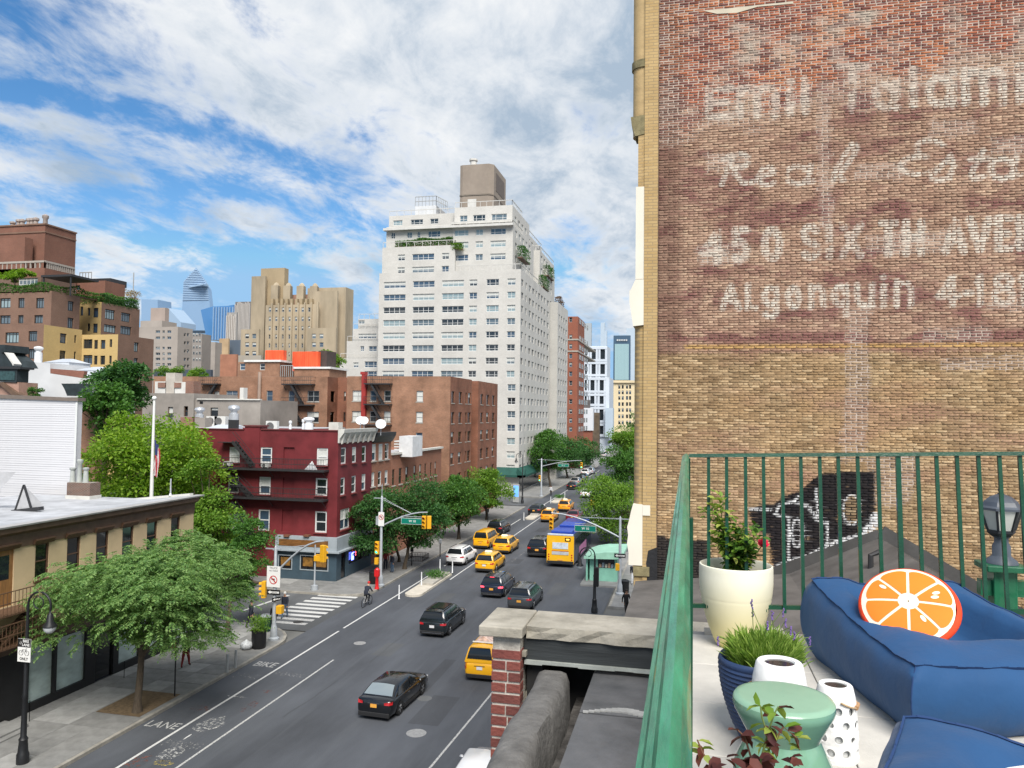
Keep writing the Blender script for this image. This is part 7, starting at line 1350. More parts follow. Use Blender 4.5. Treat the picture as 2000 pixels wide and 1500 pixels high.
# TREES
BARK = M('bark', (.085, .065, .045), .9, .35, 8, bump=.6, bscale=24, stretch=(3, 3, .6)); BARK_D = M('bark_dark', (.05, .04, .03), .9, .3, 8, bump=.5)
LV = dict(locust=LEAF('leaf_locust', (.07, .165, .045), (.24, .37, .12), .35), lime=LEAF('leaf_lime', (.09, .20, .015), (.26, .39, .04), .4), deep=LEAF('leaf_deep', (.024, .082, .026), (.08, .19, .05), .32), mid=LEAF('leaf_mid', (.035, .11, .024), (.11, .24, .045), .33), bright=LEAF('leaf_bright', (.07, .17, .02), (.21, .34, .05), .38))
def leaf_quads(P, D, L_, W_, r):
 n = len(P); up = r.normal(0, .5, (n, 3))+(0, 0, 1.0); S = np.cross(D, up); S /= np.linalg.norm(S, axis=1)[:, None]+1e-9; L_ = np.broadcast_to(L_, n)[:, None]; W_ = np.broadcast_to(W_, n)[:, None]
 v = np.stack([P, P+D*L_*.45+S*W_*.5, P+D*L_+np.array((0, 0, -1))*L_*.12, P+D*L_*.45-S*W_*.5], 1).reshape(-1, 3); f = (np.arange(n)[:, None]*4+np.arange(4)[None]); return v, f
def crown_points(c, rx, ry, rz, nb, n, r, flat=0.0, shell=.55):
 b = r.normal(0, 1, (nb, 3)); b /= np.linalg.norm(b, axis=1)[:, None]; b *= (r.random(nb)**.4)[:, None]*.78; bc = b*(rx, ry, rz)+c; br = r.uniform(.18, .50, nb)*min(rx, ry, rz*1.2)
 if flat: bc[:, 2] = c[2]+(bc[:, 2]-c[2])
 k = r.integers(0, nb, n); d = r.normal(0, 1, (n, 3)); d /= np.linalg.norm(d, axis=1)[:, None]; d[:, 2] = np.where(d[:, 2] < -.3, -d[:, 2]*.5, d[:, 2]); rad = br[k]*(shell+(1.05-shell)*r.random(n)**.6)
 P = bc[k]+d*rad[:, None]*np.array((1.15, 1.15, .8 if not flat else .55)); return P, d, bc
def tree(label, base, crown, r3, mat, seed, n=7000, leaf=.26, nb=34, trunk=.16, style='leaf', group=None, bark=None, name='tree', lw=.55):
 r = np.random.default_rng(seed); root = thing(name, label, 'tree', base, group=group); c = np.array(crown, float); rx, ry, rz = (q*1.18 for q in r3)
 P, d, bc = crown_points(c, rx, ry, rz, nb, n if style == 'leaf' else n//9, r, flat=(style == 'spray'))
 if style == 'leaf':
  D = d+r.normal(0, .5, d.shape)+(0, 0, -.15); D /= np.linalg.norm(D, axis=1)[:, None]; v, f = leaf_quads(P, D, leaf*r.uniform(.6, 1.3, len(P)), leaf*lw*r.uniform(.7, 1.2, len(P)), r)
 else:
  m_ = len(P); o = d.copy(); o[:, 2] = o[:, 2]*.35+r.normal(0, .15, m_); o += (P-c)/np.array((rx, ry, rz))*.5*np.array((1, 1, .2)); o /= np.linalg.norm(o, axis=1)[:, None]; L_ = r.uniform(.55, 1.15, m_)*leaf*4; PP = []; DD = []
  for i in range(9):
   t = (i+.5)/9; q = P+o*(L_*t)[:, None]; q[:, 2] -= L_*.45*t*t; side = np.cross(o, (0, 0, 1.0)); side /= np.linalg.norm(side, axis=1)[:, None]+1e-9
   for s in (-1, 1):
    if i == 8 and s == 1: continue
    dd = o*.45+side*s*1.0+np.array((0, 0, -.35))+r.normal(0, .18, o.shape); PP.append(q); DD.append(dd/np.linalg.norm(dd, axis=1)[:, None])
  PP = np.concatenate(PP); DD = np.concatenate(DD); order = np.arange(len(PP)); v, f = leaf_quads(PP, DD, leaf*r.uniform(.7, 1.25, len(PP)), leaf*.42, r)
 off = np.array(base); me = np_mesh('crown', v-off, f, mat); o_ = link('crown', me, root)
 m = MB(); b = Vector(base); tz = c[2]-rz*.62; top = Vector((c[0]*.35+base[0]*.65, c[1]*.35+base[1]*.65, tz)); mid = b.lerp(top, .5)+Vector((r.normal(0, .06), r.normal(0, .06), 0))
 m.tube([b-Vector((0, 0, .1)), b+Vector((0, 0, .12)), b+Vector((0, 0, .4)), mid, top], [trunk*1.7, trunk*1.35, trunk*1.05, trunk*.92, trunk*.8], 10); m.build('trunk', bark or BARK, root, 60)
 m = MB()
 for i in range(min(nb, 16)):
  e = Vector(bc[i]); s = b.lerp(top, r.uniform(.72, 1.0)); h1 = s.lerp(e, .45)+Vector((0, 0, .18*(e-s).length)); m.tube([s, h1, e], [trunk*.5, trunk*.3, trunk*.1], 6)
 m.build('limbs', bark or BARK, root, 60); return root
tb = gz(268, 1390, .16); cc = gy(292, 1155, tb[1]+.3)
tree('feathery light green locust tree in the pavement pit before the shopfront', (tb[0], tb[1], .15), cc, (4.7, 4.0, 3.2), LV['locust'], 11, 70000, .15, 34, .17, 'spray')
cc = gy(462, 1085, 45.5); tree('darker green tree just behind the locust, near the corner signal', (-29.0, 44.9, .15), cc, (1.9, 2.2, 2.6), LV['mid'], 12, 9000, .2, 26, .13)
cc = gy(285, 935, 54.); tree('big yellow-green tree in the garden behind the beige building', (cc[0], 54, 0), cc, (5.9, 4.5, 6.0), LV['lime'], 13, 30000, .27, 60, .25, lw=.7)
cc = gy(400, 1000, 52.); tree('yellow-green tree between beige building and maroon house', (cc[0], 52.4, 0), cc, (2.2, 2.2, 4.2), LV['bright'], 23, 9000, .25, 26, .16, lw=.7)
cc = gy(425, 1080, 50.5); tree('small dark tree at the side street before the maroon wall', (-33.5, 56.8, .15), gy(425, 1075, 56.8), (2.2, 1.8, 2.9), LV['mid'], 24, 8000, .22, 22, .12)
cc = gy(238, 760, 62.); tree('dense dark green tree above the garden treetops', (cc[0], 62, 0), cc, (2.8, 2.6, 2.8), LV['deep'], 14, 11000, .3, 26, .2, lw=.75)
cc = gy(205, 800, 57.); tree('mid green treetop beside the lilac siding corner', (cc[0], 57, 0), cc, (2.2, 2.2, 2.2), LV['mid'], 25, 6000, .28, 22, .2, lw=.75)
cc = gy(727, 1018, 64.5); tree('dark street tree at the corner signal beside the bar', (-26.6, 64.2, .15), cc, (2.5, 2.3, 3.4), LV['deep'], 15, 15000, .24, 34, .16)
tb = gz(778, 1118, .15); cc = gy(812, 1010, 67.5); tree('dark broad street tree left of the green street sign', (tb[0], 67.0, .15), cc, (3.0, 2.9, 3.2), LV['deep'], 16, 17000, .24, 36, .16)
cc = gy(706, 975, 70.); tree('leafy street tree half hiding the maroon house windows', (-27.0, 70.0, .15), cc, (1.7, 1.6, 1.5), LV['mid'], 26, 4000, .24, 16, .12)
tb = gz(896, 1053, .15); cc = gy(893, 975, tb[1]); tree('round street tree in front of the low brick row', (tb[0], tb[1], .15), cc, (2.9, 2.9, 2.9), LV['mid'], 17, 12000, .28, 28, .17, bark=BARK_D)
cc = gy(945, 958, 101.); tree('street tree beside the white tower corner', (-26.5, 101, .15), cc, (3.2, 3.2, 3.2), LV['bright'], 18, 12000, .32, 28, .17, bark=BARK_D)
cc = gy(1065, 880, 150.); tree('broad tree shading the avenue before the white tower', (-26.5, 150, .15), cc, (4.0, 5, 4.4), LV['mid'], 19, 10000, .42, 30, .22, bark=BARK_D)
cc = gy(1098, 885, 172.); tree('dark tree further along the white tower', (-26.5, 172, .15), cc, (4.6, 5, 4.4), LV['deep'], 20, 10000, .45, 30, .22, bark=BARK_D)
cc = gy(1138, 884, 205.); tree('darkest tree at the far end of the left pavement row', (-25.5, 205, .15), cc, (4.3, 5, 4.5), LV['deep'], 21, 6000, .5, 28, .22, bark=BARK_D)
cc = gy(1192, 985, 88.); tree('bright green tree over the avenue beside the newsstand', (-4.6, 88, .15), (cc[0]+.3, 88, cc[2]), (3.3, 3.3, 4.4), LV['bright'], 31, 17000, .27, 36, .17)
cc = gy(1225, 925, 118.); tree('green tree second along the right pavement', (-4.4, 118, .15), (cc[0], 118, cc[2]+.5), (3.8, 3.6, 5), LV['mid'], 32, 13000, .33, 32, .2)
cc = gy(1214, 885, 150.); tree('tall green tree further up the right pavement', (-4.6, 150, .15), (cc[0]+1, 150, cc[2]+.6), (3.8, 4, 5.4), LV['bright'], 33, 11000, .4, 30, .2)
cc = gy(1238, 850, 190.); tree('farthest green tree on the right pavement', (-4.4, 190, .15), (cc[0]+1, 190, cc[2]), (3.2, 4, 6.0), LV['mid'], 34, 5000, .5, 26, .2)
cc = gy(645, 712, 112.); tree('small roof garden tree beside the dark stair head', (cc[0], 112, 17), cc, (2.2, 2, 2.2), LV['bright'], 35, 4000, .35, 18, .12)
cc = gy(70, 765, 51.); tree('little bush sprouting behind the lilac sided wall', (cc[0], 51, cc[2]-1.2), cc, (.55, .5, .55), LV['mid'], 36, 900, .16, 10, .04)
cc = gy(257, 578, COOP['g'][1]+30); tree('thin autumn-toned tree at the end of the far terrace hedge', (cc[0], COOP['g'][1]+30, cc[2]-3), cc, (2.2, 2, 1.8), LEAF('leaf_tawny', (.22, .14, .05), (.40, .28, .12)), 37, 900, .35, 14, .08)
cc = gy(30, 540, COOP['b'][1]+1); tree('spreading pale green tree on the co-op terrace', (cc[0], COOP['b'][1]+1, cc[2]-2.2), cc, (5, 2, 1.4), LV['lime'], 38, 3000, .4, 18, .1)
for px, py, Y, rr_, lb in ((330, 727, 176., 4.5, 'green treetops before the grey apartment block'), (385, 733, 170., 2.5, 'low green shrub right of the dark flat block')):
 cc = gy(px, py+3, Y); tree(lb, (cc[0], Y, cc[2]-5), cc, (rr_, 2.5, 1.8), LV['bright'], int(px), 1800, .5, 14, .1)
# hedges on terraces
def hedge(label, p0, p1, h, d, mat, seed, n=3500, leaf=.3):
 r = np.random.default_rng(seed); a = np.array(p0, float); b = np.array(p1, float); g = thing('roof_hedge', label, 'hedge', (a+b)/2); ax_ = b-a; L_ = np.linalg.norm(ax_); ax_ /= L_; sd = np.array((-ax_[1], ax_[0], 0)); t = r.random(n); s = r.uniform(-.5, .5, n); z = r.random(n); face_ = r.integers(0, 3, n); s = np.where(face_ == 0, .5*np.sign(s), s); z = np.where(face_ == 1, 1, z); wob = .75+.5*vnoise(t*L_*.35+seed, s*0+3.)
 P = a+ax_*(t*L_)[:, None]+sd*(s*d)[:, None]; P[:, 2] += z*h*wob; D = r.normal(0, 1, (n, 3))+(0, 0, .3); D /= np.linalg.norm(D, axis=1)[:, None]; v, f = leaf_quads(P, D, leaf*r.uniform(.6, 1.3, n), leaf*.6, r); link('foliage', np_mesh('foliage', v-wpos(g), f, mat), g)
 m = MB(); m.obox(a+(0, 0, .12), b+(0, 0, .12), d*.8, .24); m.build('trough', FRB, g)
bx, by, bz = COOP['b']; hedge('clipped dark hedge along the upper brown terrace', (bx-20, by+.4, bz-.2), (bx-.5, by+.4, bz-.2), 1.5, 1.0, LV['mid'], 41); hedge('hedge turning the corner of the upper brown terrace', (bx-.5, by+.6, bz-.2), (bx-.5, by+24, bz-.2), 1.6, 1.0, LV['mid'], 42)
gx_0, gy_0, gz_0, ge = COOP['g']; hedge('hedge along the parapet of the yellow and brown wing', (gx_0-9, gy_0+.4, gz_0-.2), (gx_0-.5, gy_0+.4, gz_0-.2), 1.5, 1.0, LV['mid'], 43, 2000); hedge('long dark hedge on the brown wing facing the avenue', (gx_0-.5, gy_0+.6, gz_0-.2), (gx_0-.5, min(ge, gy_0+34)-.5, gz_0-.2), 1.6, 1.0, LV['deep'], 44)
hedge('lush hedge on the white tower terrace facing south', (t1[0]+2.5, t1[2]+.8, t1[3]), (t1[1]-.6, t1[2]+.8, t1[3]), 1.3, 1.2, LV['mid'], 45, 4000); hedge('hanging hedge at the terrace end of the white tower', (t1[1]-.8, t1[2]+.5, t1[3]-.6), (t1[1]+1.6, t1[2]-.5, t1[3]-1.2), 1.0, .8, LV['bright'], 46, 700)
for k, (px, py, dx) in enumerate(((1022, 500, 0), (1062, 556, 0), (1072, 535, 0), (1092, 594, 0))):
 q = gx(px, py, -31.5+k*.3); hedge(('planting on the upper east terrace of the white tower', 'shrubs on the lower east terrace of the white tower', 'tall plant on the middle east terrace of the white tower', 'brownish shrubs on the far block of the white tower')[k], (q[0], q[1]-3, q[2]-1), (q[0], q[1]+4, q[2]-1), 2.2, 1.2, LV['deep'] if k < 3 else LEAF('leaf_russet', (.10, .05, .04), (.22, .14, .10)), 50+k, 900)
# VEHICLES
TYRE = M('tyre', (.015, .015, .016), .85, .1, 20); RIM = M('rim', (.42, .43, .45), .3, .1, 20, metal=.7); RIMD = M('rim_dark', (.08, .08, .085), .4, .1, 20, metal=.5); CGL = GLASS('car_glass', (.012, .015, .018), .08, .5); CGL2 = GLASS('car_glass_sky_tint', (.20, .24, .26), .06, 1.0); TRIM = M('car_trim', (.02, .02, .021), .55, .1, 20); CHROME = M('chrome', (.6, .6, .62), .15, 0, metal=1.0)  # the pale glass has a white sky reflection painted into its colour
TAIL = M('tail_light', (.45, .015, .02), .2, 0, coat=.6); TAILON = M('brake_light', (.8, .03, .05), .2, 0, coat=.6, emit=(1, .08, .12, 1.6)); PLATE_Y = M('plate_orange', (.75, .36, .06), .5, .05, 40); PLATE_W = M('plate_white', (.68, .68, .70), .5, .05, 40); HEADL = M('head_light', (.7, .72, .75), .1, 0, coat=.8)
KIND = {   # length, width, height, belt z, roof y0..y1, glass base y0..y1, hood z, deck z, clearance
 'sedan': dict(L=4.95, W=1.84, H=1.46, belt=.93, rt=(-1.30, .22), gb=(-2.05, 1.12), hood=.88, deck=.98, cl=.2, wr=.335, wb=2.8),
 'suv': dict(L=4.70, W=1.88, H=1.68, belt=1.03, rt=(-1.98, .30), gb=(-2.30, 1.12), hood=1.02, deck=1.03, cl=.24, wr=.365, wb=2.75),
 'van': dict(L=4.75, W=1.78, H=1.88, belt=1.06, rt=(-2.18, .85), gb=(-2.36, 1.75), hood=1.0, deck=1.06, cl=.2, wr=.33, wb=2.95),
}
def loft(secs):
 m = MB(); n = len(secs[0])
 m.add([p for s in secs for p in s], [(i*n+j, i*n+(j+1) % n, (i+1)*n+(j+1) % n, (i+1)*n+j) for i in range(len(secs)-1) for j in range(n)]+[tuple(range(n))[::-1], tuple(range((len(secs)-1)*n, len(secs)*n))]); return m
def car(kind, name, label, cat, loc, body, rz=0.0, group=None, glass=None, rim=None, taxi=False, brake=False, plate=None, roof=None, rails=False, sun=False, scale=1.0, clad=False, rackbox=False, stripe=None):
 K = KIND[kind]; L_, W_, H_, be = K['L'], K['W'], K['H'], K['belt']; hw = W_/2; root = thing(name, label, cat, (loc[0], loc[1], .002), rz, group); root.scale = (scale,)*3; glass = glass or CGL; plate = plate or PLATE_Y
 def ring(y, w, zb, zs, zd):
  pts = [(-w*.86, zb), (-w*.97, zb+.1), (-w, zb+.24), (-w, (zb+zs)/2+.06), (-w*.985, zs-.05), (-w*.95, zs), (-w*.80, zd), (0, zd+.018), (w*.80, zd), (w*.95, zs), (w*.985, zs-.05), (w, (zb+zs)/2+.06), (w, zb+.24), (w*.97, zb+.1), (w*.86, zb)]; return [(x, y, z) for x, z in pts]
 hL = L_/2; cl = K['cl']; hd, dk = K['hood'], K['deck']
 secs = [ring(-hL, hw*.80, cl+.16, dk-.22, dk-.18), ring(-hL+.05, hw*.90, cl+.06, dk-.10, dk-.06), ring(-hL+.16, hw*.965, cl+.02, dk-.03, dk), ring(-hL+.5, hw*.99, cl, be-.01, dk+.005), ring(-hL*.5, hw, cl, be, be+.01), ring(0, hw, cl, be-.01, be), ring(hL*.42, hw, cl, be-.03, hd+.03), ring(hL-.75, hw*.985, cl, hd-.08, hd-.005), ring(hL-.3, hw*.93, cl+.03, hd-.18, hd-.09), ring(hL-.08, hw*.80, cl+.08, hd-.32, hd-.2), ring(hL, hw*.66, cl+.14, hd-.42, hd-.34)]
 loft(secs).build('body', body, root, local=True, smooth=38)
 (r0, r1), (g0, g1) = K['rt'], K['gb']; wb_, wt_ = hw*.93, hw*.70; zr = H_-.05; zb = be-.02
 def cring(y, wb2, wt2, z0, z1): return [(-wb2, y, z0), (-(wb2+wt2)/2-.015, y, (z0+z1)/2), (-wt2-.012, y, z1-.05), (-wt2*.9, y, z1), (0, y, z1+.035), (wt2*.9, y, z1), (wt2+.012, y, z1-.05), ((wb2+wt2)/2+.015, y, (z0+z1)/2), (wb2, y, z0)]
 n_ = 6; cs = []
 for y, k in ((g0, 0.0), ((g0+r0)/2-.03, .55), (r0, .97), ((r0+r1)/2, 1.0), (r1, .97), ((r1+g1)/2, .55), (g1, 0.0)):
  z1 = zb+.06+(zr-zb-.06)*k; wt2 = wb_+(wt_-wb_)*k; cs.append(cring(y, wb_, wt2, zb-.05, z1))
 loft(cs).build('cabin', roof or body, root, local=True, smooth=38)
 def P(y, k, side, out=.008):       # point on the cabin flank
  z1 = zb+.06; w = wb_+(wt_-wb_)*k+.012+out; return (side*w, y, zb+.02+(zr-zb-.06)*k)
 ybel = lambda t: g0+(g1-g0)*t
 for s in (-1, 1):
  bp = (r0+r1)/2-.05 if kind != 'sedan' else -.12; a0 = g0+.30 if kind == 'suv' else g0+.42 if kind == 'sedan' else g0+.25; a1 = g1-.42
  t0 = r0+(.22 if kind != 'sedan' else .12); t1_ = r1-.05
  segs = [(a0, bp-.04, t0, bp-.04), (bp+.04, a1, bp+.04, t1_)]
  if kind != 'sedan': q = a0+(bp-a0)*.38; segs = [(a0, q-.04, t0, q-.04), (q+.04, bp-.04, q+.04, bp-.04), segs[1]]
  for ya, yb, yc, yd in segs:
   m = MB(); v = []
   for k, f0, f1 in ((.05, 0, 0), (.5, .5, .5), (.86, 1, 1)):
    o_ = .016 if k == .5 else .010; v += [P(ya+(yc-ya)*f0, k, s, o_), P(yb+(yd-yb)*f1, k, s, o_)]
   m.add(v, [(0, 1, 3, 2), (2, 3, 5, 4)]); m.build('side_window', glass if glass is CGL else CGL, root, local=True, smooth=60)
 def slope_win(nm, yb, yt, k0, k1, gm, out):
  m = MB(); v = []
  for k in (k0, .3, .55, .75, k1):
   y = yb+(yt-yb)*k; z = zb+.06+(zr-zb-.06)*min(1, k*.97 if k > .6 else k) ; w = (wb_+(wt_-wb_)*k)*.88; bow = .035*(1 if yt > yb else -1)
   for u in (-1, -.5, 0, .5, 1): v.append((w*u, y+(out+.05*math.sin(math.pi*k))*(1 if yt < yb else -1), z+.035*(1-u*u)*k+.012+.012*math.sin(math.pi*k)))
  m.add(v, [(i*5+j, i*5+j+1, (i+1)*5+j+1, (i+1)*5+j) for i in range(4) for j in range(4)]); m.build(nm, gm, root, local=True, smooth=80)
 slope_win('rear_window', g0, r0, .12, .90, glass, .022); slope_win('windscreen', g1, r1, .08, .92, CGL, .022)
 me_t = MB(); me_t.lathe([(K['wr']*.62, -.10), (K['wr']*.93, -.11), (K['wr'], -.07), (K['wr'], .07), (K['wr']*.93, .11), (K['wr']*.62, .10)], 22); tm = me_t.mesh('tyre', TYRE, 35); me_r = MB(); me_r.lathe([(K['wr']*.64, .06), (K['wr']*.62, .095), (K['wr']*.5, .085), (K['wr']*.18, .09), (.001, .10)], 22, cap=False)
 for k in range(5): a = 2*math.pi*k/5; me_r.obox((.05*math.cos(a), .05*math.sin(a), .10), (K['wr']*.58*math.cos(a), K['wr']*.58*math.sin(a), .095), .05, .02)
 rm = me_r.mesh('rim', rim or RIM, 35)
 for sx in (-1, 1):
  for y in (-K['wb']/2-.05, K['wb']/2-.05):
   o = link('wheel', tm, root, (sx*(hw-.105), y, K['wr'])); o.rotation_euler = (0, R(90)*sx, 0); link('rim', rm, o)
   m = MB(); n = 12; ro = K['wr']*1.19; ri = K['wr']*.8; v = []
   for i in range(n+1): a = math.pi*i/n; v += [(sx*(hw+.006), y+ro*math.cos(a), K['wr']+ro*math.sin(a)-.03), (sx*(hw+.004), y+ri*math.cos(a)*.9, K['wr']*.9+ri*math.sin(a)*.9)]
   m.add(v, [(2*i, 2*i+2, 2*i+3, 2*i+1) for i in range(n)]); m.build('wheel_arch', TRIM, root, local=True)
  m = MB(); m.box(sx*(hw+.004), sx*(hw-.06), -K['wb']/2+.4, K['wb']/2-.45, cl-.02, cl+.13); m.build('side_skirt', TRIM, root, local=True)
  m = MB(); m.lathe([(.06, -.05), (.1, 0), (.06, .05)], 8, (sx*(hw+.10), g1-.42, be+.06), ax=.7); m.obox((sx*(hw-.06), g1-.42, be+.02), (sx*(hw+.08), g1-.42, be+.05), .04, .04); m.build('mirror', body, root, local=True, smooth=50)
  zt = dk-.14 if kind != 'van' else .84; tw = .34 if kind != 'van' else .12; th = .13 if kind != 'van' else .36; m = MB(); x1 = hw*.965; yb = -hL-.012
  m.add([(sx*(x1-tw), yb-.015, zt-th/2), (sx*(x1-.09), yb+.0, zt-th/2), (sx*(x1+.012), yb+.17, zt-th/2), (sx*(x1-tw), yb-.015, zt+th/2-.03), (sx*(x1-.09), yb+.03, zt+th/2), (sx*(x1+.004), yb+.22, zt+th/2)], [(0, 1, 4, 3), (1, 2, 5, 4), (3, 4, 5), (0, 2, 1)]); m.build('tail_light', TAILON if brake else TAIL, root, local=True)
  m = MB(); m.box(sx*hw*.45, sx*hw*.85, hL-.28, hL-.10, hd-.36, hd-.22); m.build('head_light', HEADL, root, local=True)
  m = MB(); m.box(sx*(hw+.003), sx*(hw+.02), -.55, -.38, be-.16, be-.13); m.box(sx*(hw+.003), sx*(hw+.02), .55, .72, be-.17, be-.14); m.build('door_handle', CHROME, root, local=True)
  if rails: m = MB(); m.obox((sx*wt_*.93, r0+.15, H_-.02), (sx*wt_*.93, r1-.2, H_-.02), .035, .04); m.build('roof_rail', TRIM if body is not CAR['black'] else CHROME, root, local=True)
 m = MB(); m.box(-hw*.86, hw*.86, -hL-.02, -hL+.10, cl-.02, cl+.2); m.build('rear_bumper', TRIM, root, local=True, bevel=.03)
 m = MB(); m.box(-hw*.7, hw*.7, -hL-.025, -hL-.015, cl+.07, cl+.10); m.build('bumper_strip', CHROME if clad else TRIM, root, local=True)
 m = MB(); zp = .72 if kind != 'sedan' else .70; m.box(-.16, .16, -hL-.022, -hL+.02, zp-.08, zp+.08); m.build('license_plate', plate, root, local=True)
 m = MB(); m.box(-.3, .3, -hL-.02, -hL+.02, zp+.10, zp+.125); m.build('trim_bar', CHROME if kind == 'sedan' else TRIM, root, local=True)
 m = MB(); m.box(-hw*.6, hw*.6, hL-.06, hL+.01, cl+.1, hd-.45); m.build('grille', TRIM, root, local=True)
 if sun: m = MB(); m.box(-wt_*.72, wt_*.72, r0+.55, r1-.15, H_-.022, H_-.008+.004); m.build('sunroof', CGL, root, local=True)
 if kind != 'sedan': m = MB(); m.box(-wt_*.85, wt_*.85, r0-.1, r0+.12, H_-.09, H_-.055); m.build('rear_spoiler', roof or body, root, local=True)
 if brake: m = MB(); m.box(-.18, .18, r0-.12, r0-.10, H_-.085, H_-.055); m.build('brake_lamp', TAILON, root, local=True)
 if taxi:
  g = MB(); g.add([(-.35, -.12+(r0+r1)/2, H_-.01), (.35, -.12+(r0+r1)/2, H_-.01), (.35, .12+(r0+r1)/2, H_-.01), (-.35, .12+(r0+r1)/2, H_-.01), (-.28, (r0+r1)/2-.04, H_+.15), (.28, (r0+r1)/2-.04, H_+.15), (.28, (r0+r1)/2+.04, H_+.15), (-.28, (r0+r1)/2+.04, H_+.15)], [(0, 1, 5, 4), (1, 2, 6, 5), (2, 3, 7, 6), (3, 0, 4, 7), (4, 5, 6, 7)]); g.build('taxi_sign', M('taxi_sign', (.75, .72, .55), .5, .05, 20), root, local=True)
 if rackbox:
  g = MB(); yc = (r0+r1)/2-.3; g.add([(-.5, yc-.6, H_), (.5, yc-.6, H_), (.5, yc+.6, H_), (-.5, yc+.6, H_), (0, yc-.6, H_+.34), (0, yc+.6, H_+.34)], [(0, 1, 4), (1, 2, 5, 4), (2, 3, 5), (3, 0, 4, 5)]); g.build('roof_advert', M('advert', (.62, .45, .38), .5, .4, 5), root, local=True); g = MB(); g.box(-.6, .6, yc-.7, yc-.62, H_-.0, H_+.05); g.box(-.6, .6, yc+.62, yc+.7, H_, H_+.05); g.build('roof_rack', WHV, root, local=True)
 return root
CAR = dict(black=paint('car_black', (.006, .007, .009)), ink=paint('car_ink', (.010, .014, .017)), dkblue=paint('car_dark_blue', (.012, .018, .034)), yellow=paint('taxi_yellow', (.80, .40, .008), .3), amber=paint('taxi_amber', (.75, .32, .01), .3), white=paint('car_white', (.82, .82, .82)), grey=paint('car_grey', (.055, .062, .068)), silver=paint('car_silver', (.36, .37, .39)), red=paint('car_red', (.16, .015, .025)), tan=paint('car_tan', (.30, .28, .27)))
def at(px, py): p = gz(px, py, 0); return p
def place(kind, px, py, *a, **k):
 p = at(px, py); rz = k.get('rz', 0.0); hl = KIND[kind]['L']/2*k.get('scale', 1); return car(kind, a[0], a[1], a[2], (p[0]-math.sin(rz)*hl, p[1]+math.cos(rz)*hl), a[3], **k)
place('sedan', 729, 1408, 'parked_car'.replace('parked_', ''), 'black saloon with reflection-pale rear window in the foreground lane', 'car', CAR['black'], glass=CGL2, rz=-.05)
place('suv', 843, 1246, 'car', 'black SUV with glass roof following the saloon', 'car', CAR['ink'], rz=-.03, sun=True, plate=PLATE_W, clad=True, rails=True)
place('van', 936, 1332, 'taxi', 'yellow taxi van with roof advert half hidden by the brick pier', 'taxi', CAR['yellow'], rackbox=True, plate=PLATE_W)
place('suv', 959, 1169, 'car', 'dark blue SUV braking in the middle of the avenue', 'car', CAR['dkblue'], brake=True, clad=True, rails=True, rz=-.02)
place('suv', 1013, 1194, 'car', 'dark grey SUV just above the stone coping', 'car', CAR['grey'], rails=True, rz=-.03)
place('suv', 887, 1106, 'car', 'white SUV stopped by the planted kerb island', 'car', CAR['white'], rz=-.04, rails=True, plate=PLATE_W)
place('suv', 945, 1120, 'taxi', 'yellow taxi in front of the white SUV, nearest of the cabs', 'taxi', CAR['yellow'], rz=-.02, taxi=True, plate=PLATE_W)
place('suv', 978, 1083, 'taxi', 'yellow taxi beside the taxi van with roof sign', 'taxi', CAR['yellow'], rz=-.02, taxi=True)
place('van', 938, 1073, 'taxi', 'yellow taxi van pulled to the left lane', 'taxi', CAR['yellow'], rz=-.02)
place('suv', 965, 1046, 'car', 'black SUV parked against the kerb ahead of the taxi van', 'car', CAR['black'], rz=-.03)
place('suv', 1048, 1090, 'car', 'black SUV driving beside the bus', 'car', CAR['black'], scale=1.12)
place('sedan', 1042, 1007, 'car', 'black car waiting beside the far planted island', 'car', CAR['ink'], rz=-.05)
place('suv', 1068, 1021, 'taxi', 'orange-yellow taxi behind the red car', 'taxi', CAR['amber'], taxi=True); place('suv', 1101, 1000, 'taxi', 'orange-yellow taxi furthest ahead in the lane', 'taxi', CAR['amber'], taxi=True)
place('sedan', 1117, 1020, 'car', 'dark red car ahead of the bus', 'car', CAR['red']); place('suv', 1157, 1035, 'car', 'white SUV behind the tree at the bus front', 'car', CAR['white'])
place('sedan', 1143, 973, 'car', 'white car in the distance right of the far island', 'car', CAR['white']); place('suv', 1164, 992, 'taxi', 'yellow taxi half hidden under the bright tree', 'taxi', CAR['yellow'], taxi=True); place('suv', 1162, 958, 'car', 'pale car partly under the bright tree', 'car', CAR['silver'])
FAR = [(1115, 957, 'black'), (1122, 949, 'tan'), (1131, 944, 'black'), (1137, 938, 'dkblue'), (1142, 930, 'white'), (1151, 927, 'silver'), (1146, 921, 'grey'), (1178, 893, 'silver'), (1186, 886, 'white'), (1180, 880, 'black'), (1189, 876, 'dkblue'), (1183, 872, 'grey'), (1192, 868, 'silver')]
for i, (px, py, c) in enumerate(FAR):
 o_ = ['first', 'second', 'third', 'fourth', 'fifth', 'sixth', 'seventh', 'eighth', 'ninth', 'tenth', 'eleventh', 'twelfth', 'thirteenth'][i]
 place('suv' if i % 3 else 'sedan', px, py, 'car', '%s car up the avenue, %s counting away from the far island' % (c.replace('dkblue', 'dark blue').replace('ink', 'black'), o_), 'car', CAR[c], group='cars far up the avenue')
pp = gz(950, 1500, 0); car('suv', 'car', 'silver SUV at the bottom edge with only its corner showing', 'car', (pp[0]+.45, pp[1]-2.3), CAR['silver'], roof=CAR['white'])
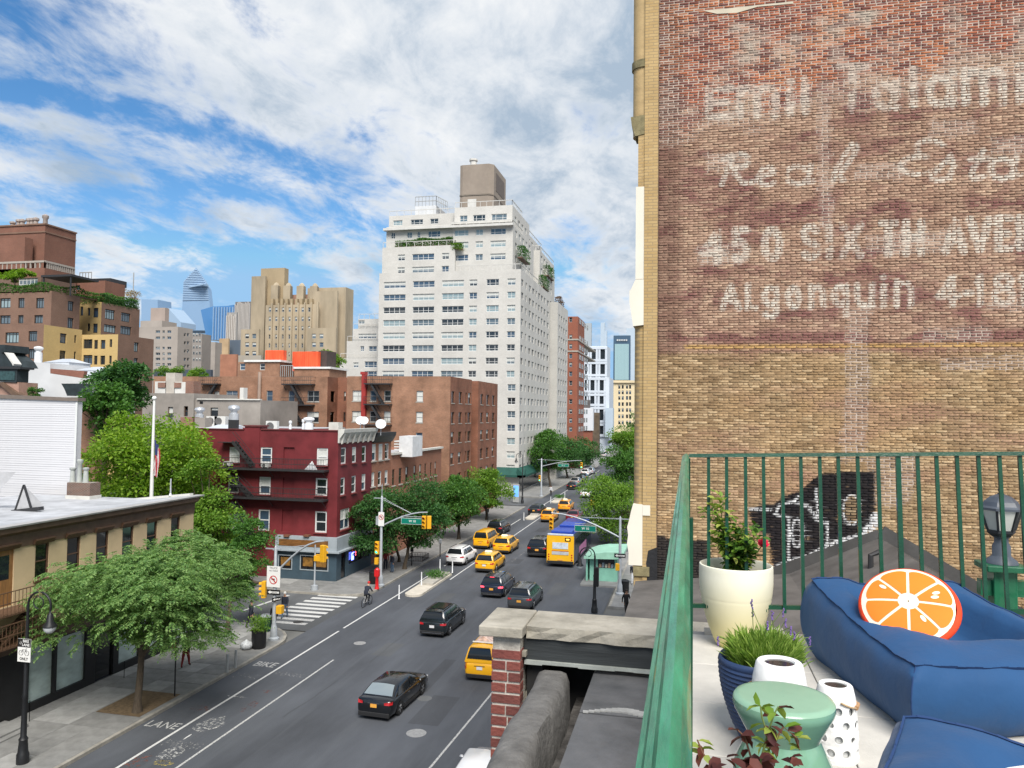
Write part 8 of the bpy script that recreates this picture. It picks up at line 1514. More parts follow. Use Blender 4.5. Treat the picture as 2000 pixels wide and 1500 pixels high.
# bus
bp = (at(1069, 1107)+at(1119, 1110))/2; bus = thing('city_bus', 'city bus with yellow rear, dark sides and blue roof', 'bus', (bp[0], bp[1], 0), -.01); BW, BL, BH = 1.29, 12.2, 3.05
BY_ = paint('bus_yellow', (.78, .42, .01), .35); BBL = M('bus_blue_roof', (.008, .03, .24), .4, .2, 1.2, coat=.4); BDK = M('bus_side_dark', (.02, .022, .05), .3, .3, 2, coat=.4); 
def rr_box(m, w, y0, y1, z0, z1, r): 
 poly = []; 
 for cx, cz2, a0 in ((w-r, z1-r, 0), (-w+r, z1-r, 90), (-w+.04, z0+.04, 180), (w-.04, z0+.04, 270)):
  rr2 = r if a0 < 180 else .04
  for k in range(5): a = R(a0+22.5*k); poly.append((cx+rr2*math.cos(a), cz2+rr2*math.sin(a)))
 m.extr(poly, 'y', y0, y1)
m = MB(); rr_box(m, BW, .12, BL, .35, BH-.02, .16); m.build('body', BDK, bus, local=True, smooth=30)
m = MB(); rr_box(m, BW+.004, 0, .119, .35, BH-.02, .16); m.build('rear_panel', BY_, bus, local=True, smooth=30)
m = MB(); m.box(-BW+.1, BW-.1, .2, BL-.3, BH-.03, BH+.05); m.build('roof', BBL, bus, local=True, bevel=.03)
for y0, y1, h in ((.6, 2.6, .28), (5.2, 7.8, .22)): m = MB(); m.box(-BW+.3, BW-.3, y0, y1, BH+.051, BH+h); m.build('roof_unit', M('bus_roof_unit', (.02, .06, .34), .4, .15, 2), bus, local=True, bevel=.04)
m = MB(); m.box(-BW+.05, BW-.05, -.03, .11, BH-.06, BH+.12); m.build('rear_crown', M('bus_grey_top', (.48, .52, .58), .5), bus, local=True, bevel=.04)
m = MB(); m.box(-.75, .75, -.03, -.001, 1.75, 2.35); m.build('rear_advert', M('bus_advert', (.50, .55, .62), .3, .3, 3), bus, local=True); m = MB(); m.box(.45, .98, -.035, -.001, 2.5, 2.82); m.build('route_display', GLB, bus, local=True)
m = MB(); m.box(.56, .86, -.04, -.036, 2.6, 2.72); m.build('display_glow', M('display_amber', (.9, .45, .08), .5, 0, emit=(1, .45, .05, 2)), bus, local=True)
m = MB(); m.box(-.8, .8, -.03, -.001, 1.2, 1.5); m.build('engine_grille', M('bus_grille', (.42, .44, .46), .5, .2, 5), bus, local=True); m = MB(); m.box(-.8, .8, -.028, -.001, 1.54, 1.58); m.build('red_stripe', TAIL, bus, local=True)
for sx in (-1, 1):
 for z in (.75, .98, 1.2): m = MB(); m.lathe([(.07, 0), (.07, .02), (.001, .03)], 10, (0, 0, 0)); o = m.build('tail_lamp', TAIL, bus, local=True); o.location = (sx*1.1, -.001, z); o.rotation_euler = (R(90), 0, 0)
 for y in (2.9, 9.3):
  m = MB(); m.lathe([(.3, -.14), (.48, -.14), (.5, -.1), (.5, .1), (.48, .14), (.3, .14)], 20); o = m.build('wheel', TYRE, bus, local=True, smooth=35); o.location = (sx*(BW-.13), y, .5); o.rotation_euler = (0, R(90), 0)
 for k in range(6): m = MB(); m.box(sx*(BW+.001), sx*(BW+.015), .9+1.75*k, 2.45+1.75*k, 1.55, 2.55); m.build('side_window', CGL, bus, local=True)
 m = MB(); m.box(sx*(BW+.002), sx*(BW+.012), 3.6, 8.4, .55, 1.45); m.build('side_advert', M('bus_pink', (.42, .16, .30), .4, .4, 1.5), bus, local=True)
m = MB(); m.box(-BW+.02, BW-.02, -.05, .1, .32, .62); m.build('bumper', TRIM, bus, local=True, bevel=.03); m = MB(); m.box(-.25, .25, -.055, -.05, .68, .8); m.build('license_plate', PLATE_Y, bus, local=True)
# STREET FURNITURE
POLE = M('pole_galvanised', (.40, .43, .46), .45, .12, 3, metal=.3); SIGY = M('signal_yellow', (.70, .36, .015), .45, .1, 8); LBLK = M('lamp_black', (.012, .013, .015), .45, .15, 8); SGN_W = M('sign_white', (.72, .72, .70), .5, .05, 8); SGN_G = M('sign_green', (.0, .17, .12), .5, .05, 8); SGN_K = M('sign_black', (.012, .012, .013), .5, .05, 8); SGN_R = M('sign_red', (.5, .02, .02), .5, .05, 8)
LENS = {c: M('lens_'+c, v[:3], .3, 0, emit=v) for c, v in dict(green=(.02, .9, .45, 2.5), red=(.25, .01, .01, 0), amber=(.3, .15, .01, 0), hand=(.8, .3, .05, .6)).items()}
ROT = (R(90), 0, 0)
def signal(root, x, y, z, lit=True, face=0.0):
 m = MB(); m.box(-.17, .17, -.12, .14, 0, 1.05); o = m.build('signal_head', SIGY, root, local=True, bevel=.03); o.location = (x, y, z); o.rotation_euler = (0, 0, face)
 for k, c in enumerate(('green', 'amber', 'red')):
  m = MB(); m.lathe([(.105, 0), (.09, .02), (.001, .035)], 12, (0, 0, 0)); q = m.build('lens', LENS[c if (c != 'green' or lit) else 'amber'], o, local=True); q.location = (0, -.122, .2+.33*k); q.rotation_euler = ROT
  m = MB(); v = []
  for i in range(9): a = R(-10+200*i/8); v += [(.125*math.cos(a), -.12, .2+.33*k+.125*math.sin(a)), (.125*math.cos(a), -.30, .19+.33*k+.125*math.sin(a))]
  m.add(v, [(2*i, 2*i+1, 2*i+3, 2*i+2) for i in range(8)]); m.build('visor', SIGY if k != 1 else SIGY, o, local=True)
def board(root, name, x, y, z, w, h, mat, edge=None, lines=(), col=None, rz=0.0):
 m = MB(); m.box(-w/2, w/2, -.012, .012, -h/2, h/2); o = m.build(name, edge or mat, root, local=True); o.location = (x, y, z); o.rotation_euler = (0, 0, rz); e = .025 if edge else 0.0
 if edge: m = MB(); m.box(-w/2+e, w/2-e, -.016, -.0121, -h/2+e, h/2-e); m.build('sign_face', mat, o, local=True)
 for s, sz, dz in lines: lettering(s, sz, col or SGN_K, o, (0, -.019, dz), ROT, .004)
 return o
def no_turn(o, z, r):
 for r0, r1, mt, y in ((r*.8, r, SGN_R, -.021),):
  m = MB(); n = 24; m.add([(rr_*math.cos(2*math.pi*i/n), y, z+rr_*math.sin(2*math.pi*i/n)) for rr_ in (r0, r1) for i in range(n)], [(i, (i+1) % n, n+(i+1) % n, n+i) for i in range(n)]); m.build('ban_ring', mt, o, local=True)
 m = MB(); m.obox((-r*.6, -.022, z+r*.6), (r*.6, -.022, z-r*.6), .004, r*.2, up=(0, 0, 1)); m.build('ban_bar', SGN_R, o, local=True)
 m = MB(); m.add([(r*.15, -.020, z-r*.5), (r*.35, -.020, z-r*.5), (r*.35, -.020, z+r*.3), (-r*.2, -.020, z+r*.3), (-r*.2, -.020, z+r*.5), (-r*.6, -.020, z+r*.18), (-r*.2, -.020, z-r*.1), (-r*.2, -.020, z+r*.1), (r*.15, -.020, z+r*.1)], [tuple(range(9))]); m.build('turn_arrow', SGN_K, o, local=True)
def arrow_board(root, x, y, z, w, h, rz=0.0):
 o = board(root, 'one_way_sign', x, y, z, w, h, SGN_K, None, (), None, rz); m = MB(); a, b = w*.42, h*.34; m.add([(-a, -.0135, 0), (-a*.55, -.0135, b), (-a*.55, -.0135, b*.5), (a, -.0135, b*.5), (a, -.0135, -b*.5), (-a*.55, -.0135, -b*.5), (-a*.55, -.0135, -b)], [tuple(range(7))]); m.build('arrow', SGN_W, o, local=True); lettering('ONE WAY', h*.26, SGN_K, o, (w*.08, -.0145, 0), ROT, .002)
def mast(label, x, y, H, arm, az, armz, rise, street=None, signals=(), r=.13):
 g = thing('traffic_signal_pole', label, 'traffic signal', (x, y, .15)); m = MB(); m.lathe([(.34, 0), (.34, .12), (.22, .2), (.2, .75), (r*1.1, .9), (r, 1.0), (r*.7, H), (.02, H+.12)], 12); m.build('pole', POLE, g, local=True, smooth=40); d = Vector((math.sin(az), math.cos(az), 0)); b = Vector((0, 0, armz)); m = MB(); pts = [b+d*(arm*t)+Vector((0, 0, rise*math.sin(t*math.pi/2))) for t in np.linspace(0, 1, 7)]; m.tube(pts, [.075-.004*i for i in range(7)], 8); m.build('mast_arm', POLE, g, local=True, smooth=60)
 m = MB()
 for s in (-.12, .12): m.tube([Vector((0, 0, H-.1))+Vector((d.y, -d.x, 0))*s*2, pts[4]], .012, 4)
 m.build('guy_wire', POLE, g, local=True); m = MB(); m.obox(Vector((0, 0, H-.1))-d*.7, Vector((0, 0, H-.1))+d*.35, .07, .07); m.build('cross_bar', POLE, g, local=True)
 if street:
  t, s, w = street; p = pts[0].lerp(pts[-1], t)+Vector((0, 0, rise*.2)); board(g, 'street_sign', p.x, p.y-.05, p.z-.62, w, .5, SGN_G, SGN_W, ((s, .26, 0),), SGN_W); m = MB(); m.obox((p.x-w/2, p.y, p.z-.25), (p.x+w/2, p.y, p.z-.25), .05, .05); m.build('sign_bracket', POLE, g, local=True)
 return g, pts
g, pts = mast('near corner signal pole with no-left-turn board and long slanting arm', -25.3, 44.2, 5.75, 3.3, R(90), 4.1, 2.2)
e = pts[-1]; signal(g, e.x-.05, .0, e.z-1.3, False, R(160)); o = board(g, 'regulation_sign', -.02, -.16, 3.95, .92, 1.3, SGN_W, None, (('TRUCK', .17, .53), ('NO TURNS', .12, .36)), M('sign_grey', (.25, .25, .25), .5)); no_turn(o, -.2, .27); arrow_board(g, 0, -.16, 2.98, .92, .32); arrow_board(g, .18, -.1, 2.55, .6, .24, R(60)); signal(g, -.75, 0, 2.55, False, R(-80)); m = MB(); m.box(.2, .58, -.2, .2, 1.65, 2.15); m.build('walk_signal', SIGY, g, local=True, bevel=.03)
g, pts = mast('far corner signal pole with green W 10 street sign beside the bar', -24.75, 60.0, 7.3, 4.0, R(90), 4.9, 1.3, (.68, 'W 10', 1.95)); e = pts[-1]
signal(g, e.x-.28, .0, e.z-1.35, False); signal(g, e.x+.12, .1, e.z-1.35, False, R(200)); signal(g, -.3, -.1, 2.6, True); o = board(g, 'regulation_sign', .04, -.16, 5.5, .5, 1.15, SGN_W); no_turn(o, .15, .22); m = MB(); m.box(-.5, -.2, -.18, .16, 1.75, 2.3); m.build('walk_signal', SIGY, g, local=True, bevel=.03); m = MB(); m.box(-.45, -.15, -.12, .1, 5.0, 5.7); m.build('control_box', POLE, g, local=True); m = MB(); m.tube([(0, 0, 7.3), (0, 0, 8.4)], .03, 6); m.build('antenna', POLE, g, local=True)
g, pts = mast('right corner signal pole whose arm reaches over the bus', -5.3, 62.4, 6.1, 5.6, R(-90), 4.5, 1.75, (.5, 'W 10', 1.75)); e = pts[-1]; signal(g, e.x, 0, e.z-1.35, False); arrow_board(g, 0, -.15, 3.1, .9, .32); m = MB(); m.box(-.35, -.02, -.2, .15, 1.9, 2.45); m.build('walk_signal', SIGY, g, local=True, bevel=.03)
g, pts = mast('distant signal pole at the white tower corner with green sign', -24.9, 132, 6.5, 7.0, R(90), 5.2, 1.2, (.55, 'W 11', 1.9), r=.16); e = pts[-1]; signal(g, e.x, 0, e.z-1.35, True); signal(g, -.3, 0, 2.6, True)
p = gz(614, 1152, .15); g = thing('pedestrian_signal_post', 'slim grey post with amber walk signal before the bar window', 'traffic signal', (p[0], p[1], .15)); m = MB(); m.lathe([(.3, 0), (.28, .35), (.1, .4), (.07, .5), (.06, 3.6)], 10); m.build('pole', POLE, g, local=True, smooth=40); m = MB(); m.box(-.05, .5, -.15, .15, 2.3, 2.75); m.build('walk_signal', SIGY, g, local=True, bevel=.03); m = MB(); m.box(.1, .75, -.1, .1, 2.78, 2.84); m.build('hood', SIGY, g, local=True)
# crook lamp posts
def crook(label, x, y, H, side=1, lant=1.0, z=.15):
 g = thing('street_lamp', label, 'street lamp', (x, y, z)); m = MB(); m.lathe([(.24, 0), (.24, .35), (.2, .42), (.16, .9), (.18, .95), (.12, 1.05), (.10, 2.6), (.12, 2.65), (.085, 2.75), (.06, H)], 12); m.build('post', LBLK, g, local=True, smooth=40); r_ = .55; pts = [(0, 0, H-.05)]+[(side*(r_-r_*math.cos(R(a))), 0, H+r_*math.sin(R(a))) for a in range(0, 196, 15)]; m = MB(); m.tube(pts, .045, 8); m.build('crook', LBLK, g, local=True, smooth=60); m = MB(); m.tube([(side*(.5+.24*math.cos(R(a))), 0, H+.12+.24*math.sin(R(a))) for a in range(-60, 300, 20)], .025, 6); m.build('scroll', LBLK, g, local=True); ex, ez = pts[-1][0], pts[-1][2]
 m = MB(); m.lathe([(.03, 0), (.05, -.12), (.12, -.2), (.14, -.45), (.26, -.6), (.27, -.66)], 12, (ex, 0, ez)); m.build('lamp_hood', LBLK, g, local=True, smooth=40); m = MB(); m.lathe([(.25, -.665), (.22, -.8), (.12, -.9), (.001, -.93)], 12, (ex, 0, ez), cap=False); m.build('lamp_globe', M('lamp_glass', (.62, .65, .66), .2, .05, 5), g, local=True, smooth=50); return g
pl = gz(44, 1490, .15); hh = gy(64, 1165, pl[1])[2]-.15; g = crook('black crook lamp post carrying the bike lane sign', pl[0], pl[1], hh-.35)
zs_ = gy(51, 1268, pl[1])[2]-.15; w_ = .62; o = board(g, 'bike_lane_sign', .03, -.14, zs_, w_, .92, SGN_W); m = MB(); m.box(-w_/2, w_/2, -.016, -.0125, .13, .46); m.build('sign_band', SGN_K, o, local=True); lettering('BIKE', .15, SGN_W, o, (.08, -.019, .37), ROT, .004); lettering('LANE', .15, SGN_W, o, (.08, -.019, .22), ROT, .004); lettering('ONLY', .15, SGN_K, o, (0, -.019, -.34), ROT, .004)
m = MB(); m.tube([(-.21, -.018, .29), (-.17, -.018, .39), (-.13, -.018, .29), (-.17, -.018, .19), (-.21, -.018, .29)], .008, 4); m.build('diamond', SGN_W, o, local=True); m = MB()
for cx in (-.14, .14): m.tube([(cx+.1*math.cos(R(a)), -.018, -.1+.1*math.sin(R(a))) for a in range(0, 361, 30)], .010, 4)
m.tube([(-.14, -.018, -.1), (-.06, -.018, .03), (.1, -.018, .03), (.0, -.018, -.1), (-.06, -.018, .03)], .010, 4); m.tube([(.14, -.018, -.1), (.09, -.018, .07), (.14, -.018, .08)], .010, 4); m.build('bicycle_symbol', SGN_K, o, local=True)
pr = gz(1161, 1197, .15); crook('black crook lamp post at the right pavement before the newsstand', pr[0], pr[1], gy(1163, 1085, pr[1])[2]-.15, -1); crook('black crook lamp post at the white tower corner', -26.0, 121.5, 7.4, -1); m = MB(); m.box(-.05, .3, -.15, .15, 1.9, 3.3); o = m.build('signal_back', SGN_K, bpy.data.objects['street_lamp.001'], local=True, bevel=.05)
# small street things
p = gz(341, 1360, .15); g = thing('parking_sign', 'red and white parking regulation signs on a thin black pole', 'sign', (p[0], p[1], .15)); m = MB(); m.tube([(0, 0, 0), (0, 0, 3.0)], .035, 6); m.build('pole', LBLK, g, local=True); o = board(g, 'sign_plate', -.12, -.05, 2.55, .46, .42, SGN_R, None, (('NO', .14, .08), ('STANDING', .08, -.08)), SGN_W, R(-25)); board(g, 'sign_plate', -.05, -.05, 2.95, .28, .3, SGN_W, None, (('V', .2, 0),), SGN_R, R(20))
for px, py, lb in ((444, 1313, 'nearer of the two steel bollards at the kerb'), (460, 1304, 'farther of the two steel bollards at the kerb')): p = gz(px, py, .15); m = MB(); m.lathe([(.075, 0), (.07, .02), (.07, .92), (.05, .98), (.001, 1.0)], 10, (p[0], p[1], .15)); tag(m.build('bollard', M('steel', (.42, .43, .43), .4, .1, 5, metal=.4), None, 40), lb, 'bollard', 'steel bollards')
p = gz(500, 1268, .15); g = thing('barrel_planter', 'black barrel planter with grasses at the near corner', 'planter', (p[0], p[1]+.3, .15)); m = MB(); m.lathe([(.38, 0), (.43, .25), (.44, .6), (.43, .98), (.46, 1.0), (.46, 1.06), (.4, 1.06), (.38, .95), (.001, .95)], 18); m.build('barrel', SGN_K, g, local=True, smooth=40)
def tuft(root, c, r_, h, n, mat, seed, leaf=.16):
 r = np.random.default_rng(seed); P = np.array(c)+np.stack([r.normal(0, r_*.5, n), r.normal(0, r_*.5, n), r.random(n)*h], 1); D = np.stack([r.normal(0, .6, n), r.normal(0, .6, n), np.ones(n)*.7], 1); D /= np.linalg.norm(D, axis=1)[:, None]; v, f = leaf_quads(P, D, leaf*r.uniform(.6, 1.5, n), leaf*.3, r); o = link('foliage', np_mesh('foliage', v-wpos(root), f, mat), root); o['kind'] = 'stuff'
tuft(g, (p[0], p[1]+.3, 1.15), .6, .8, 900, LV['bright'], 3)
p = gz(481, 1268, .15); m = MB(); rb2 = random.Random(3)
m.lathe([(.1, 0), (.3, .06), (.36, .25), (.28, .42), (.1, .5), (.04, .58)], 12, (0, 0, 0)); m.v = [(x*rb2.uniform(.85, 1.15), y*rb2.uniform(.85, 1.15), z) for x, y, z in m.v]; o = m.build('rubbish_bag', M('bag_white', (.6, .62, .64), .35, .35, 9), None, 60, local=True); o.location = (p[0], p[1], .15); tag(o, 'white rubbish bag lying beside the barrel planter', 'bag')
def bin_(px, py, label, mat, h=1.05): p = gz(px, py, .15); g = thing('litter_bin', label, 'bin', (p[0], p[1], .15)); m = MB(); m.lathe([(.3, 0), (.34, .1), (.36, h*.85), (.38, h*.87)], 14); m.build('basket', mat, g, local=True, smooth=40); m = MB(); m.lathe([(.39, h*.875), (.39, h*.93), (.3, h), (.14, h+.02), (.13, h-.05)], 14, cap=False); m.build('lid', POLE if mat is not SGN_K else LBLK, g, local=True, smooth=40)
bin_(519, 1232, 'dark green litter bin behind the near corner signal', M('bin_green', (.012, .05, .04), .6, .2, 6)); bin_(729, 1140, 'black litter bin behind the red alarm box', SGN_K); bin_(1220, 1158, 'black litter bin beside the right corner signal', SGN_K)
p = gz(736, 1150, .15); g = thing('fire_alarm_box', 'bright red fire alarm pedestal at the far corner', 'alarm box', (p[0], p[1], .15)); FR = M('alarm_red', (.55, .012, .015), .4, .1, 6); m = MB(); m.lathe([(.2, 0), (.18, .1), (.14, .2), (.13, .9), (.2, 1.0)], 10); m.build('pedestal', FR, g, local=True, smooth=40); m = MB(); m.box(-.2, .2, -.16, .16, 1.0, 1.55); m.build('box', FR, g, local=True, bevel=.03); m = MB(); m.lathe([(.2, 1.55), (.14, 1.65), (.03, 1.7)], 8); m.build('cap', FR, g, local=True)
def island(label, x0, x1, y0, y1, seed, posts):
 g = thing('planted_island', label, 'traffic island', ((x0+x1)/2, (y0+y1)/2, 0)); m = MB(); xm = (x0+x1)/2; w = (x1-x0)/2; m.prism([(xm+w*math.cos(R(a)), y0+w*(1+math.sin(R(a)))) for a in range(180, 361, 20)]+[(x1, y1), (x0, y1)], 0, .16); m.build('kerb_slab', M('island_concrete', (.50, .46, .39), .9, .15, 2), g); m = MB(); ya = y0+(y1-y0)*.42; m.box(x0+.12, x1-.12, ya, y1-.15, .161, .33); m.build('raised_bed', CONC_L, g); tuft(g, (xm, (ya+y1)/2, .33), w*1.3, .45, 700, LV['mid'], seed, .2)
 for i, (x, y) in enumerate(posts): m = MB(); m.lathe([(.09, 0), (.05, .05), (.045, 1.05), (.001, 1.07)], 8, (x, y, .0 if i == 0 else .16)); m.build('delineator_post', WHV, g, 40)
island('planted traffic island with white posts beside the bike lane', -21.9, -20.5, 57.6, 66.2, 5, ((-21.9, 56.9), (-21.6, 61.2), (-21.9, 67.0), (-20.6, 66.6))); island('farther planted island beside the black waiting car', -21.9, -20.5, 103.5, 112, 6, ((-21.8, 103), (-21.8, 112), (-20.6, 112))); island('third planted island far up the bike lane', -21.9, -20.5, 124, 131, 7, ((-21.8, 124), (-20.6, 131)))
# newsstand
pavement('newsstand_pavement', [(-8.9, 65.2), (-5.7, 65.2), (-5.7, 82), (-7.5, 82), (-8.9, 79)], .14); g = thing('newsstand', 'mint green newsstand with curved canopy beside the right kerb', 'newsstand', (-7.1, 68.6, .14)); MT = M('mint_paint', (.22, .48, .37), .5, .12, 2); zt_ = gy(1170, 1078, 67.)[2]
m = MB(); face(m, 'S', 67., -8.3, -5.95, .14, zt_-.5, [(-7.6, 1.25, -6.15, 2.25)], .15); m.box(-8.3, -5.95, 67.151, 70.6, .14, zt_-.5); m.build('booth', MT, g); m = MB(); m.box(-7.6, -6.15, 67.12, 67.14, 1.25, 2.25); m.build('counter_window', GLB, g)
for i in range(5): m = MB(); m.box(-7.5+.26*i, -7.3+.26*i, 67.05, 67.1, 1.3, 1.6+.1*(i % 2)); m.build('magazine', M('mag_%d' % (i % 3), ((.5, .3, .2), (.3, .35, .4), (.55, .5, .4))[i % 3], .5, .3, 8), g)
m = MB(); pr_ = [(-8.75, zt_-.55), (-8.75, zt_-.4), (-8.0, zt_-.1), (-7.0, zt_+.08), (-5.3, zt_+.15), (-5.3, zt_-.1), (-5.9, zt_-.45)]; m.extr(pr_, 'y', 66.4, 71.0); m.build('canopy', M('mint_canopy', (.30, .55, .42), .5, .15, 1.5), g, 40); m = MB(); m.box(-8.6, -8.45, 66.8, 70.8, .14, zt_-.5); m.build('side_panel', MT, g)
m = MB(); m.quad((-8.6, 60.2, .155), (-4.0, 58.6, .155), (-4.0, 63.5, .155), (-5.6, 63.5, .155)); 
p = gz(1008, 981, .15); g = thing('information_kiosk', 'tall information kiosk with bright blue screen on far pavement', 'kiosk', (p[0], p[1], .15)); m = MB(); m.box(-.5, .5, -.15, .15, 0, 2.9); m.build('casing', FRG, g, local=True, bevel=.03); m = MB(); m.box(-.42, .42, -.16, -.151, .9, 2.7); m.build('screen', M('kiosk_screen', (.1, .3, .8), .3, .5, 1.2, emit=(.12, .3, .8, .8)), g, local=True)
for px, py, lb in ((865, 1088, 'parking meter pair by the kerb past the dark trees'), (957, 1020, 'black meter box by the kerb under the bright tree'), (810, 1105, 'thin black sign pole by the tree guard')): p = gz(px, py, .15); g = thing('parking_meter', lb, 'meter', (p[0]-.3, p[1], .15)); m = MB(); m.tube([(0, 0, 0), (0, 0, 1.3)], .05, 6); m.build('post', LBLK, g, local=True); m = MB(); m.box(-.14, .14, -.1, .1, 1.3, 1.75); m.build('head', LBLK if px != 865 else POLE, g, local=True, bevel=.04)
def guard(x0, x1, y0, y1, label, z=.15, h=.6, closed=True):
 g = thing('iron_guard', label, 'railing', ((x0+x1)/2, (y0+y1)/2, z)); P = [(x0, y0), (x1, y0), (x1, y1), (x0, y1), (x0, y0)]; P = P if closed else P[:2]; m = MB()
 for a, b in zip(P[:-1], P[1:]): m.obox((*a, z+h), (*b, z+h), .035, .035); m.obox((*a, z+.08), (*b, z+.08), .03, .03)
 m.build('rails', LBLK, g)
 for a, b in zip(P[:-1], P[1:]):
  n = max(2, int(math.dist(a, b)/.16))
  for i in range(n): m = MB(); q = (a[0]+(b[0]-a[0])*i/n, a[1]+(b[1]-a[1])*i/n); m.obox((*q, z), (*q, z+h), .022, .022); m.build('bar', LBLK, g)
guard(-29.35, -29.35, 29.9, 32.8, 'black cellar railing before the papered shop window', h=.95, closed=False); guard(-29.3, -29.3, 35.9, 38.0, 'black railing under the locust tree by the shop', h=.9, closed=False); guard(-26.6, -24.9, 70.6, 72.6, 'low iron tree guard beyond the corner trees', h=.5)
m = MB(); m.box(-30.2, -28.9, 26.3, 29.4, .146, .3); m.box(-29.9, -28.6, 26.3, 29.0, .146, .22); tag(m.build('door_step', CONC), 'grey stone step at the left edge of the pavement', 'step')
# flagpole
p = gy(297, 930, 49.); g = thing('flagpole', 'white flagpole with ball finial rising from the garden', 'flagpole', (p[0], 49, 0)); zt_ = gy(300, 782, 49.)[2]; m = MB(); m.lathe([(.16, 0), (.14, zt_*.5), (.08, zt_)], 10); m.build('pole', SGN_W, g, local=True, smooth=40); m = MB(); m.lathe([(.02, 0), (.15, .08), (.17, .17), (.12, .28), (.001, .33)], 10, (0, 0, zt_)); m.build('finial', SGN_W, g, local=True, smooth=60)
fl = thing('flag', 'stars and stripes flag hanging limp on the white pole', 'flag', (p[0]+.1, 48.98, zt_-3.6)); FC = [M('flag_red', (.45, .03, .05), .8, .1, 4), M('flag_white', (.62, .60, .60), .8, .06, 4), M('flag_blue', (.03, .04, .15), .8, .1, 4)]
for i in range(9):
 m = MB(); v = []
 for k in range(8): t = k/7; z = -1.9+2.2*(1-t)-.25*i*.3; x = .02+.05*i+.14*math.sin(t*3+i*.3)*t; v += [(x, .09*math.sin(i*1.4+t*4), z+.4), (x+.075, .09*math.sin((i+1)*1.4+t*4), z+.4)]
 for a, b, mt in ((0, 3, 2), (3, 7, i % 2)): q = MB(); q.add(v[2*a:2*b+2], [(2*k, 2*k+1, 2*k+3, 2*k+2) for k in range(b-a)]); q.build('canton' if mt == 2 else 'stripe', FC[mt] if a else FC[2 if i < 6 else i % 2], fl, local=True, smooth=60)
# PEOPLE
SKIN = M('skin', (.42, .24, .16), .6, .05, 20); HAIRW = M('hair_white', (.6, .58, .55), .8, .1, 30); HAIRD = M('hair_dark', (.025, .018, .014), .7, .2, 30)
def person(label, loc, face, pose, top, legs, shoes, hair, scale=1.0, extra=None, sleeve=True, z=.15, name='person'):
 g = thing(name, label, 'person', (loc[0], loc[1], z), face); st = dict(walk=.26, stand=.03, ride=0)[pose]; J = {}; ride = pose == 'ride'
 pel = (0, -.22, 1.0) if ride else (0, 0, .95); ch = (0, .12, 1.38) if ride else (0, .03, 1.32); nk = (0, .22, 1.5) if ride else (0, .04, 1.49); hd = (0, .31, 1.62) if ride else (0, .08, 1.64)
 V = [pel, ((pel[0]+ch[0])/2, (pel[1]+ch[1])/2, (pel[2]+ch[2])/2), ch, nk, (hd[0], hd[1]-.02, hd[2]-.05), (hd[0], hd[1], hd[2]+.08)]; Rr = [.15, .135, .165, .055, .085, .09]; E = [(0, 1), (1, 2), (2, 3), (3, 4), (4, 5)]
 def chain(root, pts, rs):
  p_ = root
  for q, r_ in zip(pts, rs): V.append(q); Rr.append(r_); E.append((p_, len(V)-1)); p_ = len(V)-1
 for s in (-1, 1):
  f = st*s
  if ride: leg = [(.1*s, -.14, .95), (.12*s, .24, .72+.1*s), (.12*s, .05, .32+.1*s), (.12*s, .2, .28+.1*s)]; arm = [(.2*s, .14, 1.38), (.25*s, .28, 1.14), (.24*s, .5, 1.05), (.24*s, .57, 1.04)]
  else: leg = [(.095*s, .0, .88), (.1*s, f*.55+.03, .49), (.1*s, f*1.05-.03*(s > 0), .1), (.105*s, f*1.05+.14, .045)]; arm = [(.19*s, .03, 1.4), (.25*s, -f*.45, 1.13), (.26*s, -f*.9+.1, .88), (.255*s, -f*1.0+.13, .79)]
  chain(0, leg, (.105, .075, .048, .045)); chain(2, arm, (.075, .052, .036, .045))
 me = bpy.data.meshes.new('body'); me.from_pydata(V, E, []); o = bpy.data.objects.new('body', me); COL.objects.link(o); sk = o.modifiers.new('skin', 'SKIN'); 
 for i, r_ in enumerate(Rr): me.skin_vertices[0].data[i].radius = (r_*(1.15 if i < 3 else 1), r_*(.8 if i < 3 else 1))
 me.skin_vertices[0].data[0].use_root = True; o.modifiers.new('sub', 'SUBSURF').levels = 2; dg = bpy.context.evaluated_depsgraph_get(); m2 = bpy.data.meshes.new_from_object(o.evaluated_get(dg)); bpy.data.objects.remove(o)
 for mt in (top, legs, shoes, SKIN): m2.materials.append(mt)
 for pg in m2.polygons:
  c = pg.center; pg.use_smooth = True; arm_ = abs(c.x) > .17 and c.z > .7
  pg.material_index = 3 if (c.z > nk[2]-.02 and abs(c.x) < .12) else 2 if (c.z < .1 and not ride) else (3 if (arm_ and (c.z < .86 if not ride else c.y > .47)) else 0) if (arm_ or c.z > .93) else 1
 b = link('body', m2, g); m = MB(); n = 10; hx, hy, hz = hd
 m.lathe([(.094, -.01), (.104, .04), (.1, .09), (.07, .135), (.001, .155)], n, (hx, hy-.018, hz+.03), cap=False); m.build('hair', hair, g, local=True, smooth=60)
 m = MB(); m.add([(hx-.015, hy+.085, hz+.02), (hx+.015, hy+.085, hz+.02), (hx, hy+.085, hz+.06), (hx, hy+.115, hz+.022)], [(0, 1, 3), (1, 2, 3), (2, 0, 3)]); m.build('nose', SKIN, g, local=True)
 g.scale = (scale,)*3; return g
cl = lambda n, c: M(n, c, .85, .15, 12)
NV, BK, JN, RD, PK, WH = cl('cloth_navy', (.018, .022, .035)), cl('cloth_black', (.012, .012, .013)), cl('cloth_jeans', (.07, .12, .19)), cl('cloth_red', (.22, .03, .03)), cl('cloth_pink', (.42, .05, .16)), cl('cloth_white', (.55, .56, .58))
Pt = lambda px, py: gz(px, py, .15)
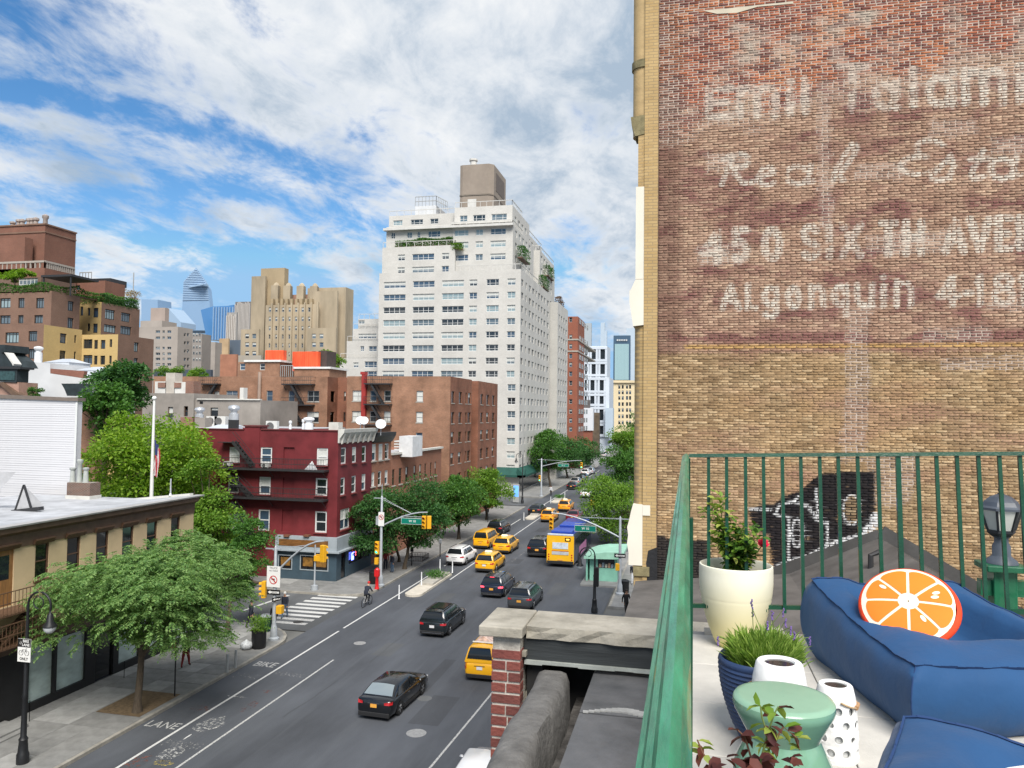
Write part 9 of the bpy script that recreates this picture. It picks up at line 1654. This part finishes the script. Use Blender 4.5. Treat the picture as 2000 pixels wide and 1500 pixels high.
person('white-haired man in dark jacket and jeans walking onto the crossing', gz(556, 1206, 0), R(190), 'walk', NV, JN, BK, HAIRW, z=0); person('person in black standing by the near corner signal', Pt(535, 1231), R(60), 'stand', BK, BK, BK, HAIRD); person('pedestrian in dark coat and red trousers walking past the shop', Pt(362, 1303), R(10), 'walk', BK, RD, BK, HAIRW); person('person in navy half hidden by the locust tree', Pt(489, 1226), R(-30), 'walk', NV, BK, BK, HAIRD)
person('person in pink coat on the far pavement', Pt(868, 1043), R(180), 'stand', PK, BK, BK, PK); person('man in dark suit striding along the right pavement with white bag', gz(1223, 1200, .15), R(200), 'walk', BK, BK, BK, HAIRD); person('pedestrian in dark top and pale trousers beside the brick corner', gz(1237, 1140, .15), R(180), 'walk', NV, WH, BK, HAIRD); person('person in white shirt at the far island', gz(1076, 968, .15), R(170), 'stand', WH, BK, BK, HAIRD); person('person in red standing under the dark trees', Pt(753, 1112), R(200), 'stand', RD, NV, BK, HAIRD); person('person in dark clothes beside the signal pole under the trees', Pt(766, 1118), R(150), 'stand', NV, JN, BK, HAIRD)
q = gz(1225, 1188, .15); m = MB(); m.box(q[0]+.22, q[0]+.42, q[1]-.15, q[1]+.1, .6, .95); tag(m.build('carrier_bag', WH, bevel=.03), 'white carrier bag in the striding man\'s hand', 'bag')
q = gz(716, 1184, 0); cy = person('cyclist in dark blue riding up the bike lane', q, R(-4), 'ride', NV, BK, BK, SGN_R, z=.0); bi = thing('bicycle', 'bicycle under the cyclist in the bike lane', 'bicycle', (q[0], q[1], 0), R(-4)); 
for y in (-.5, .55): m = MB(); m.tube([(0, y+.33*math.cos(R(a)), .34+.33*math.sin(R(a))) for a in range(0, 361, 24)], .022, 6); m.build('wheel', TYRE, bi, local=True)
m = MB()
for a, b in (((0, -.5, .34), (0, -.05, .32)), ((0, -.05, .32), (0, -.2, .9)), ((0, -.2, .85), (0, .42, .85)), ((0, -.05, .32), (0, .42, .8)), ((0, .55, .34), (0, .4, 1.0)), ((0, -.5, .34), (0, -.2, .82))): m.tube([a, b], .02, 6)
m.build('frame', M('bike_frame', (.3, .3, .3), .4), bi, local=True); m = MB(); m.tube([(-.26, .5, 1.02), (0, .42, 1.02), (.26, .5, 1.02)], .016, 6); m.build('handlebar', LBLK, bi, local=True); m = MB(); m.box(-.07, .07, -.33, -.1, .88, .93); m.build('saddle', LBLK, bi, local=True, bevel=.02)
